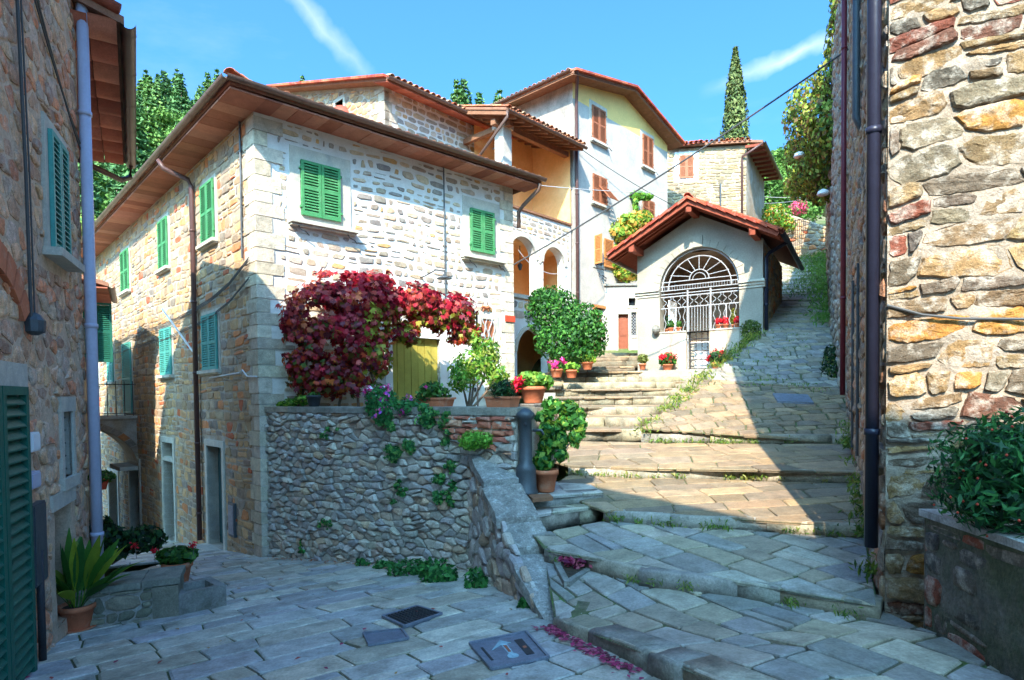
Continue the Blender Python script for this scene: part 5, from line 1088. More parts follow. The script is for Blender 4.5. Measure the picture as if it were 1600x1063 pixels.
gutter(ch, [cpt(RE + .07, zro(RE), -oh, .02), cpt(RE + .07, zro(RE), 0, .02), cpt(RE + .07, zro(RE), 4.4, .02)], .07, M['pipe_dark']); gutter(ch, [cpt(LE - .07, zro(LE), -oh, .02), cpt(LE - .07, zro(LE), 0, .02), cpt(LE - .07, zro(LE), 4.4, .02)], .07)
pipe(ch, [cpt(RE + .07, zro(RE), .2, -.02), Cs.p(.25, zeL - .35, .12), Cs.p(.12, zeL - .5, .07), Cs.p(.12, 1.55, .07)], .05, M['pipe_dark'])
# gate and lunette
gt_ = thing('iron_gate', 'pale wrought iron gate with a fan shaped lunette filling the chapel arch', 'gate', Cf.p(cmid, .66, -.12)); o = -.1; cs_ = (ar0 + ar1) / 2
def arcpts(rr, z0=zspr, n=24, a0=0, a1=pi): return [Cf.p(cs_ - rr * cos(a0 + (a1 - a0) * k / n), z0 + rr * sin(a0 + (a1 - a0) * k / n), o) for k in range(n + 1)]
zf0 = zspr + .1
mb = MB(); mb.tube(arcpts(rC - .04), .02, 6); mb.tube(arcpts(rC - .22, n=20), .016, 6); mb.tube(arcpts(.27, zf0 + .12), .016, 6); mb.tube(arcpts(.18, zf0 + .12), .01, 6)
for k in range(1, 8):
    t = pi * k / 8; mb.tube([Cf.p(cs_ - .27 * cos(t), zf0 + .12 + .27 * sin(t), o), Cf.p(cs_ - (rC - .2) * cos(t) * .98, zspr + .1 + (rC - .3) * sin(t), o)], .011, 5)
for z in (zf0 + .12, zf0, zspr - .02, zspr - .12): mb.tube([Cf.p(ar0, z, o), Cf.p(ar1, z, o)], .014, 6)
for k in range(30): s = ar0 + .04 + (ar1 - ar0 - .08) * k / 29; mb.tube([Cf.p(s, zspr - .02, o), Cf.p(s, zf0 + .02, o)], .006, 4)
obj('lunette', mb, M['iron_white'], gt_)
mb = MB(); zm = zspr - .52
for z in (zm, zspr - .2): mb.tube([Cf.p(ar0, z, o), Cf.p(ar1, z, o)], .018, 6)
for s in (ga0, ga1): mb.tube([Cf.p(s, .66, o), Cf.p(s, zspr - .05, o)], .026, 6)
for s in ((ar0 + ga0) / 2 + .05, (ar1 + ga1) / 2 + .03): mb.tube([Cf.p(s, zin, o), Cf.p(s, zm, o)], .018, 6)
obj('frame', mb, M['iron_white'], gt_)
def wavy(s0, s1, z0, z1_, n, amp=.045, fq=1.5):
    for k in range(n):
        s = s0 + (s1 - s0) * (k + .5) / n; sg = 1 if k % 2 else -1
        mb = MB(); mb.tube([Cf.p(s + sg * amp * sin(2 * pi * fq * j / 10), z0 + (z1_ - z0) * j / 10, o) for j in range(11)], .009, 5); obj('scroll_bar', mb, M['iron_white'], gt_)
wavy(ar0 + .05, ga0 - .03, zm, zspr - .2, 5); wavy(ga0 + .04, ga1 - .04, zm, zspr - .2, 4); wavy(ga1 + .03, ar1 - .05, zm, zspr - .2, 5)
wavy(ar0 + .05, ga0 - .03, zin, zm, 5, .03, 2); wavy(ga1 + .03, ar1 - .05, zin, zm, 5, .03, 2)
for k in range(8):
    s = ga0 + (ga1 - ga0) * (k + .5) / 8; mb = MB(); mb.tube([Cf.p(s, zin + .02, o), Cf.p(s, zm, o)], .008, 5); obj('bar', mb, M['iron_white'], gt_)
mb = MB()
for z in (.7, .95, 1.2, zin - .2, zin): mb.tube([Cf.p(ga0, z, o), Cf.p(ga1, z, o)], .013, 5)
for k in range(4): s = ga0 + (ga1 - ga0) * (k + .5) / 4; mb.tube([Cf.p(s, .7, o), Cf.p(s, zin, o)], .01, 5)
for k in range(3):
    for j in range(2): c_ = np.array(Cf.p(ga0 + (ga1 - ga0) * (j + .5) / 2, .85 + .25 * k, o)); mb.tube([c_ + np.array([*Cf.d, 0]) * .08 * cos(t * pi / 5) + [0, 0, .08 * sin(t * pi / 5)] for t in range(11)], .008, 5)
obj('lower_gate', mb, M['iron_dark'], gt_)
mb = MB(); Cf.box(mb, ga0 + .06, ga1 - .06, .7, 1.45, -.6, -.55); obj('folding_table', mb, M['white'], label='white folded table top standing behind the chapel gate', cat='table')
mb = MB(); Cf.box(mb, ar0 + .15, ar0 + .19, 1.66, 2.7, -1.0, -.3); mb.bar(Cf.p(ar0 + .1, 2.6, -.5), Cf.p(ar0 + .42, 1.66, -.4), .1, .04); obj('plank_board', mb, M['white'], label='white board leaning inside the chapel, left behind the gate', cat='board')
# urn/stone head by the gate and fence behind the chapel
q = np.array(Cf.p(ar0 - .08, zin, .12)); hd_ = MB(); hd_.lathe(q, [(.05, 0), (.1, .05), (.12, .12), (.09, .2), (.03, .24)], 8); obj('stone_ornament', hd_, M['kerb'], label='small weathered stone ornament on the sill left of the gate', cat='ornament')

# ================================================================ LEFT HOUSES
H1 = Pl((-5.2, 7.5), (-.436, 1)); h1 = thing('left_house', 'near brown stone house in the shade with dark green louvred shutters, left edge', 'house', (-5.2, 7.5, -2.6))
BRN = pal([C(208, 164, 128), C(196, 152, 122), C(214, 172, 134), C(178, 138, 114), C(212, 140, 102), C(198, 170, 146)], None, .16)
hw = wbox(74, 95, 222, 398, H1); hw = (H1.hit(71, 300)[0], H1.hit(98, 300)[0], H1.hit(85, 398)[1], H1.hit(85, 222)[1])
hn = (H1.hit(97, 700)[0], H1.hit(112, 700)[0], H1.hit(105, 745)[1], H1.hit(105, 643)[1])
hm = (H1.hit(84, 820)[0], H1.hit(112, 820)[0], -2.3, H1.hit(98, 790)[1])
hd1 = (-4.2, H1.hit(29, 800)[0], -2.45, H1.hit(25, 605)[1])
hb = H1.hit
o1 = [(-8, -2.6), (0, -2.9), (0, 4.9), (-2.5, 7.55), (-8, 6.5)]
w0 = obj('wall', wall_mesh(H1, o1, [hw, hn, hm, hd1], .12, .02, 5, 2.5, .22), mat('brown_earth_mortar', (.56, .40, .28), var=.3, scale=5, bump=.7, bs=40), h1)
lay(voro(-4.6, 0, -2.8, 5.6, .26, .17, random.Random(71), .4), mapper(H1), w0, M['stone_near'], BRN, random.Random(72), cap=300, h=(.002, .028), joint=.025, inset=.14, cut=(.06, .3), jit=.07, bulge=.1, smooth=False, deep=.01, outline=[(-4.6, -2.7), (-.02, -2.7), (-.02, 6), (-4.6, 6)], holes=[(a - .16, b + .16, c - .2, d + .16) for a, b, c, d in (hw, hn, hm, hd1)])
mb = MB(); s0, s1, z0, z1_ = hw
for t in ((s0 - .1, s0, z0, z1_ + .12), (s1, s1 + .08, z0, z1_ + .12), (s0, s1, z1_, z1_ + .12)): H1.box(mb, *t, -.1, .03)
wn = obj('window', mb, M['dressed'], h1); mb = MB(); H1.box(mb, s0, s1, z0, z1_, -.2, -.17); obj('pane', mb, M['glass'], wn)
mb = MB(); H1.box(mb, s0 - .15, s1 + .12, z0 - .08, z0, -.1, .16); obj('sill', mb, M['dressed'], wn)
def louvre(parent, pl, s0, s1, z0, z1_, m, off, n, fw=.05, th=.04, mid=True):
    mb = MB()
    for t in ((s0, s0 + fw, z0, z1_), (s1 - fw, s1, z0, z1_), (s0 + fw, s1 - fw, z0, z0 + fw * 1.3), (s0 + fw, s1 - fw, z1_ - fw, z1_)): pl.box(mb, *t, off, off + th)
    sh = obj('shutter', mb, m, parent); dz = (z1_ - z0 - 2.3 * fw) / n
    for k in range(n):
        z = z0 + fw * 1.3 + dz * (k + .5); mb = MB(); om = off + th / 2; t = th * .45
        mb.hexa([pl.p(s, zz + g, q) for q, g in ((om - t, dz * .3), (om + t, -dz * .3)) for zz in (z - .006, z + .006) for s in (s0 + fw * .8, s1 - fw * .8)]); obj('slat', mb, m, sh)
    mb = MB(); pl.box(mb, s0 + fw * .5, s1 - fw * .5, z0 + .02, z1_ - .02, off - .03, off - .02); obj('backing', mb, M['dkgreen'], sh)
g = (s1 - s0) / 2; louvre(wn, H1, s0 + .01, s0 + g - .005, z0, z1_, M['teal'], .03, 20); louvre(wn, H1, s0 + g + .005, s1 - .01, z0, z1_, M['teal'], .03, 20)
mb = MB(); s0, s1, z0, z1_ = hd1
for t in ((s1, s1 + .2, z0, z1_ + .2), (s0, s1, z1_, z1_ + .2)): H1.box(mb, *t, -.1, .04)
df = obj('doorway', mb, M['dressed'], h1); louvre(df, H1, s1 - .62, s1 - .01, z0, z1_, M['dkgreen'], .05, 26, .07, .05); louvre(df, H1, s1 - 1.26, s1 - .64, z0, z1_, M['dkgreen'], .05, 26, .07, .05)
mb = MB(); H1.box(mb, s0, s1 - .6, z0, z1_, -.2, -.15); obj('door', mb, M['door_dark'], df)
for k in range(9):      # relieving arch of bricks over the door
    t0 = pi * (.18 + .64 * k / 9); mb = MB(); arch_ring(mb, H1, s0 + .3, s1 + .3, z1_ + .1, .22, -.02, .045, 2, (.85, .5, .35), t0, t0 + .19); obj('brick', mb, M['terra'], h1)
for (q, nm) in ((hn, 'n'), (hm, 'm')):
    s0, s1, z0, z1_ = q; mb = MB(); H1.box(mb, s0 - .12, s1 + .1, z1_, z1_ + .16, -.1, .03)
    if nm == 'n': H1.box(mb, s0 - .1, s0, z0, z1_, -.1, .025); H1.box(mb, s1, s1 + .08, z0, z1_, -.1, .025); H1.box(mb, s0 - .14, s1 + .1, z0 - .12, z0, -.1, .05)
    wn = obj('window', mb, M['dressed'], h1); mb = MB(); H1.box(mb, s0, s1, z0, z1_, -.22, -.19); obj('pane', mb, M['glass'] if nm == 'n' else M['wood_brown'], wn)
    if nm == 'n':
        for k in range(5): z = z0 + (z1_ - z0) * (k + .5) / 5; mb = MB(); mb.tube([H1.p(s0, z, -.06), H1.p(s1, z, -.06)], .012, 5); obj('bar', mb, M['iron_dark'], wn)
for (x0, x1, y0, y1, m_) in ((34, 47, 676, 706, 'white'), (33, 48, 738, 764, 'pipe_pale'), (38, 58, 786, 915, 'iron_grey')):
    q = wbox(x0, x1, y0, y1, H1); mb = MB(); H1.box(mb, *q, .0, .07); H1.box(mb, q[0] + .015, q[1] - .015, q[2] + .015, q[3] - .015, .07, .08); obj('meter_box', mb, M[m_], h1)
pipe(h1, [H1.p(H1.hit(50, 900)[0], -1.35, .06), H1.p(H1.hit(50, 900)[0], -2.35, .06)], .03, M['iron_dark'])
ps = -.12; pipe(h1, [H1.p(ps, 4.95, .1), H1.p(ps, -2.62, .1)], .062, M['pipe_pale'], clamp=1.9)
for (x, y0, y1, rr) in ((27, 0, 500, .015), (33, 0, 470, .008)):
    a = H1.hit(x, 300)[0]; mb = MB(); mb.tube([H1.p(a - .12, 5.6, .05), H1.p(a - .03, 3.5, .05), H1.p(a + .02, 2, .06), H1.p(a + .08, .72, .05)], rr, 6); obj('cable', mb, M['cable'], h1)
q = H1.hit(41, 506); mb = MB(); c_ = H1.p(q[0], q[1] - .07, .06); mb.lathe(c_, [(.03, -.03), (.08, 0), (.085, .1), (.05, .15), (.02, .17)], 10); obj('junction_box', mb, M['iron_grey'], h1)
for k in range(2):
    a, b = H1.hit(45 + 4 * k, 0), H1.hit(118, 225 + 8 * k); mb = MB(); mb.tube([H1.p(a[0] + (b[0] - a[0]) * t, a[1] + (b[1] - a[1]) * t - .25 * t * (1 - t), .05) for t in np.linspace(-.3, 1, 9)], .01, 5); obj('cable', mb, M['cable'], h1)
mb = MB(); mb.hexa([H1.p(s, z, o) for o in (-7, -.25) for z in (-2.9, 4.85) for s in (-8, -.02)]); obj('rear_wall', mb, M['mortar_tan'], h1)
GP = [(.3, 4.75), (-2.5, 7.72), (-8.2, 6.62), (-12.6, 7.9), (-15.4, 9.0), (-19, 9.6)]  # roofline out of view, shaped to cast the shade on facade and plaza
for k, ((a, za), (b, zb_)) in enumerate(zip(GP, GP[1:])):
    mb = MB(); mb.slab([H1.p(a, za, .4), H1.p(b, zb_, .4), H1.p(b, zb_, -7), H1.p(a, za, -7)], .12); obj('roof', mb, M['roofbed'], h1)
    if k > 1: mb = MB(); mb.add([H1.p(a, -2.5, 0), H1.p(b, -2.5, 0), H1.p(b, zb_ - .1, 0), H1.p(a, za - .1, 0)], [(0, 1, 2, 3)]); obj('wall', mb, M['mortar_tan'], h1)  # added rear house behind the camera, unseen, there to shade plaza and ramp
# second house: its eave juts into view past the pale pipe
g0, g1 = hy(191, 40, 7.55), hy(199, 262, 12.0); zE = (g0[2] + g1[2]) / 2; H2 = Pl(g0[:2], g1[:2] - g0[:2]); hl2 = float(np.linalg.norm(g1[:2] - g0[:2])); n2 = .95
h2 = thing('left_rear_house', 'second left house, only its red tiled eave and gutter show past the pale pipe', 'house', (g1[0] - .8, g1[1], -3))
Hw = H2.off(-n2); mb = wall_mesh(Hw, rect(.2, hl2, -4, zE), [], 1.); mb.hexa([Hw.p(s, z, o) for o in (-5, -.02) for z in (-4, zE) for s in (.2, hl2)]); obj('wall', mb, M['mortar_tan'], h2)
mb = MB(); mb.slab([H2.p(0, zE + .13, .02), H2.p(hl2, zE + .13, .02), H2.p(hl2, zE + 1.3, -3.5), H2.p(0, zE + 1.3, -3.5)], .1); mb.slab([H2.p(hl2, zE + 1.3, -3.5), H2.p(0, zE + 1.3, -3.5), H2.p(0, zE, -6.5), H2.p(hl2, zE, -6.5)], .1); mb.add([H2.p(hl2 - .1, zE, -n2), H2.p(hl2 - .1, zE + 1.2, -3.5), H2.p(hl2 - .1, zE, -6)], [(0, 1, 2)]); roof = obj('roof', mb, M['roofbed'], h2)
nb = 9; r = random.Random(4); RD = pal([C(176, 100, 80), C(156, 86, 70), C(190, 118, 96)], None, .08)
for k in range(nb):
    for j in range(3):
        s0, s1 = hl2 * k / nb, hl2 * (k + .96) / nb; mb = MB(); V = []; m_ = 6
        for jj in (0, 1):
            oo = -n2 + (n2 - .05) * (j + (0 if jj == 0 else .97)) / 3
            for t in range(m_ + 1): V.append(H2.p(s0 + (s1 - s0) * t / m_, zE + .02 - .13 * sin(pi * (t / m_) ** .8) + .015 * j + (-n2 - oo) * .0, oo))
        V += [(x, y, z + .02) for x, y, z in V[:]]
        b = m_ + 1; F = [(t, t + 1, b + t + 1, b + t) for t in range(m_)] + [(2 * b + t, 2 * b + t + 1, 3 * b + t + 1, 3 * b + t) for t in range(m_)] + [(t, t + 1, 2 * b + t + 1, 2 * b + t) for t in range(m_)]
        mb.add(V, F, RD(r)); obj('soffit_tile', mb, M['soffit'], roof, True)
gutter(h2, [H2.p(-.05, zE + .05, .06), H2.p(hl2 + .02, zE + .05, .06)], .085, M['pipe_brown'])
pipe(h2, [H2.p(hl2 - .15, zE, .06), H2.p(hl2 - .15, zE - .25, .04), H2.p(hl2 - .35, zE - .38, -.1), H2.p(hl2 - 1.6, zE - .38, -1.05)], .05, M['pipe_brown'], clamp=9)
mb = MB(); mb.tube([H2.p(0, zE + .2, -.02), H2.p(0, zE + .55, -1.1)], .07, 8); obj('verge_tiles', mb, M['wood_red'], roof, True)
# third house further down the alley
Y3 = 15.; H3 = Pl((-.70 * Y3, Y3), (-.61, 1)); h3 = thing('far_left_house', 'small house down the alley with an open green shutter under its low red eave', 'house', (-10.6, 15.5, -4)); z3_ = 2.75
mb = wall_mesh(H3, rect(0, 6, -5.5, z3_), [], 1.); mb.hexa([H3.p(s, z, o) for o in (-5, -.02) for z in (-5.5, z3_) for s in (0, 6)]); obj('wall', mb, M['mortar_tan'], h3)
mb = MB(); mb.slab([H3.p(-.2, z3_ + .12, .62), H3.p(2.6, z3_ + .12, .62), H3.p(2.6, z3_ + .9, -2.2), H3.p(-.2, z3_ + .9, -2.2)], .1); roof = obj('roof', mb, M['roofbed'], h3)
planks(roof, H3.p(-.2, z3_, .6), H3.p(2.6, z3_, .6), H3.p(2.6, z3_, 0), H3.p(-.2, z3_, 0), 8, M['soffit'], RD, r); gutter(h3, [H3.p(-.2, z3_ + .05, .68), H3.p(2.6, z3_ + .05, .68)], .07, M['pipe_brown'])
q = H3.hit(150, 500); sp_ = Pl(H3.p(.5, 0, .04)[:2], H3.n); shutters(h3, sp_, .0, .62, .95, 2.45, M['dkgreen'], 1, .0)
hpot = thing('hanging_pot', 'red flowerpot with green leaves hanging low in the alley', 'flowerpot', H3.p(1.8, -2.4, .5)); c_ = np.array(hy(159, 765, 16.)); mb = MB(); mb.lathe(c_, [(.1, -.0), (.17, .25), (.18, .27)], 12); obj('pot', mb, M['red'], hpot, True)
P_, N_ = lumps([(c_[0], c_[1], c_[2] + .33, .3, .3, .16)], 220, rs); foliage('foliage', P_, N_, .12, GREENS, rs, hpot)
H4 = Pl((-24, 26.5), (1, 0)); h4 = thing('alley_end_house', 'sunlit white house closing the far end of the alley', 'house', (-19, 26.5, -6)); mb = MB(); H4.box(mb, 0, 7.6, -7, 1.4, -4, 0); obj('wall', mb, M['plaster_white'], h4); q = H4.hit(152, 700); window(h4, H4, q[0] - .3, q[0] + .3, -2.4, -1.2, M['green']); mb = MB(); H4.box(mb, -.2, 7.8, 1.4, 1.6, -4.2, .3); obj('roof', mb, M['roofbed'], h4)
# covered bridge with arch and railing over the alley
bs = Lf.hit(214, 640)[0]; br = thing('alley_bridge', 'small arched stone bridge with an iron railing, spanning the alley between the houses', 'bridge', Lf.p(bs, -2, 1)); zd = -.5
Bb = Pl(Lf.p(bs, 0, 0)[:2], -Lf.n)      # its near face: s negative goes out from the house
mb = MB(); RA = 1.75; Q = [(-RA + RA * cos(pi / 2 * k / 12) * 1.0, zd - .2 - 1.35 + 1.35 * sin(pi / 2 * k / 12)) for k in range(13)]
Q = [(-.02 - RA * (1 - cos(pi / 2 * k / 12)), zd - .22 - 1.35 + 1.35 * sin(pi / 2 * k / 12)) for k in range(13)]
for (a, b), (c, d) in zip(Q, Q[1:]):
    for o_ in (0, -1.5): mb.quad(Bb.p(a, b, o_), Bb.p(c, d, o_), Bb.p(c, zd - .08, o_), Bb.p(a, zd - .08, o_))
    mb.quad(Bb.p(a, b, 0), Bb.p(c, d, 0), Bb.p(c, d, -1.5), Bb.p(a, b, -1.5))
mb.quad(Bb.p(-RA, zd - .22, 0), Bb.p(-3.2, zd - .22, 0), Bb.p(-3.2, zd - .08, 0), Bb.p(-RA, zd - .08, 0)); mb.quad(Bb.p(-RA, zd - .22, 0), Bb.p(-3.2, zd - .22, 0), Bb.p(-3.2, zd - .22, -1.5), Bb.p(-RA, zd - .22, -1.5)); obj('arch', mb, M['mortar_tan'], br)
for k in range(10):
    t0, t1 = (k + .05) / 10 * pi / 2, (k + .95) / 10 * pi / 2; mb = MB(); P = [Bb.p(-.02 - (RA + 0) * (1 - cos(t) * (1 + rr)) - RA * 0, zd - 1.57 + (1.35 + rr * 1.2) * sin(t), oo) for oo in (-.05, .03) for rr in (0, .12) for t in (t0, t1)]; mb.hexa(P, STL(r)); obj('arch_stone', mb, M['stone'], br)
mb = MB(); Bb.box(mb, -3.2, 0, zd - .08, zd, -1.55, .08); obj('deck', mb, M['dressed'], br)
mb = MB(); Bb.box(mb, -.5, .0, zd - 1.66, zd - 1.54, -1.5, .06); obj('impost', mb, M['dressed'], br)
for k in range(13): s = -.1 - k * .22; mb = MB(); mb.tube([Bb.p(s, zd, .0), Bb.p(s, zd + 1.05, .0)], .012, 5); obj('railing_bar', mb, M['iron_dark'], br)
mb = MB(); mb.tube([Bb.p(0, zd + .95, 0), Bb.p(-3, zd + .95, 0)], .015, 6); mb.tube([Bb.p(0, zd + .08, 0), Bb.p(-3, zd + .08, 0)], .012, 6); obj('railing_rail', mb, M['iron_dark'], br)

# ================================================================ RIGHT HOUSE
Qc = (2.985, 4.9); Cn = Pl(Qc, (1, -.6)); Rw = Pl(Qc, (-.447, -.894)); RL = 7.4
rh = thing('right_house', 'near house on the right with big ochre and brown stones in thick pale mortar', 'house', (*Qc, -1.7))
NEAR = pal([C(134, 106, 70), C(116, 94, 68), C(154, 108, 52), C(98, 84, 70), C(98, 64, 50), C(114, 62, 46), C(116, 104, 84), C(84, 75, 66), C(136, 112, 78)], [4, 4, 1.8, 4, 1.6, .7, 3, 2.4, 3], .16)
oN = rect(0, 3.6, -2.2, 9.0)
w0 = obj('wall', wall_mesh(Cn, oN, [], .035, .022, 15, 7.), M['mortar_near'], rh)
rr = random.Random(77); cs1 = courses(0, 3.4, -1.9, 3.4, (.10, .24), (.14, .60), rr, .05, 1.0, .6, .24)
lay(cs1, mapper(Cn), w0, M['stone_near'], NEAR, random.Random(78), cap=300, h=(.004, .045), joint=.02, inset=.13, cut=(.05, .3), jit=.06, deep=.03, bulge=.15, tiltamt=.14, smooth=False, rough=.014, outline=rect(.0, 3.4, -1.9, 3.4), minpx=30)
w1 = obj('wall', wall_mesh(Rw, rect(-RL, 0, -2.0, 9.0), [], .12, .02, 17, 3.), M['mortar_tan'], rh)
lay(voro(-RL, 0, -1.9, 7.0, .3, .17, random.Random(81), .4), mapper(Rw), w1, M['stone_near'], pal([C(150, 128, 106), C(136, 118, 102), C(164, 140, 112), C(120, 108, 98), C(160, 112, 84)], None, .14), random.Random(82), cap=300, h=(.012, .045), joint=.025, inset=.2, cut=(.1, .3), jit=.06, deep=.01, tiltamt=.08, smooth=False, outline=rect(-RL + .02, -.02, -1.9, 7), minpx=20)
mb = MB(); mb.hexa([Rw.p(s, z, o) for o in (-4.2, -.05) for z in (-2.2, 9.0) for s in (-RL, -.3)]); obj('rear_wall', mb, M['mortar_tan'], rh)
pipe(rh, [Rw.p(-.12, 8.5, .09), Rw.p(-.12, -1.28, .09)], .052, M['pipe_dark'], clamp=2.4)
s = Rw.hit(1328, 300)[0]; pipe(rh, [Rw.p(s, 8.8, .1), Rw.p(s, -.05, .1)], .045, M['pipe_red'], clamp=3.)
s = Rw.hit(1350, 60)[0]; pipe(rh, [Rw.p(s, 8.8, .08), Rw.p(s, 3.4, .08), Rw.p(s + .03, 3.2, .0)], .045, M['iron_grey'], clamp=3.)
for x in (1338, 1347): s = Rw.hit(x, 600)[0]; mb = MB(); mb.tube([Rw.p(s, 1.6, .05), Rw.p(s, -.8, .05)], .02, 6); obj('conduit', mb, M['iron_grey'], rh)
mb = MB(); mb.slab([Cn.p(-.6, 9.1, .6), Cn.p(4, 9.1, .6), Cn.p(4, 10, -6), Cn.p(-.6, 10, -6)], .15); obj('roof', mb, M['roofbed'], rh)
q0, q1, q2 = Cn.hit(1385, 484), Cn.hit(1500, 499), Cn.hit(1600, 500); mb = MB(); mb.tube([Cn.p(0.0, q0[1] + .03, .04), Cn.p(q1[0] * .5, (q0[1] + q1[1]) / 2 - .01, .05), Cn.p(q1[0], q1[1], .045), Cn.p(q2[0], q2[1], .05), Cn.p(3.4, q2[1] + .02, .05)], .011, 6); obj('cable', mb, M['cable'], rh)
# planter against it
pa, pb = hz(1443, 980, -1.75), hz(1590, 1085, -1.78); Pn = Pl(pa[:2], pb[:2] - pa[:2]); pl_ = float(np.linalg.norm(pb[:2] - pa[:2])) + 1.2; zpt = -.92
pt = thing('stone_planter', 'tall dark stone planter wall with a pale slab edge, in front of the right house', 'planter', (*pa[:2], -1.75))
mb = wall_mesh(Pn, rect(0, pl_, -2, zpt), [], .12, .015, 19, 4.); pw = obj('wall', mb, mat('damp_render', (.17, .15, .125), var=.45, scale=4, col2=(.09, .10, .055), s2=2.4, thr=.47, bump=.9, bs=22, bd=.02), pt)
lay(courses(.0, pl_, -1.95, zpt, (.14, .24), (.2, .5), random.Random(5), .02), mapper(Pn), pw, M['stone_near'], pal([C(104, 94, 84), C(92, 86, 80), C(116, 100, 86), C(140, 78, 58)], [4, 4, 3, .9], .12), random.Random(6), cap=60, h=(-.006, .016), joint=.03, inset=.2, outline=rect(.0, pl_, -1.95, zpt - .02))
mb = MB(); Pn.box(mb, -.02, pl_, zpt, zpt + .05, -.12, .03, C(170, 165, 160)); obj('edging_slab', mb, M['cope'], pt)
Pe = Pl(Pn.p(0, 0)[:2] - np.array(Pn.n) * 1.2, Pn.n); mb = wall_mesh(Pe, rect(0, 1.2, -2, zpt), [], .15, .01, 3, 4.); obj('end_wall', mb, M['mortar_near'], pt)
lay(courses(0, 1.2, -1.95, zpt, (.1, .2), (.14, .36), random.Random(15), .02), mapper(Pe), pt, M['stone_near'], pal([C(124, 110, 92), C(140, 84, 62), C(112, 100, 88)]), random.Random(16), cap=40, h=(.0, .03), joint=.03, inset=.2, outline=rect(0, 1.2, -1.95, zpt - .02))
mb = MB(); mb.add([Pn.p(0, zpt - .06, -.1), Pn.p(pl_, zpt - .06, -.1), Pn.p(pl_, zpt - .06, -2), Pn.p(0, zpt - .06, -1.4)], [(0, 1, 2, 3)]); obj('soil', mb, M['soil'], pt)

# ================================================================ ROUGH WALLS FURTHER UP ON THE RIGHT
gw_ = thing('grey_garden_wall', 'rough grey stone wall jutting out beyond the right house beside the upper path', 'wall', (6.4, 12, 0))
ga_, gb_ = hz(1311, 585, .4), hz(1322, 612, .05); X0 = np.array([.5 * 11.9 + .35, 11.9]); 
Gp = Pl((.521 * 16.2, 16.2), np.array([.537 * 12.3, 12.3]) - np.array([.521 * 16.2, 16.2])); gl = float(np.linalg.norm(np.array([.537 * 12.3, 12.3]) - np.array([.521 * 16.2, 16.2])))
mb = wall_mesh(Gp, rect(0, gl, -.6, 9.0), [], .18, .05, 23, 2.); mb.hexa([Gp.p(s, z, o) for o in (-3, -.06) for z in (-.6, 9.0) for s in (.02, gl)]); w0 = obj('wall', mb, M['mortar_tan'], gw_)
lay(voro(0, gl, -.6, 8.5, .32, .2, random.Random(91), .4), mapper(Gp), w0, M['stone_near'], pal([C(146, 136, 124), C(128, 120, 112), C(160, 148, 132)]), random.Random(92), cap=200, h=(.02, .07), joint=.03, inset=.2, jit=.07, tiltamt=.1, outline=rect(.02, gl - .02, -.6, 8.5), minpx=20)
bw = thing('brown_retaining_wall', 'tall brown retaining wall draped in ivy at the top of the path', 'wall', (11, 22, 2))
Bw = Pl((15.6, 30.3), (8.5 - 15.6, 16.2 - 30.3)); bl = 15.8
mb = wall_mesh(Bw, [(0, 4), (bl, .8), (bl, 8.8), (0, 12.5)], [], .3, .12, 29, 1.2); mb.hexa([Bw.p(s, z, o) for o in (-3, -.16) for z in (2, 9) for s in (.0, bl)]); w0 = obj('wall', mb, M['rock'], bw)
lay(voro(0, bl, 1, 12, .5, .3, random.Random(93), .42), mapper(Bw), w0, M['stone_near'], pal([C(140, 112, 88), C(120, 98, 80), C(154, 124, 96)]), random.Random(94), cap=220, h=(.03, .14), joint=.05, inset=.25, jit=.08, deep=.1, tiltamt=.12, outline=[(0, 4.2), (bl, 1), (bl, 8.6), (0, 12.2)], minpx=20)
# ================================================================ TREES ON THE HILL
def tz_(x, y): return float(terrain_z(np.array([float(x)]), np.array([float(y)]))[0])
def conifer_mesh(name, h, r, rs, cols, n_l=26, dens=13):
    V = []; 
    P = []; Nn = []; T = []
    for i in range(n_l):
        t = (i + rs.uniform(0, .5)) / n_l; z = h * (.12 + .88 * t); rr = r * (1 - t) ** .85 * rs.uniform(.75, 1.15) + .12; nb = int(5 + 7 * (1 - t)); a0 = rs.uniform(0, 6.28)
        for k in range(nb):
            a = a0 + 6.28 * k / nb + rs.uniform(-.25, .25); rb = rr * rs.uniform(.6, 1.15); m = max(4, int(dens * 2.6 * rb / r) + 3)
            for j in range(m):
                u = (j + rs.uniform(0, 1)) / m; a_j = a; a = a_j + rs.normal() * .16; P.append((cos(a) * rb * u, sin(a) * rb * u, z - .28 * rb * u * u + .08 * rb * u)); Nn.append((cos(a) * .35, sin(a) * .35, 1)); T.append(.5 + .6 * (1 - u)); a = a_j
    P = np.array(P); Nn = np.array(Nn); V, F = leaf_arrays(P, Nn, .36 * r / 2.2, .5, -.18, rs, .6)
    c = pcols(cols, len(F), rs, .3); tr = MB(); tr.tube([(0, 0, -1), (0, 0, h * .4), (0, 0, h * .97)], [.16 * r / 2, .11 * r / 2, .02], 7)
    return np_mesh(name, V, F, c, M['needle']), tr.mesh(name + '_trunk', M['bark_pale'], (0, 0, 0), True)
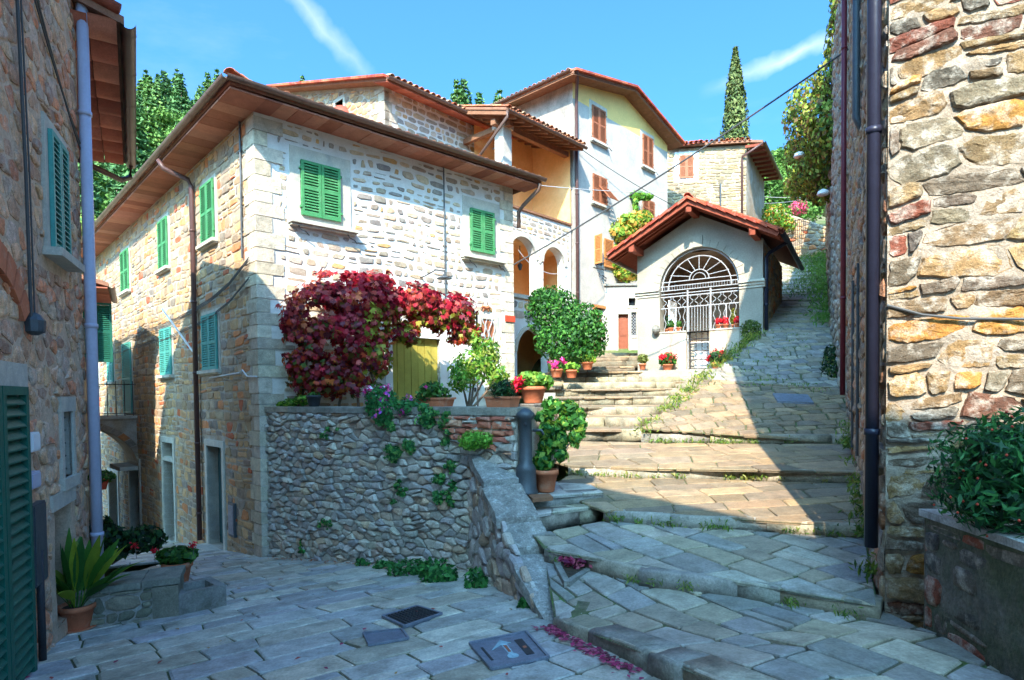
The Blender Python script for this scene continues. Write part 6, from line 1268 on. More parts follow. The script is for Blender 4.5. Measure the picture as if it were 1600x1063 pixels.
def broad_mesh(name, h, r, rs, cols, n=5200, sz=.3):
    L = [(rs.uniform(-.5, .5) * r, rs.uniform(-.5, .5) * r, h * rs.uniform(.4, .85), r * rs.uniform(.35, .6), r * rs.uniform(.35, .6), r * rs.uniform(.3, .5)) for _ in range(11)]
    P, Nn = lumps(L, n, rs, .3); V, F = leaf_arrays(P, Nn, sz, .7, .1, rs, .2); c = pcols(cols, len(F), rs, .3)
    tr = MB(); tr.tube([(0, 0, -1), (.1, 0, h * .3), (0, .1, h * .6)], [.16, .13, .06], 7)
    for l in L[:6]: tr.tube([(0, .05, h * .3), (l[0] * .5, l[1] * .5, h * .45), l[:3]], [.09, .06, .02], 5)
    return np_mesh(name, V, F, c, M['needle']), tr.mesh(name + '_trunk', M['bark_pale'], (0, 0, 0), True)
FIRC = [C(84, 122, 66), C(104, 142, 74), C(68, 106, 60), C(124, 156, 84)]
BROADC = [C(128, 150, 62), C(106, 136, 56), C(150, 164, 76)]  # yellow green leaf colours of the broadleaf trees
fir = [conifer_mesh('fir_crown', 10, 2.3, np.random.RandomState(1), FIRC), conifer_mesh('fir_crown', 10, 2.7, np.random.RandomState(2), [C(100, 140, 68), C(118, 154, 76), C(84, 122, 62)], 22), conifer_mesh('fir_crown', 10, 2.0, np.random.RandomState(3), [C(72, 112, 68), C(88, 128, 72)], 28)]
brd = [broad_mesh('leafy_crown', 8, 3.2, np.random.RandomState(4), BROADC), broad_mesh('leafy_crown', 8, 3.0, np.random.RandomState(5), [C(84, 122, 50), C(100, 136, 58), C(70, 104, 44)])]
tr_ = random.Random(9)
def plant_tree(ms, x, y, z, sc, name, label, group):
    o = thing(name, label, 'tree', (x, y, z), group); o.scale = (sc * tr_.uniform(1.05, 1.35),) * 2 + (sc,); o.rotation_euler = (0, 0, tr_.uniform(0, 6))
    for nm, me in (('crown', ms[0]), ('trunk', ms[1])): c = bpy.data.objects.new(nm, me); COL.objects.link(c); c.parent = o
    return o
spots = []
for Y, step in ((44, 26), (50, 24), (57, 22), (65, 20), (74, 18), (84, 16), (94, 15), (104, 14), (114, 14)):
    px = 40
    while px < 400:
        spots.append((px + tr_.uniform(-9, 9), Y + tr_.uniform(-3, 3))); px += step * .95
for Y in (60, 72, 86):
    for px in (474, 690, 712, 735, 760, 784): spots.append((px + tr_.uniform(-9, 9), Y + tr_.uniform(-3, 3)))
for px, Y in spots:
    x = (px - 800) / FPX * Y; z = tz_(x, Y); is_broad = (260 < px < 330 and tr_.random() < .5) or tr_.random() < .2 or (Y < 52 and px < 240 and tr_.random() < .45)
    if is_broad: plant_tree(tr_.choice(brd), x, Y, z - .3, tr_.uniform(.7, 1.15), 'leafy_tree', 'yellow green broadleaf tree among the dark firs of the wooded hill', 'broadleaf trees on the wooded hill')
    else: plant_tree(tr_.choice(fir), x, Y, z - .3, tr_.uniform(.8, 1.45), 'fir_tree', 'tall dark green fir on the wooded hill behind the houses', 'firs on the wooded hill')
for k, (px, Y, s) in enumerate([(1216, 40, .6), (1232, 37, .55), (1252, 41, .62), (1225, 47, .8), (1270, 44, .75), (1204, 44, .6), (1290, 40, .7)]):
    x = (px - 800) / FPX * Y; plant_tree(brd[1], x, Y, max(tz_(x, Y), (618 - 345) / FPX * Y - 2.0), s, 'olive_tree', 'bushy green tree beyond the garden wall at the top of the path', 'trees beyond the garden wall')
cr_ = np.random.RandomState(8); n = 9000; t = cr_.uniform(0, 1, n) ** .9; Hc = 13.5; a = cr_.uniform(0, 6.28, n); prof = np.interp(t, [0, .08, .3, .6, .85, 1], [.75, 1.0, 1.05, .78, .42, .04]) * .92 * (1 + .12 * np.sin(a * 5 + t * 22)); rr_ = prof * (cr_.uniform(.6, 1.03, n))
P_ = np.stack([np.cos(a) * rr_, np.sin(a) * rr_, 1 + t * Hc], 1); N_ = np.stack([np.cos(a), np.sin(a), np.full(n, .6)], 1); V, F = leaf_arrays(P_, N_, .26, .45, .05, cr_, -.8); xc = (1149 - 800) / FPX * 40.
cyp = thing('cypress', 'tall slender dark cypress standing behind the small stone house', 'tree', (xc, 40, 7.2)); cyp.scale = (1.2, 1.2, 1.03)
c = bpy.data.objects.new('crown', np_mesh('cypress_crown', V, F, pcols([C(74, 92, 46), C(92, 106, 54), C(58, 76, 40), C(112, 120, 66)], len(F), cr_, .3), M['needle'])); COL.objects.link(c); c.parent = cyp
mb = MB(); mb.tube([(0, 0, -1), (0, 0, 6), (0, 0, 13)], [.16, .12, .03], 8); c = bpy.data.objects.new('trunk', mb.mesh('cypress_trunk', M['bark'], (0, 0, 0))); COL.objects.link(c); c.parent = cyp
# garden walls and bushes at the head of the path
gwl = thing('garden_wall', 'pale rubble garden wall with a railing at the top of the path', 'wall', (13.5, 31, 6.5)); Gw = Pl(((1200 - 800) / FPX * 32, 32), (1, -.15)); mb = wall_mesh(Gw, [(0, 5), (3.4, 5), (3.4, 8.2), (0, 9.6)], [], .4, .04, 3, 2.); w0 = obj('wall', mb, M['mortar_tan'], gwl)
lay(voro(0, 3.4, 5, 9.6, .34, .2, random.Random(5)), mapper(Gw), w0, M['stone'], STL, random.Random(5), cap=120, h=(.02, .06), joint=.03, outline=[(0, 5), (3.4, 5), (3.4, 8.2), (0, 9.5)], minpx=20, smooth=False)
for k in range(6): mb = MB(); q = hy(1243 + k * 3, 372, 31); mb.tube([q, q + [0, 0, .9]], .015, 5); obj('railing_bar', mb, M['iron_dark'], gwl)
a_, b_ = hy(1242, 345, 31), hy(1260, 343, 31); mb = MB(); mb.tube([a_, b_], .02, 5); obj('railing_rail', mb, M['iron_dark'], gwl)
P_, N_ = lumps([(*hy(1248, 325, 33), .5, .4, .4)], 400, rs); foliage('oleander', P_, N_, .16, [C(225, 80, 120), C(235, 110, 140), C(90, 130, 60)], rs, label='pink flowering shrub above the garden wall at the top of the path', cat='shrub')
P_, N_ = lumps([(*hy(1212, 335, 31.5), .8, .4, .5), (*hy(1226, 350, 31.5), .6, .4, .4)], 900, rs); foliage('garden_shrub', P_, N_, .16, BRIGHT + [C(200, 150, 60)], rs, label='yellow green shrubs hanging over the garden wall behind the chapel roof', cat='shrub')
# ================================================================ CREEPERS, IVY, BUSHES
CREEP = [C(164, 28, 52), C(190, 36, 58), C(128, 28, 52), C(176, 58, 60), C(112, 40, 48), C(216, 104, 96), C(206, 110, 66)]
CREEPLOW = [C(190, 70, 40), C(150, 50, 50), C(110, 90, 40), C(90, 110, 50), C(200, 110, 50), C(150, 36, 50), C(120, 50, 70)]
LM = [(*hy(475, 575, 11.3), .3, .3, .45), (*hy(560, 585, 11.5), .28, .3, .4), (*hy(515, 590, 11.4), .4, .3, .35), (*hy(465, 500, 11.4), .3, .35, .4), (*hy(500, 490, 11.5), .62, .5, .62), (*hy(560, 470, 11.7), .6, .5, .55), (*hy(545, 530, 11.5), .55, .45, .6), (*hy(480, 540, 11.4), .42, .4, .6), (*hy(590, 500, 11.9), .35, .4, .55), (*hy(590, 560, 11.6), .25, .3, .35), (*hy(520, 445, 12.1), .5, .5, .28)]
RM = [(*hy(640, 470, 12.3), .62, .5, .36), (*hy(700, 485, 12.8), .62, .5, .36), (*hy(725, 520, 13.0), .36, .4, .32), (*hy(640, 520, 12.4), .3, .35, .22), (*hy(600, 450, 12.2), .5, .5, .28), (*hy(660, 505, 12.5), .6, .4, .25), (*hy(560, 440, 12.2), .4, .4, .16)]
crp = thing('red_creeper', 'crimson Virginia creeper draped thickly over the pergola in front of the yellow door', 'creeper', (*hy(540, 630, 11.6)[:2], -.7))
P1, N1 = lumps(LM, 7600, rs, .62); P2, N2 = lumps(RM, 5400, rs, .55)
PA = np.concatenate([P1, P2]); NA = np.concatenate([N1, N2]); PA = PA + rs.normal(size=PA.shape) * .035
keep = fbm(PA[:, 0] * 2.6 + PA[:, 1] * 1.3 + 40, PA[:, 2] * 3.1 + 40, 4, 3) > .36; PA, NA = PA[keep], NA[keep]
def leaflets(P, Nn, size, rs, k=5):
    """each palmate leaf is five narrow leaflets spread from one point"""
    n = len(P); Nn = Nn / (np.linalg.norm(Nn, axis=1)[:, None] + 1e-9) + rs.normal(size=(n, 3)) * .45; Nn /= np.linalg.norm(Nn, axis=1)[:, None]
    D = np.tile([0, 0, -1.], (n, 1)) + rs.normal(size=(n, 3)) * .45; D -= (D * Nn).sum(1)[:, None] * Nn; D /= np.linalg.norm(D, axis=1)[:, None] + 1e-9; B = np.cross(Nn, D); Ls = size * rs.uniform(.65, 1.25, n)[:, None]; Vs = []
    for a, l in ((-1.15, .62), (-.6, .85), (0, 1), (.6, .85), (1.15, .62)):
        T = D * cos(a) + B * sin(a); W = np.cross(Nn, T); L2 = Ls * l
        Vs.append(np.stack([P, P + T * L2 * .55 + W * L2 * .2 + Nn * L2 * .05, P + T * L2 - Nn * L2 * .12, P + T * L2 * .55 - W * L2 * .2 + Nn * L2 * .05], 1))
    return np.stack(Vs, 1).reshape(-1, 3), np.arange(20 * n).reshape(-1, 4)
zrel = (PA[:, 2] - .9); shade_side = PA[:, 0]
pn = fbm(PA[:, 0] * 3.3 + 70 + PA[:, 1], PA[:, 2] * 3.3 + 70, 9, 3) + rs.normal(size=len(PA)) * .07; cc = np.array(CREEP)[np.clip((pn - .28) * 15, 0, len(CREEP) - 1).astype(int)]; low = (rs.uniform(0, 1, len(PA)) < np.clip((1.65 - PA[:, 2]) / 1.3, .08, .9)); under = (PA[:, 0] > -2.7) & (PA[:, 2] < 1.75) & (rs.uniform(0, 1, len(PA)) < .6)
cc[low] = np.array(CREEPLOW)[rs.choice(len(CREEPLOW), low.sum())]; cc[under] = np.array([C(150, 150, 50), C(120, 130, 45), C(200, 90, 70), C(170, 160, 70)])[rs.choice(4, under.sum())]
cc *= 1 + rs.uniform(-.25, .25, (len(PA), 1))
V, F = leaflets(PA, NA, .105, rs); link('foliage', np_mesh('creeper_leaves', V, F, np.repeat(cc, 5, 0), M['leaf']), (0, 0, 0), crp, kind='stuff')
# the leaves that hang in front, one by one
cand = rs.permutation(len(PA)); toC = -PA / np.linalg.norm(PA, axis=1)[:, None]; NN = NA / np.linalg.norm(NA, axis=1)[:, None]; front = [i for i in cand if (NN[i] * toC[i]).sum() > .55][:270]
var = []
for k in range(12):
    V, F = leaflets(np.zeros((1, 3)), np.array([[-.1, -1, .35]]), .125, rs); c = (CREEP * 2 + CREEPLOW)[k % 18]; var.append(np_mesh('creeper_leaf', V, F, np.tile(c, (5, 1)), M['leaf']))
for i in front:
    p = PA[i] + NN[i] * .06; v = var[rs.randint(8, 12)] if low[i] else var[rs.randint(0, 8)]; o = link('leaf', v, p, crp); o.rotation_euler = (rs.uniform(-.4, .4), rs.uniform(-.5, .5), rs.uniform(-.7, .7))
mb = MB()
for (a, b) in (((470, 630, 11.5), (480, 540, 11.5)), ((560, 632, 11.7), (548, 560, 11.7)), ((585, 632, 11.7), (575, 560, 11.7)), ((530, 632, 11.6), (540, 560, 11.6))): mb.tube([hy(*a) + [0, 0, -.5], hy(*a), (hy(*a) + hy(*b)) / 2 + [.04, 0, 0], hy(*b), hy(*b) + [.1, 0, .5]], [.03, .028, .022, .018, .01], 6)
obj('stem', mb, M['bark'], crp)
perg = thing('pergola', 'thin iron pergola frame carrying the red creeper', 'pergola', (*hy(540, 630, 11.6)[:2], -.7)); a0 = hy(470, 470, 11.4); a1_ = hy(745, 500, 12.9)
for q in (a0, a1_): mb = MB(); mb.tube([(q[0], q[1], -.7), (q[0], q[1], 1.75)], .02, 6); obj('post', mb, M['iron_dark'], perg)
for k in range(5): t = k / 4; p = a0 + (a1_ - a0) * t; p[2] = 1.75; mb = MB(); mb.tube([p, (*(p[:2] - Fr.n * .95), 1.85)], .014, 5); obj('crossbar', mb, M['iron_dark'], perg)
mb = MB(); mb.tube([(a0[0], a0[1], 1.75), (a1_[0], a1_[1], 1.75)], .016, 6); obj('rail', mb, M['iron_dark'], perg)
def shrub(name, label, cat, L, n, size, cols, stem=None, asp=.5, droop=.3, shell=.5, group=None, flowers=None, fold=.12, wts=None):
    P, Nn = lumps(L, n, rs, shell); L0 = L[0]; zb_ = min(l[2] - l[5] for l in L) if stem is None else stem; o = thing(name, label, cat, (L0[0], L0[1], zb_), group); foliage('foliage', P, Nn, size, cols, rs, o, asp, fold, droop, wts=wts)
    mb = MB()
    for l in L[:5]: mb.tube([(L0[0] + rng.uniform(-.05, .05), L0[1], zb_ - .02), (L0[0] * .4 + l[0] * .6, L0[1] * .4 + l[1] * .6, zb_ + (l[2] - zb_) * .5), l[:3]], [.025, .018, .008], 5)
    obj('stem', mb, M['bark'], o)
    if flowers:
        fc, fn, fs = flowers; P, Nn = lumps([(a, b, c, d * 1.04, e * 1.04, f * 1.04) for a, b, c, d, e, f in L], fn, rs, .92)
        P = np.repeat(P, 9, 0) + rs.normal(size=(fn * 9, 3)) * fs * .35; foliage('flowers', P, np.repeat(Nn, 9, 0), fs * .6, fc, rs, o, .9, .1, 0, 'petal', kind='stuff')
    return o
shrub('evergreen_bush', 'big dense glossy green bush growing beside the steps under the white house', 'bush', [(*hy(865, 490, 16.6), .75, .6, .72), (*hy(905, 510, 16.3), .72, .6, .62), (*hy(880, 535, 16.1), .75, .6, .5), (*hy(850, 470, 16.8), .4, .4, .35), (*hy(925, 530, 16.2), .42, .4, .5), (*hy(895, 555, 16.0), .6, .5, .25)], 8500, .115, [C(46, 98, 38), C(60, 118, 44), C(34, 78, 34), C(84, 140, 54)], asp=.5, stem=.5)
shrub('leafy_shrub', 'pale yellow green leafy shrub on the terrace in front of the white door', 'shrub', [(*hy(735, 575, 10.2), .36, .3, .28), (*hy(765, 560, 10.4), .2, .25, .34), (*hy(720, 595, 10.0), .22, .25, .2), (*hy(775, 590, 10.2), .22, .25, .2), (*hy(745, 540, 10.6), .12, .2, .25)], 1900, .10, BRIGHT + [C(170, 180, 90)], asp=.42, shell=.2, stem=-.2)
shrub('round_shrub', 'round bright green cushion plant on top of the sloping parapet', 'plant', [(*hy(748, 687, 8.2), .27, .22, .13), (*hy(735, 692, 8.15), .14, .15, .1), (*hy(765, 690, 8.2), .14, .15, .1)], 1500, .05, [C(120, 180, 60), C(150, 200, 80), C(90, 150, 50)], asp=.6)
q = hy(1173, 515, 15.9); shrub('corner_bush', 'small dark green bush at the right corner of the chapel front', 'bush', [(*q, .26, .24, .25), (*hy(1168, 540, 15.7), .22, .2, .22), (*hy(1160, 560, 15.4), .15, .15, .14)], 1500, .07, [C(88, 110, 40), C(66, 92, 36), C(110, 130, 50)])
vp = [(*hy(960, 365, 23.6), .9, .5, .4), (*hy(985, 350, 23.8), .7, .5, .35), (*hy(1000, 345, 23.8), .5, .4, .35)]
shrub('pergola_vine', 'yellow green grape vine spilling over the plaster wall beside the chapel roof', 'vine', vp + [(*hy(960, 405, 23.4), .4, .4, .5), (*hy(985, 425, 23.3), .6, .3, .35)], 3600, .19, [C(160, 180, 60), C(120, 160, 50), C(190, 185, 80), C(84, 124, 44), C(200, 150, 60)], asp=.8)
shrub('wall_vine', 'thin vine climbing the white house wall above the chapel roof', 'vine', [(*hy(997, 305, 24.1), .3, .12, .14), (*hy(993, 322, 24.0), .1, .12, .4), (*hy(1008, 308, 24.2), .3, .1, .12)], 420, .16, BRIGHT, asp=.8)
# ivy over the retaining wall on the right
IV = [(*hy(1306, 60, 15.6), .14, .5, .7), (*hy(1310, 10, 15.4), .12, .4, .6), (*hy(1296, 130, 16), .35, .7, .6), (*hy(1270, 180, 16.8), .75, .8, .9), (*hy(1290, 200, 16), .5, .8, .9), (*hy(1262, 240, 18), .6, .9, .7), (*hy(1280, 265, 17), .6, .9, .6), (*hy(1258, 285, 19.5), .55, .9, .5), (*hy(1290, 295, 17), .35, .7, .4)]
shrub('ivy', 'thick yellow green ivy hanging down the tall retaining wall on the right', 'ivy', IV, 8500, .14, [C(140, 164, 62), C(112, 142, 52), C(164, 180, 74), C(66, 90, 38), C(160, 150, 66), C(124, 96, 54)], asp=.6, droop=.7, shell=.45, stem=IV[0][2] - .6)
# right bush above the planter
RB_ = [(*hy(1540, 720, 4.0), .30, .35, .27), (*hy(1600, 740, 3.8), .36, .35, .36), (*hy(1520, 770, 3.95), .2, .3, .2), (*hy(1570, 790, 3.75), .28, .3, .2), (*hy(1600, 690, 3.9), .3, .3, .22), (*hy(1650, 760, 3.7), .4, .4, .4)]
rbs = shrub('berry_bush', 'dense narrow leaved green bush with small red berries in the stone planter', 'bush', RB_, 5200, .085, [C(48, 108, 56), C(36, 86, 48), C(68, 132, 66), C(28, 66, 42)], asp=.26, droop=.0, shell=.3, stem=-.95, fold=.06)
P_, N_ = lumps(RB_, 60, rs, .9); mb = MB()
for p in P_: mb.lathe(p, [(.003, -.008), (.009, 0), (.003, .009)], 5)
obj('berries', mb, M['red'], rbs, True)
# ================================================================ POTS AND THEIR PLANTS
def pot(o, c, r, h, m='terra', sq=None):
    mb = MB()
    if sq:
        w_, d_, ang = sq; X_ = np.array([cos(ang), sin(ang), 0]); Y_ = np.array([-sin(ang), cos(ang), 0]); c = np.array(c, float)
        mb.hexa([c + X_ * sx * w_ * (.45 if z == 0 else .5) + Y_ * sy * d_ * (.43 if z == 0 else .5) + [0, 0, z] for sy in (-1, 1) for z in (0, h * .8) for sx in (-1, 1)]); mb.hexa([c + X_ * sx * w_ * .53 + Y_ * sy * d_ * .55 + [0, 0, z] for sy in (-1, 1) for z in (h * .8, h) for sx in (-1, 1)])
    else: mb.lathe(c, [(r * .66, 0), (r * .7, h * .05), (r * .93, h * .78), (r * 1.04, h * .79), (r * 1.06, h * .9), (r * 1.04, h), (r * .94, h), (r * .9, h * .88)], 22)
    obj('pot', mb, M[m], o, not sq)
def potted(name, label, c, r, h, L, n, size, cols, flowers=None, group=None, m='terra', sq=None, asp=.7, droop=.2, saucer=False, shell=.4, cat='potted plant'):
    c = np.array(c, float); o = thing(name, label, cat, c, group); pot(o, c, r, h, m, sq); zt = c[2] + h
    mb = MB(); mb.lathe(c + [0, 0, h * .86], [(r * .9, 0), (r * .88, .01)], 14); obj('soil', mb, M['soil'], o)
    if saucer: mb = MB(); mb.lathe(c + [0, 0, -.01], [(r * .9, 0), (r * 1.05, .025), (r * .98, .025)], 20); obj('saucer', mb, M[m], o, True)
    LL = [(c[0] + a * r, c[1] + b * r, zt + d * r, e * r, f * r, g * r) for a, b, d, e, f, g in L]; P, Nn = lumps(LL, n, rs, shell); foliage('foliage', P, Nn, size, cols, rs, o, asp, .12, droop)
    mb = MB()
    for l in LL: mb.tube([c + [0, 0, h * .85], l[:3]], [.012, .005], 5)
    obj('stem', mb, M['bark'], o)
    if flowers:
        fc, fn, fs = flowers
        for k in range(fn):
            l = LL[rs.randint(len(LL))]; d = rs.normal(size=3); d[2] = abs(d[2]) * 1.2; d[1] -= .3; d /= np.linalg.norm(d); p = np.array(l[:3]) + d * np.array(l[3:]) * 1.15; pp = p + rs.normal(size=(26, 3)) * fs * .33
            foliage('flower', pp, np.tile(d, (26, 1)), fs * .5, fc, rs, o, .9, .15, 0, 'petal')
    return o
B1L = [(0, 0, .5, 1.25, 1.2, .75), (.7, -.2, .35, .7, .7, .6), (-.7, 0, .35, .7, .7, .6)]
REDF = [C(215, 30, 45), C(235, 50, 60), C(190, 20, 40)]; PINKF = [C(230, 60, 140), C(240, 100, 170), C(200, 40, 130)]; PURF = [C(170, 90, 210), C(200, 120, 220), C(220, 80, 170)]
# geranium bowl and low walls at the left
q = hp(272, 918); potted('geranium_pot', 'terracotta bowl of round leaved geraniums with three red flower heads, standing behind the low trough', (q[0], q[1] + .1, q[2] + .02), .2, .33, [(0, 0, .45, 1.35, 1.2, .6), (.8, 0, .5, .6, .6, .45), (-.8, 0, .45, .6, .6, .45)], 620, .085, GREENS, (REDF, 0, .07), asp=.95)
gp = [o for o in COL.objects if o.name.startswith('geranium_pot')][-1]
for (x, y) in ((240, 860), (301, 853), (211, 853)):
    p = hy(x, y, 8.9 if x != 211 else 9.2); pp = p + rs.normal(size=(40, 3)) * .022; foliage('flower', pp, np.tile([0, -.5, 1.], (40, 1)), .035, REDF, rs, gp, .9, .15, 0, 'petal'); mb = MB(); mb.tube([p, p + [.02, 0, -.2]], .004, 4); obj('stem', mb, M['leaf'], gp)
lwp0, lwp1 = hp(118, 985), hp(277, 962); Lw = Pl(lwp0[:2], lwp1[:2] - lwp0[:2]); lwl = float(np.linalg.norm(lwp1[:2] - lwp0[:2])); zt0 = lwp1[2] + .43
lw_ = thing('low_stone_wall', 'low mossy stone wall with a slab top between the tall leafy pot and the trough', 'wall', (*lwp0[:2], lwp0[2])); mb = wall_mesh(Lw, rect(0, lwl, -2.9, zt0 - .06), [], .1, .015, 3, 5.); mb.hexa([Lw.p(s, z, o) for o in (-.5, -.02) for z in (-2.9, zt0 - .06) for s in (0, lwl)]); w0 = obj('wall', mb, M['mortar_dark'], lw_)
MOSS = pal([C(120, 116, 98), C(104, 104, 86), C(134, 126, 106)], None, .12)
lay(courses(.0, lwl - .24, -2.85, zt0 - .06, (.12, .2), (.16, .34), random.Random(4), .02), mapper(Lw), w0, M['stone'], MOSS, random.Random(4), cap=60, h=(.015, .04), joint=.015, outline=rect(0, lwl - .24, -2.8, zt0 - .07), smooth=False)
mb = MB(); Lw.box(mb, lwl - .24, lwl + .02, -2.9, zt0 - .07, -.5, .03, C(128, 122, 106)); obj('end_stone', mb, M['kerb'], lw_)
for k in range(2): mb = MB(); a = .25 + (lwl - .2) * k / 2; mb.hexa([Lw.p(s, z + .012 * k + (.006 if s > a + .1 else 0), o) for o in (-.52, .05) for z in (zt0 - .07, zt0) for s in (a, a + (lwl - .2) / 2 - .01)], C(126, 124, 112)); obj('top_slab', mb, M['kerb'], lw_)
tr0, tr1 = hp(280, 962), hp(354, 946); Tr = Pl(tr0[:2], tr1[:2] - tr0[:2]); trl = float(np.linalg.norm(tr1[:2] - tr0[:2])); zt1 = tr1[2] + .25
trg = thing('stone_trough', 'small square stone trough with an open top at the end of the low mossy wall', 'trough', (*tr0[:2], tr0[2])); mb = MB()
for t in ((0, trl, -.09, 0), (0, trl, -.5, -.4), (0, .1, -.4, -.09), (trl - .1, trl, -.4, -.09)): Tr.box(mb, t[0], t[1], -2.8, zt1, t[2], t[3])
Tr.box(mb, .1, trl - .1, -2.8, zt1 - .12, -.4, -.09, (.5, .5, .5)); obj('basin', mb, M['kerb'], trg)
# tall leafy pot (aspidistra): every broad leaf its own piece
pc = hp(106, 990); pc = pc + [0.02, .12, .015]; asp = thing('broad_leaf_pot', 'terracotta pot of tall broad upright green leaves at the foot of the left house', 'potted plant', pc); pot(asp, pc, .17, .26); mb = MB(); mb.lathe(pc + [0, 0, .22], [(.15, 0), (.14, .01)], 14); obj('soil', mb, M['soil'], asp); mb = MB(); mb.lathe(pc + [0, 0, -.012], [(.14, 0), (.18, .02), (.16, .02)], 18); obj('saucer', mb, M['terra'], asp, True)
ar_ = random.Random(6)
for k in range(44):
    a = ar_.uniform(0, 6.28); ln = ar_.uniform(.55, .95); lean = ar_.uniform(.12, .75) * (1 if k > 8 else .4); b0 = pc + [cos(a) * .06, sin(a) * .06, .24]; d = np.array([cos(a) * lean + .12, sin(a) * lean, 1]); d /= np.linalg.norm(d); sd_ = np.array([-sin(a), cos(a), 0]); tw_ = ar_.uniform(-.5, .5); sd_ = sd_ * cos(tw_) + np.cross(d, sd_) * sin(tw_)
    n = 8; w_ = ar_.uniform(.045, .07); V = []
    for i in range(n + 1):
        t = i / n; p = b0 + d * ln * t + np.array([cos(a), sin(a), 0]) * lean * .35 * ln * t * t - np.array([0, 0, 1]) * lean * .42 * ln * t ** 3; wd = .006 + w_ * (0 if t < .28 else sin(pi * ((t - .28) / .72) ** .75) if t < 1 else 0); nr = np.cross(sd_, d)
        V += [p - sd_ * wd + nr * wd * .3, p - nr * .0, p + sd_ * wd + nr * wd * .3]
    F = []
    for i in range(n): F += [(3 * i, 3 * i + 1, 3 * i + 4, 3 * i + 3), (3 * i + 1, 3 * i + 2, 3 * i + 5, 3 * i + 4)]
    mb = MB(); kk = ar_.uniform(.7, 1.3); c = ar_.choice([C(70, 118, 44), C(92, 140, 44), C(52, 100, 44), C(140, 160, 50)]); mb.add(V, F, tuple(x * kk for x in c)); obj('leaf', mb, M['leaf'], asp, True)
shrub('dark_leafy_plant', 'low dark green leafy plant between the tall leafy pot and the geranium bowl', 'plant', [(*hp(178, 905)[:2], -2.38, .35, .3, .25), (*(hp(200, 905)[:2] + [.1, .3]), -2.36, .35, .3, .22), (*(hp(160, 905)[:2]), -2.2, .2, .2, .25)], 1500, .11, DARKG, asp=.6, stem=-2.7)
# terrace row
zT = -.16
def tp(px, back=.22): s, _ = Tp.hit(px, 640); return np.array(Tp.p(s, zT, -back))
potted('dark_pot', 'small dark plastic pot at the left end of the terrace wall', tp(474), .13, .2, [(0, 0, .1, .8, .8, .3)], 40, .08, GREENS, m='iron_dark')
shrub('trailing_plant', 'bright green trailing plant lying on the left end of the terrace wall', 'plant', [(*(tp(440) + [0, 0, .06]), .25, .16, .08), (*(tp(458) + [0, 0, .12]), .18, .15, .09), (*(tp(427) + [0, 0, .02]), .14, .14, .07)], 520, .085, BRIGHT, asp=.35)
L5 = [(0, 0, .6, 1.2, 1.1, .9), (.9, 0, .2, .8, .8, .7), (-.9, 0, .2, .8, .8, .7)]
potted('petunia_pot', 'pot of magenta and white petunias on the terrace wall under the creeper', tp(568, .3), .14, .17, L5, 420, .07, GREENS, (PINKF + [C(235, 225, 240)], 9, .09))
potted('long_planter', 'long terracotta planter with low herbs on the terrace in front of the yellow door', tp(650, .35), .16, .14, L5, 500, .07, GREENS, (PINKF, 2, .04), sq=(.7, .22, -.67))
potted('square_planter', 'terracotta trough planter with a dark spiky plant at the right end of the terrace wall', tp(774, .15) + [0, 0, -.0], .15, .15, [(0, 0, .5, 1.2, 1, .8), (.3, 0, .9, .7, .7, .6)], 620, .09, DARKG, sq=(.42, .22, -.6), asp=.2)
g_ = hy(833, 628, 8.9); potted('geranium_pot', 'large terracotta pot of bright green geraniums with a red flower cluster beside the terrace end', (g_[0], g_[1], g_[2] - .02), .19, .24, [(0, 0, .5, 1.3, 1.1, .6), (.8, 0, .3, .7, .7, .5), (-.9, 0, .2, .7, .7, .5)], 800, .075, BRIGHT, None, asp=.9)
gp = [o for o in COL.objects if o.name.startswith('geranium_pot')][-1]
for (x, y) in ((806, 600), (803, 607), (811, 596)): p = hy(x, y, 8.7); foliage('flower', p + rs.normal(size=(60, 3)) * .035, np.tile([0, -.6, 1.], (60, 1)), .05, REDF + [C(230, 30, 90)], rs, gp, .9, .15, 0, 'petal')
mb = MB(); q = hy(833, 628, 8.9); mb.lathe((q[0], q[1], -1.1), [(.2, 0), (.2, .93), (.22, .96), (.22, .98)], 4); obj('pot_stand', mb, M['kerb'], label='squat stone block carrying the large geranium pot', cat='stone block')
shrub('petunia_trail', 'petunias with pink and purple flowers trailing down over the middle of the terrace wall', 'trailing plant', [(*(tp(598, -.02) + [0, 0, .12]), .26, .12, .17), (*(tp(610, -.08) + [0, 0, -.1]), .24, .1, .2), (*(tp(590, -.06) + [0, 0, -.02]), .14, .1, .15), (*(tp(640, -.05) + [0, 0, .02]), .2, .1, .13)], 1500, .06, [C(60, 130, 70), C(80, 150, 80), C(48, 108, 60)], asp=.7, flowers=(PINKF + PURF, 34, .06))
def hang(px, zt, zb_, w, n, label, cols=None, sz=.06):
    L = []; k = max(5, int((zt - zb_) / .07))
    for i in range(k):
        t = rng.random(); r_ = w * rng.uniform(.25, .8); L.append((*(tp(px + rng.gauss(0, 60 * w), -.05 - .04 * rng.random())[:2]), zt + (zb_ - zt) * t, r_, .045, r_ * rng.uniform(.5, 1.1)))
    P, Nn = lumps(L, int(n * .9), rs, .05); o = thing('wall_plant', label, 'wall plant', (L[0][0], L[0][1], zb_)); foliage('foliage', P, Nn, sz, cols or [C(56, 126, 66), C(78, 150, 76), C(44, 104, 58), C(110, 160, 80)], rs, o, .7, .12, .5)
    return o
hang(626, -.45, -.95, .18, 900, 'wide green clump on the terrace wall below the trailing petunias')
hang(700, -.1, -1.0, .12, 500, 'green creeper hanging from the terrace wall left of the cushion plant')
hang(680, -.0, -.35, .22, 700, 'leafy green plant spilling over the terrace coping right of the petunias')
hang(516, -.52, -.72, .1, 110, 'small light green tuft high on the left half of the terrace wall')
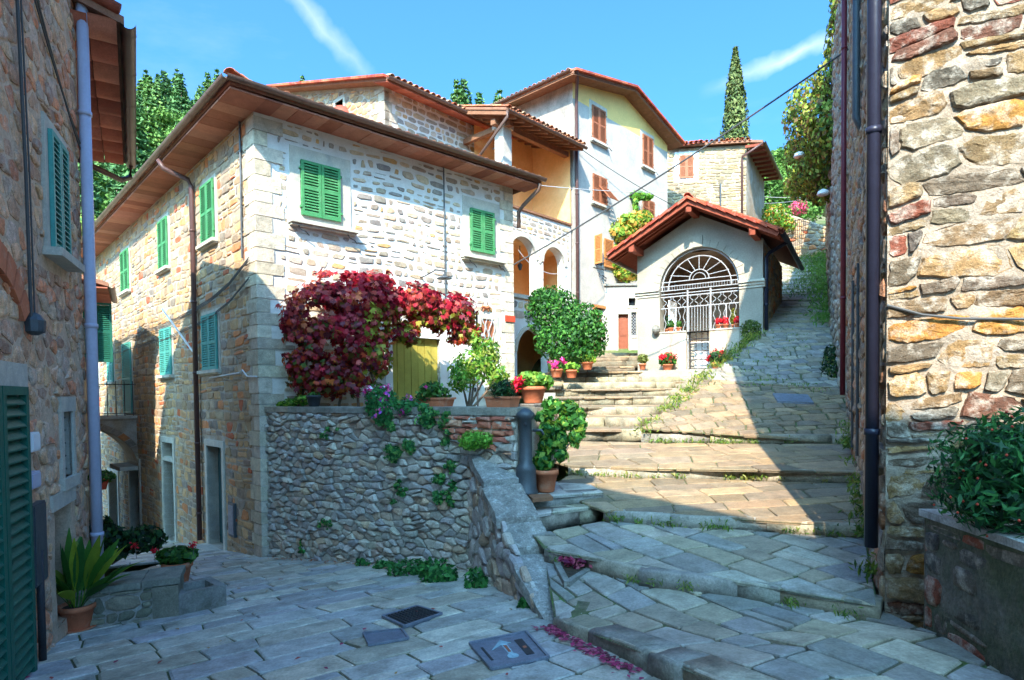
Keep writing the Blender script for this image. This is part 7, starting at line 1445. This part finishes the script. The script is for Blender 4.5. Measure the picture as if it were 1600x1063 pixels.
hang(628, -1.15, -1.7, .08, 260, 'narrow green strand low on the middle of the terrace wall')
hang(690, -1.0, -1.5, .12, 420, 'green clump on the terrace wall near the top of the sloping parapet')
hang(470, -2.55, -2.75, .06, 80, 'tiny green weed at the foot of the terrace wall, nearest the house corner')
hang(510, -2.0, -2.2, .08, 80, 'faint green tuft halfway down the left part of the terrace wall')
hang(710, -1.15, -1.6, .1, 220, 'small green clump at the wall beside the parapet end')
def ground_clump(px, py, r, n, label, cols=None, sz=.07, h=.14, g=None):
    p = hp(px, py) if py > 850 and px < 880 else None
    if g is not None: p = g
    return shrub('weed_clump', label, 'weeds', [(p[0], p[1], p[2] + h * .5, r, r * .5, h), (p[0] + r * .7, p[1] - r * .2, p[2] + h * .35, r * .6, r * .4, h * .7)], n, sz, cols or [C(60, 128, 62), C(80, 150, 74), C(44, 100, 52)], asp=.6)
ground_clump(640, 897, .34, 620, 'low leafy weeds along the foot of the terrace wall, the widest clump'); ground_clump(682, 908, .22, 520, 'taller weed clump at the foot of the terrace wall near the parapet', h=.2)
ground_clump(600, 888, .16, 220, 'spreading weeds at the wall foot between the small weed and the widest clump', h=.08); ground_clump(742, 918, .13, 260, 'dark weeds at the foot of the parapet, upper clump', h=.16); ground_clump(822, 950, .08, 120, 'small weeds at the foot of the parapet, near its lower end', h=.07); ground_clump(566, 884, .1, 90, 'small weed where the terrace wall meets the paving, left of the wide clump', h=.08)
# plant by the fountain
fb = hy(853, 767, 8.05); po = potted('tall_pot_plant', 'terracotta pot with a tall leafy shrub beside the cast iron fountain', (fb[0], fb[1], -1.265), .16, .29, [(-.2, 0, .7, .9, .8, .8), (.1, 0, 1.9, .7, .7, .9), (.3, 0, 3.2, .9, .8, .8), (1.2, -.2, 2.4, .6, .5, .9), (1.6, -.2, 3.8, .7, .6, .7), (1.3, -.2, 1.2, .5, .5, .5), (-.1, 0, 4.3, .7, .6, .5), (.6, 0, 5.2, .8, .6, .7), (1.9, -.2, 5.0, .8, .6, .6), (2.7, -.2, 4.2, .6, .5, .8), (2.4, -.2, 2.6, .5, .5, .7), (2.9, -.2, 3.3, .4, .4, .6)], 2100, .105, [C(58, 120, 50), C(80, 145, 60), C(150, 180, 70), C(46, 100, 44)], asp=.62, shell=.1)
# small pots near the bush and on the steps
for (px, py, Y, label, fl, cc_) in ((893, 591, 15.2, 'small terracotta pot with a yellow green plant, on the step by the big bush', None, BRIGHT), (918, 578, 15.9, 'yellow leaved potted plant half hidden at the right foot of the big bush', None, [C(190, 200, 80), C(150, 180, 60)]), (870, 590, 14.6, 'pot with bright pink flowers left of the yellow green potted plant', PINKF, GREENS)):
    q = hy(px, py, Y); potted('flower_pot', label, q, .15, .2, B1L, 300, .09, cc_, (fl, 5, .12) if fl else None)
# chapel pots
def cq(px, py, o=.35): s, z = Cf.hit(px, py); return np.array(Cf.p(s, .655, o))
q = hy(1004, 578, 17.4); potted('flower_pot', 'small pot with a sparse leggy plant at the left foot of the chapel front', q, .1, .17, [(0, 0, 1.4, 1.5, 1.2, 1.2)], 170, .11, [C(140, 150, 80), C(110, 120, 60)], asp=.5)
potted('geranium_pot', 'pot full of red geraniums on the chapel step, left of the gate', cq(1049, 575), .15, .17, [(0, 0, .8, 1.5, 1.3, 1.1), (.8, 0, .6, .8, .8, .8), (-.8, 0, .6, .8, .8, .8)], 480, .09, GREENS, (REDF, 20, .1), asp=.9)
potted('geranium_pot', 'pot of red geraniums on the chapel step, right of the gate', cq(1124, 575, .3), .15, .17, [(0, 0, .9, 1.4, 1.2, 1.1), (.6, 0, .9, .9, .8, .8), (-.6, 0, .6, .8, .8, .8)], 420, .09, DARKG, (REDF, 16, .1), asp=.9)
for k, (px, h_, cc_, side) in enumerate(((1036, .3, DARKG, 'first from the left'), (1046, .14, GREENS, 'second from the left'), (1058, .12, GREENS, 'third from the left, nearest the gate'), (1121, .12, REDF, 'nearest the gate on its right'), (1132, .14, REDF, 'second right of the gate'), (1141, .4, [C(150, 150, 60), C(120, 130, 50)], 'with the tallest plant, right of the gate'), (1150, .12, REDF, 'last on the right'))):
    s = Cf.hit(px, 515)[0]; potted('sill_pot', 'small pot on the chapel parapet, ' + side, Cf.p(s, zin + .035, -.14 - .25 * (h_ > .2)), .085, .12, [(0, 0, .5 + h_ * 5, 1.0, 1.0, .5 + h_ * 6)], 90 + int(500 * h_), .07, cc_, group=None)
# ================================================================ FOUNTAIN, COVERS, LAMPS, CABLES
fc_ = hy(822, 768, 7.85); fz = -1.265; fo = thing('cast_iron_fountain', 'grey cast iron drinking fountain column at the end of the terrace wall', 'fountain', (fc_[0], fc_[1], fz)); hF = 1.08
mb = MB(); mb.lathe((fc_[0], fc_[1], fz), [(.155, 0), (.155, .04), (.135, .06), (.13, .3), (.135, .32), (.11, .37), (.085, .4), (.08, .95), (.11, .97), (.12, 1.0), (.12, 1.03), (.1, 1.05), (.05, 1.09), (.015, 1.1)], 20); obj('column', mb, M['iron_grey'], fo, True)
mb = MB(); mb.tube([(fc_[0] + .09, fc_[1] - .03, fz + .82), (fc_[0] + .2, fc_[1] - .06, fz + .82), (fc_[0] + .23, fc_[1] - .07, fz + .76)], .018, 8); obj('spout', mb, M['iron_grey'], fo, True)
mb = MB(); mb.lathe((fc_[0] + .0, fc_[1] - .1, fz + .9), [(.02, -.02), (.025, 0), (.02, .02)], 8); obj('tap', mb, M['iron_dark'], fo)
def cover(name, label, corners, zf, m, t=.012, extra=None, kind=None):
    P = [np.array([p[0], p[1], zf(p[0], p[1]) + .012]) for p in corners]; o = thing(name, label, 'manhole cover' if 'grate' not in name else 'drain grate', P[0]); mb = MB(); mb.slab(P, .05); obj('plate', mb, M[m], o)
    return o, P
def lerp4(P, u, v, dz=0): return (P[0] * (1 - u) + P[1] * u) * (1 - v) + (P[3] * (1 - u) + P[2] * u) * v + np.array([0, 0, dz])
o, P = cover('drain_grate', 'slotted iron drain grate, the farthest of the three covers in the paving', [hp(598, 966), hp(652, 950), hp(690, 962), hp(632, 982)], plaza_z, 'cover')
for k in range(11): mb = MB(); u = (k + .5) / 11; mb.bar(lerp4(P, u, .06, .006), lerp4(P, u, .94, .006), .022, .02); obj('bar', mb, M['iron_dark'], o)
mb = MB(); [mb.bar(lerp4(P, *a, .008), lerp4(P, *b, .008), .025, .02) for a, b in (((0, 0), (1, 0)), ((1, 0), (1, 1)), ((1, 1), (0, 1)), ((0, 1), (0, 0)))]; obj('frame', mb, M['cover'], o)
o, P = cover('manhole_cover', 'small plain rectangular iron cover in the paving, just nearer than the slotted grate', [hp(568, 992), hp(628, 986), hp(638, 1000), hp(577, 1011)], plaza_z, 'cover'); mb = MB(); [mb.bar(lerp4(P, *a, .004), lerp4(P, *b, .004), .02, .02) for a, b in (((0, 0), (1, 0)), ((1, 0), (1, 1)), ((1, 1), (0, 1)), ((0, 1), (0, 0)))]; obj('frame', mb, M['cover'], o)
o, P = cover('manhole_cover', 'large square iron cover with a faded pale blue arrow mark in the paving', [hp(734, 1008), hp(822, 990), hp(857, 1030), hp(768, 1048)], plaza_z, 'cover'); mb = MB(); [mb.bar(lerp4(P, *a, .004), lerp4(P, *b, .004), .02, .02) for a, b in (((0, 0), (1, 0)), ((1, 0), (1, 1)), ((1, 1), (0, 1)), ((0, 1), (0, 0)))]; obj('frame', mb, M['cover'], o)
for (u0, u1, v0, v1) in ((.70, .84, .22, .8), (.1, .14, .25, .75)): mb = MB(); mb.slab([lerp4(P, u0, v0, .004), lerp4(P, u1, v0, .004), lerp4(P, u1, v1, .004), lerp4(P, u0, v1, .004)], .003); obj('inset', mb, M['iron_dark'], o)
M['mark'] = mat('pale_blue_paint', (.30, .45, .50), var=.3, scale=20, bump=0); M['mark2'] = mat('rusty_paint', (.36, .13, .08), var=.3, scale=20, bump=0)
mb = MB(); mb.slab([lerp4(P, .22, .44, .005), lerp4(P, .48, .12, .005), lerp4(P, .62, .30, .005), lerp4(P, .44, .30, .005)], .003); mb.slab([lerp4(P, .44, .24, .004), lerp4(P, .54, .26, .004), lerp4(P, .52, .70, .004), lerp4(P, .44, .72, .004)], .003); mb.lathe(lerp4(P, .48, .74, .001), [(.045, 0), (.045, .004)], 12); obj('painted_arrow', mb, M['mark'], o)
mb = MB(); mb.slab([lerp4(P, .46, .34, .0065), lerp4(P, .515, .36, .0065), lerp4(P, .505, .60, .0065), lerp4(P, .46, .6, .0065)], .003); mb.slab([lerp4(P, .74, .5, .0065), lerp4(P, .8, .5, .0065), lerp4(P, .8, .58, .0065), lerp4(P, .74, .58, .0065)], .003); obj('rust_mark', mb, M['mark2'], o)
zz5 = lambda x, y: float(np.interp(y, [10.3, 12.9, 16.1], [-.70, .19, 1.6]))
cvp = [np.array([x_, y_]) for x_, y_ in ((5.1, 11.8), (5.75, 11.7), (5.85, 12.15), (5.2, 12.25))]; o, P = cover('manhole_cover', 'dark square cover in the setts of the upper path', cvp, lambda x, y: zz5(x, y) + .02, 'cover')
fl_ = [np.array(hz(x, y, -1.265)[:2]) for x, y in ((826, 775), (858, 773), (864, 778), (832, 781))]; cover('manhole_cover', 'small brown plate at the foot of the cast iron fountain', fl_, lambda x, y: -1.262, 'wood_brown')
# planting pit at the lower left of the ramp
pit = [hz(870, 888, -1.82), hz(906, 872, -1.80), hz(936, 880, -1.80), hz(886, 908, -1.81)]; pit = [np.array([p[0], p[1], z1(p[0], p[1]) + .03]) for p in pit]; pt_ = thing('planting_pit', 'small square pit with purple red leaves, sunk at the left edge of the ramp', 'planting pit', pit[0]); mb = MB(); mb.slab([p + [0, 0, .02] for p in pit], .05, (.6, .6, .6)); obj('soil', mb, M['soil'], pt_)
c_ = sum(pit) / 4; P_ = np.array([c_ + [rs.uniform(-.16, .16), rs.uniform(-.13, .13), rs.uniform(.03, .10)] for _ in range(110)]); foliage('foliage', P_, np.tile([0, -.4, 1.], (110, 1)), .085, [C(170, 50, 90), C(130, 40, 80), C(190, 90, 110)], rs, pt_, .5); P_ = P_[:70] + [.16, .05, .02]; foliage('foliage', P_, np.tile([0, -.2, 1.], (70, 1)), .08, BRIGHT, rs, pt_, .3)
for a, b in zip(pit, pit[1:] + pit[:1]): mb = MB(); mb.bar(a + [0, 0, -.01], b + [0, 0, -.01], .06, .07); obj('edge_stone', mb, M['kerb'], pt_)
# wall lamp over the creeper
lq = Fr.hit(672, 438); lmp = thing('wall_lamp', 'flat round metal lamp shade on a curled arm above the red creeper', 'lamp', Fr.p(lq[0], lq[1], .4)); c_ = np.array(Fr.p(lq[0], lq[1], .55)); mb = MB(); mb.lathe(c_ + [0, 0, -.05], [(.17, 0), (.17, .012), (.06, .05), (.03, .1)], 16); obj('lamp_shade', mb, M['iron_grey'], lmp, True)
mb = MB(); mb.tube([c_ + [0, 0, .05], c_ + [0, 0, .13], Fr.p(lq[0] - .1, lq[1] + .16, .35), Fr.p(lq[0] - .22, lq[1] + .05, .12), Fr.p(lq[0] - .28, lq[1] + .02, 0)], .013, 6); obj('arm', mb, M['iron_dark'], lmp)
a, b = Fr.hit(788, 494), Fr.hit(803, 504); mb = MB(); Fr.box(mb, a[0], b[0], b[1], a[1] + .02, .02, .05); obj('wall_plaque', mb, M['red'], label='small plain red plaque at the right end of the stone house front', cat='plaque')
a = Fr.hit(757, 483); c_ = np.array(Fr.p(a[0], a[1], .05)); gk = thing('clay_ornament', 'orange clay lizard ornament on the wall above the grille window', 'ornament', c_); mb = MB(); dxy = np.array([*Fr.d, 0])
mb.tube([c_ - dxy * .17, c_ - dxy * .1 + [0, 0, .05], c_ + [0, 0, .02], c_ + dxy * .09 + [0, 0, .05], c_ + dxy * .15 + [0, 0, .02]], [.008, .03, .045, .035, .02], 8)
for sx, sz in ((-.06, .1), (-.06, -.08), (.06, .1), (.06, -.07)): mb.tube([c_ + dxy * sx, c_ + dxy * sx * 1.6 + [0, 0, sz]], [.018, .01], 6)
obj('body', mb, M['terra'], gk, True)
def cable(name, label, pts, r, m='cable', sag=0.):
    pts = [np.array(p, float) for p in pts]; out = []
    for a, b in zip(pts, pts[1:]):
        for k in range(12): t = k / 12; out.append(a + (b - a) * t - np.array([0, 0, sag * 4 * t * (1 - t)]))
    out.append(pts[-1]); mb = MB(); mb.tube(out, r, 6); return obj(name, mb, M[m], label=label, cat='cable')
cA = Rw.hit(1322, 144); cable('overhead_cable', 'thick overhead cable sloping from the right house down to the stone house corner', [Rw.p(-RL + .1, cA[1] + .05, .02), Fr.p(FL, 3.35, .05)], .018, sag=.12)
cable('overhead_cable', 'thin dark cable from the white house gable side to its low window', [Wf.p(.1, 8.6, .1), Wf.hit(1030, 322)[0] and Wf.p(Wf.hit(1035, 325)[0], Wf.hit(1035, 325)[1], .5)], .012, sag=.1)
cable('overhead_cable', 'thin pale cable crossing in front of the white house middle windows', [Fr.p(FL, Fr.hit(802, 288)[1], .1), Wf.p(wr, Wf.hit(1045, 305)[1], .5)], .01, 'cable_pale', .1)
cable('overhead_cable', 'pale cable stretched over the path beyond the chapel roof, the lower of two', [hy(1195, 318, 27), hy(1290, 306, 17.5)], .012, 'cable_pale', .05)
cable('overhead_cable', 'pale cable stretched over the path beyond the chapel roof, the upper of two', [hy(1195, 308, 27), hy(1290, 308, 17.5)], .01, 'cable_pale', .02)
for (px, py, Y, lab) in ((1249, 243, 17.0, 'grey street lamp head on an arm in the ivy, the higher of two'), (1286, 302, 16.0, 'pale street lamp head on the retaining wall, the lower of two')):
    c_ = hy(px, py, Y); o = thing('street_lamp', lab, 'street lamp', c_); mb = MB(); mb.lathe(c_, [(.13, -.05), (.15, -.02), (.12, .05), (.04, .1)], 12); obj('lamp_head', mb, M['white'], o, True); mb = MB(); mb.tube([c_ + [0, 0, .06], c_ + [.3, .05, .16], c_ + [1.1, .1, .05]], .02, 6); obj('arm', mb, M['iron_grey'], o)
# laundry hook like string of lights in the lower loggia
cable('light_string', 'thin white string sagging between the two small arches of the ochre loggia', [Wf.p(a1[0] + .3, zsp + .15, .1), Wf.p(sc_, zsp - .35, .15), Wf.p(a2[1], zsp - .1, .1)], .01, 'cable_pale', .12)
# ================================================================ WEEDS, MOSS, FALLEN LEAVES
def strip(name, label, pts, n, size, cols, wid=.12, h=.06, asp=.25, m='leaf', cat='weeds'):
    P = [];  pts = [np.array(p, float) for p in pts]; seg = [np.linalg.norm(b - a) for a, b in zip(pts, pts[1:])]
    pr = np.array(seg) / sum(seg); ncl = max(3, n // 26); cents = []
    for _ in range(ncl): i = rs.choice(len(seg), p=pr); cents.append(pts[i] + (pts[i + 1] - pts[i]) * rs.uniform())
    for _ in range(n): c = cents[rs.randint(ncl)]; P.append(c + [rs.normal() * wid * .5, rs.normal() * wid * .5, abs(rs.normal()) * h * .6])
    P = np.array(P); Nn = np.stack([rs.normal(size=n), rs.normal(size=n), np.full(n, .5)], 1); return foliage(name, P, Nn, size, cols, rs, None, asp, .05, -.9, m, kind='stuff', label=label, cat=cat)
WG = [C(96, 130, 52), C(120, 148, 60), C(74, 108, 46), C(140, 150, 74)]
strip('weeds', 'tufts of weed growing at the foot of the third kerb of the ramp', [p - dn * .12 for p in R3], 420, .07, WG)
strip('weeds', 'small weeds along the second kerb of the ramp', [p - dn * .12 + np.array([0, -.06, 0]) for p in R2], 260, .05, WG, .08)
strip('weeds', 'dry grass and weeds along the fourth kerb of the ramp', [p - dn * .14 for p in R4], 500, .07, WG + [C(170, 160, 100)], .1)
strip('weeds', 'grass growing along the kerb below the setts of the upper path', [p - dn * .14 + np.array([0, -.05, 0]) for p in R5], 600, .07, WG, .12)
strip('grass_edge', 'yellow green grass strip along the left edge of the upper path beside the chapel', [RB[0] + dn * .02, RB[1] + dn * .02, RB[2] + np.array([-.3, -.4, -.05])], 1500, .1, WG + [C(160, 170, 70)], .22, .1)
strip('moss_patches', 'scattered green moss and weeds on the setts of the upper path', [(4.6, 12.2, .0), (5.8, 13.4, .40), (6.2, 12.4, .0), (5.0, 14, .60), (6.8, 14.6, .95), (7.2, 16.4, 1.75)], 900, .06, WG, .35, .02)
strip('grass_edge', 'green grass growing along the right wall at the steep end of the path', [PR[2] + np.array([-.15, 0, .05]), PR[2] * .5 + PR[3] * .5 + np.array([-.3, 0, .1]), PR[3] + np.array([-.3, 0, .1])], 2600, .16, [C(86, 130, 50), C(110, 150, 60)], .5, .15)
strip('grass_patches', 'patches of grass and moss across the steep upper path', [PLL[2] * .7 + PR[3] * .3 + dn * .04, PLL[2] * .4 + PR[3] * .6 + dn * .04, PLL[3] * .6 + PR[3] * .4 + dn * .04], 2400, .12, [C(104, 130, 60), C(84, 116, 50)], .8, .04)
wfx = Rw.p(-RL, 0, .1); strip('weeds', 'weeds at the foot of the right house along the ramp', [(*Rw.p(-.3, 0, .08)[:2], -1.6), (*Rw.p(-2.0, 0, .08)[:2], -1.4), (*Rw.p(-4, 0, .08)[:2], -.98), (*Rw.p(-6.3, 0, .08)[:2], -.45)], 620, .09, WG, .1, .12)
P_, N_ = lumps([(*hy(1295, 580, 13.4), .12, .3, .3), (*hy(1300, 555, 14), .12, .3, .25)], 700, rs); foliage('wall_foot_plant', P_, N_, .09, DARKG + [C(110, 120, 50)], rs, label='green plant at the foot of the grey wall beyond the right house', cat='plant')
lf = []
for k in range(240):
    t = rs.uniform() ** 1.3; p = A1 + (B1 - A1) * t * .8; q = np.array([p[0] - abs(rs.normal()) * .06 - .02, p[1] - abs(rs.normal()) * .06 - .02]); lf.append((q[0], q[1], plaza_z(*q) + .018))
lf = np.array(lf); foliage('fallen_leaves', lf, np.tile([0, 0, 4.], (len(lf), 1)), .055, [C(190, 60, 110), C(150, 50, 90), C(205, 100, 130), C(120, 60, 70)], rs, None, .6, .06, 0, kind='stuff', label='drift of fallen purple red leaves against the lowest kerb', cat='leaves')
lf = np.array([(x, y, plaza_z(x, y) + .02) for x, y in [(rs.uniform(-4, .2), rs.uniform(4, 11)) for _ in range(46)]]); foliage('scattered_leaves', lf, np.tile([0, 0, 4.], (len(lf), 1)), .05, [C(180, 80, 70), C(160, 60, 90), C(170, 130, 80)], rs, None, .6, .06, 0, kind='stuff', label='few fallen leaves scattered over the lower paving', cat='leaves')
tl = np.array(Tp.p(.3, 0, .1)); tr2 = np.array(Tp.p(4.6, 0, .12)); lf = np.array([(*(tl + (tr2 - tl) * u)[:2], 0) for u in rs.uniform(0, 1, 160)]); lf[:, :2] += -rs.uniform(0, .22, (160, 1)) * [.1, 1]; lf[:, 2] = [plaza_z(x, y) + .02 for x, y in lf[:, :2]]; foliage('leaf_litter', lf, np.tile([0, 0, 3.], (160, 1)), .055, [C(180, 120, 80), C(150, 90, 60), C(190, 130, 110)], rs, None, .5, .06, 0, kind='stuff', label='brown leaf litter along the foot of the terrace wall', cat='leaves')
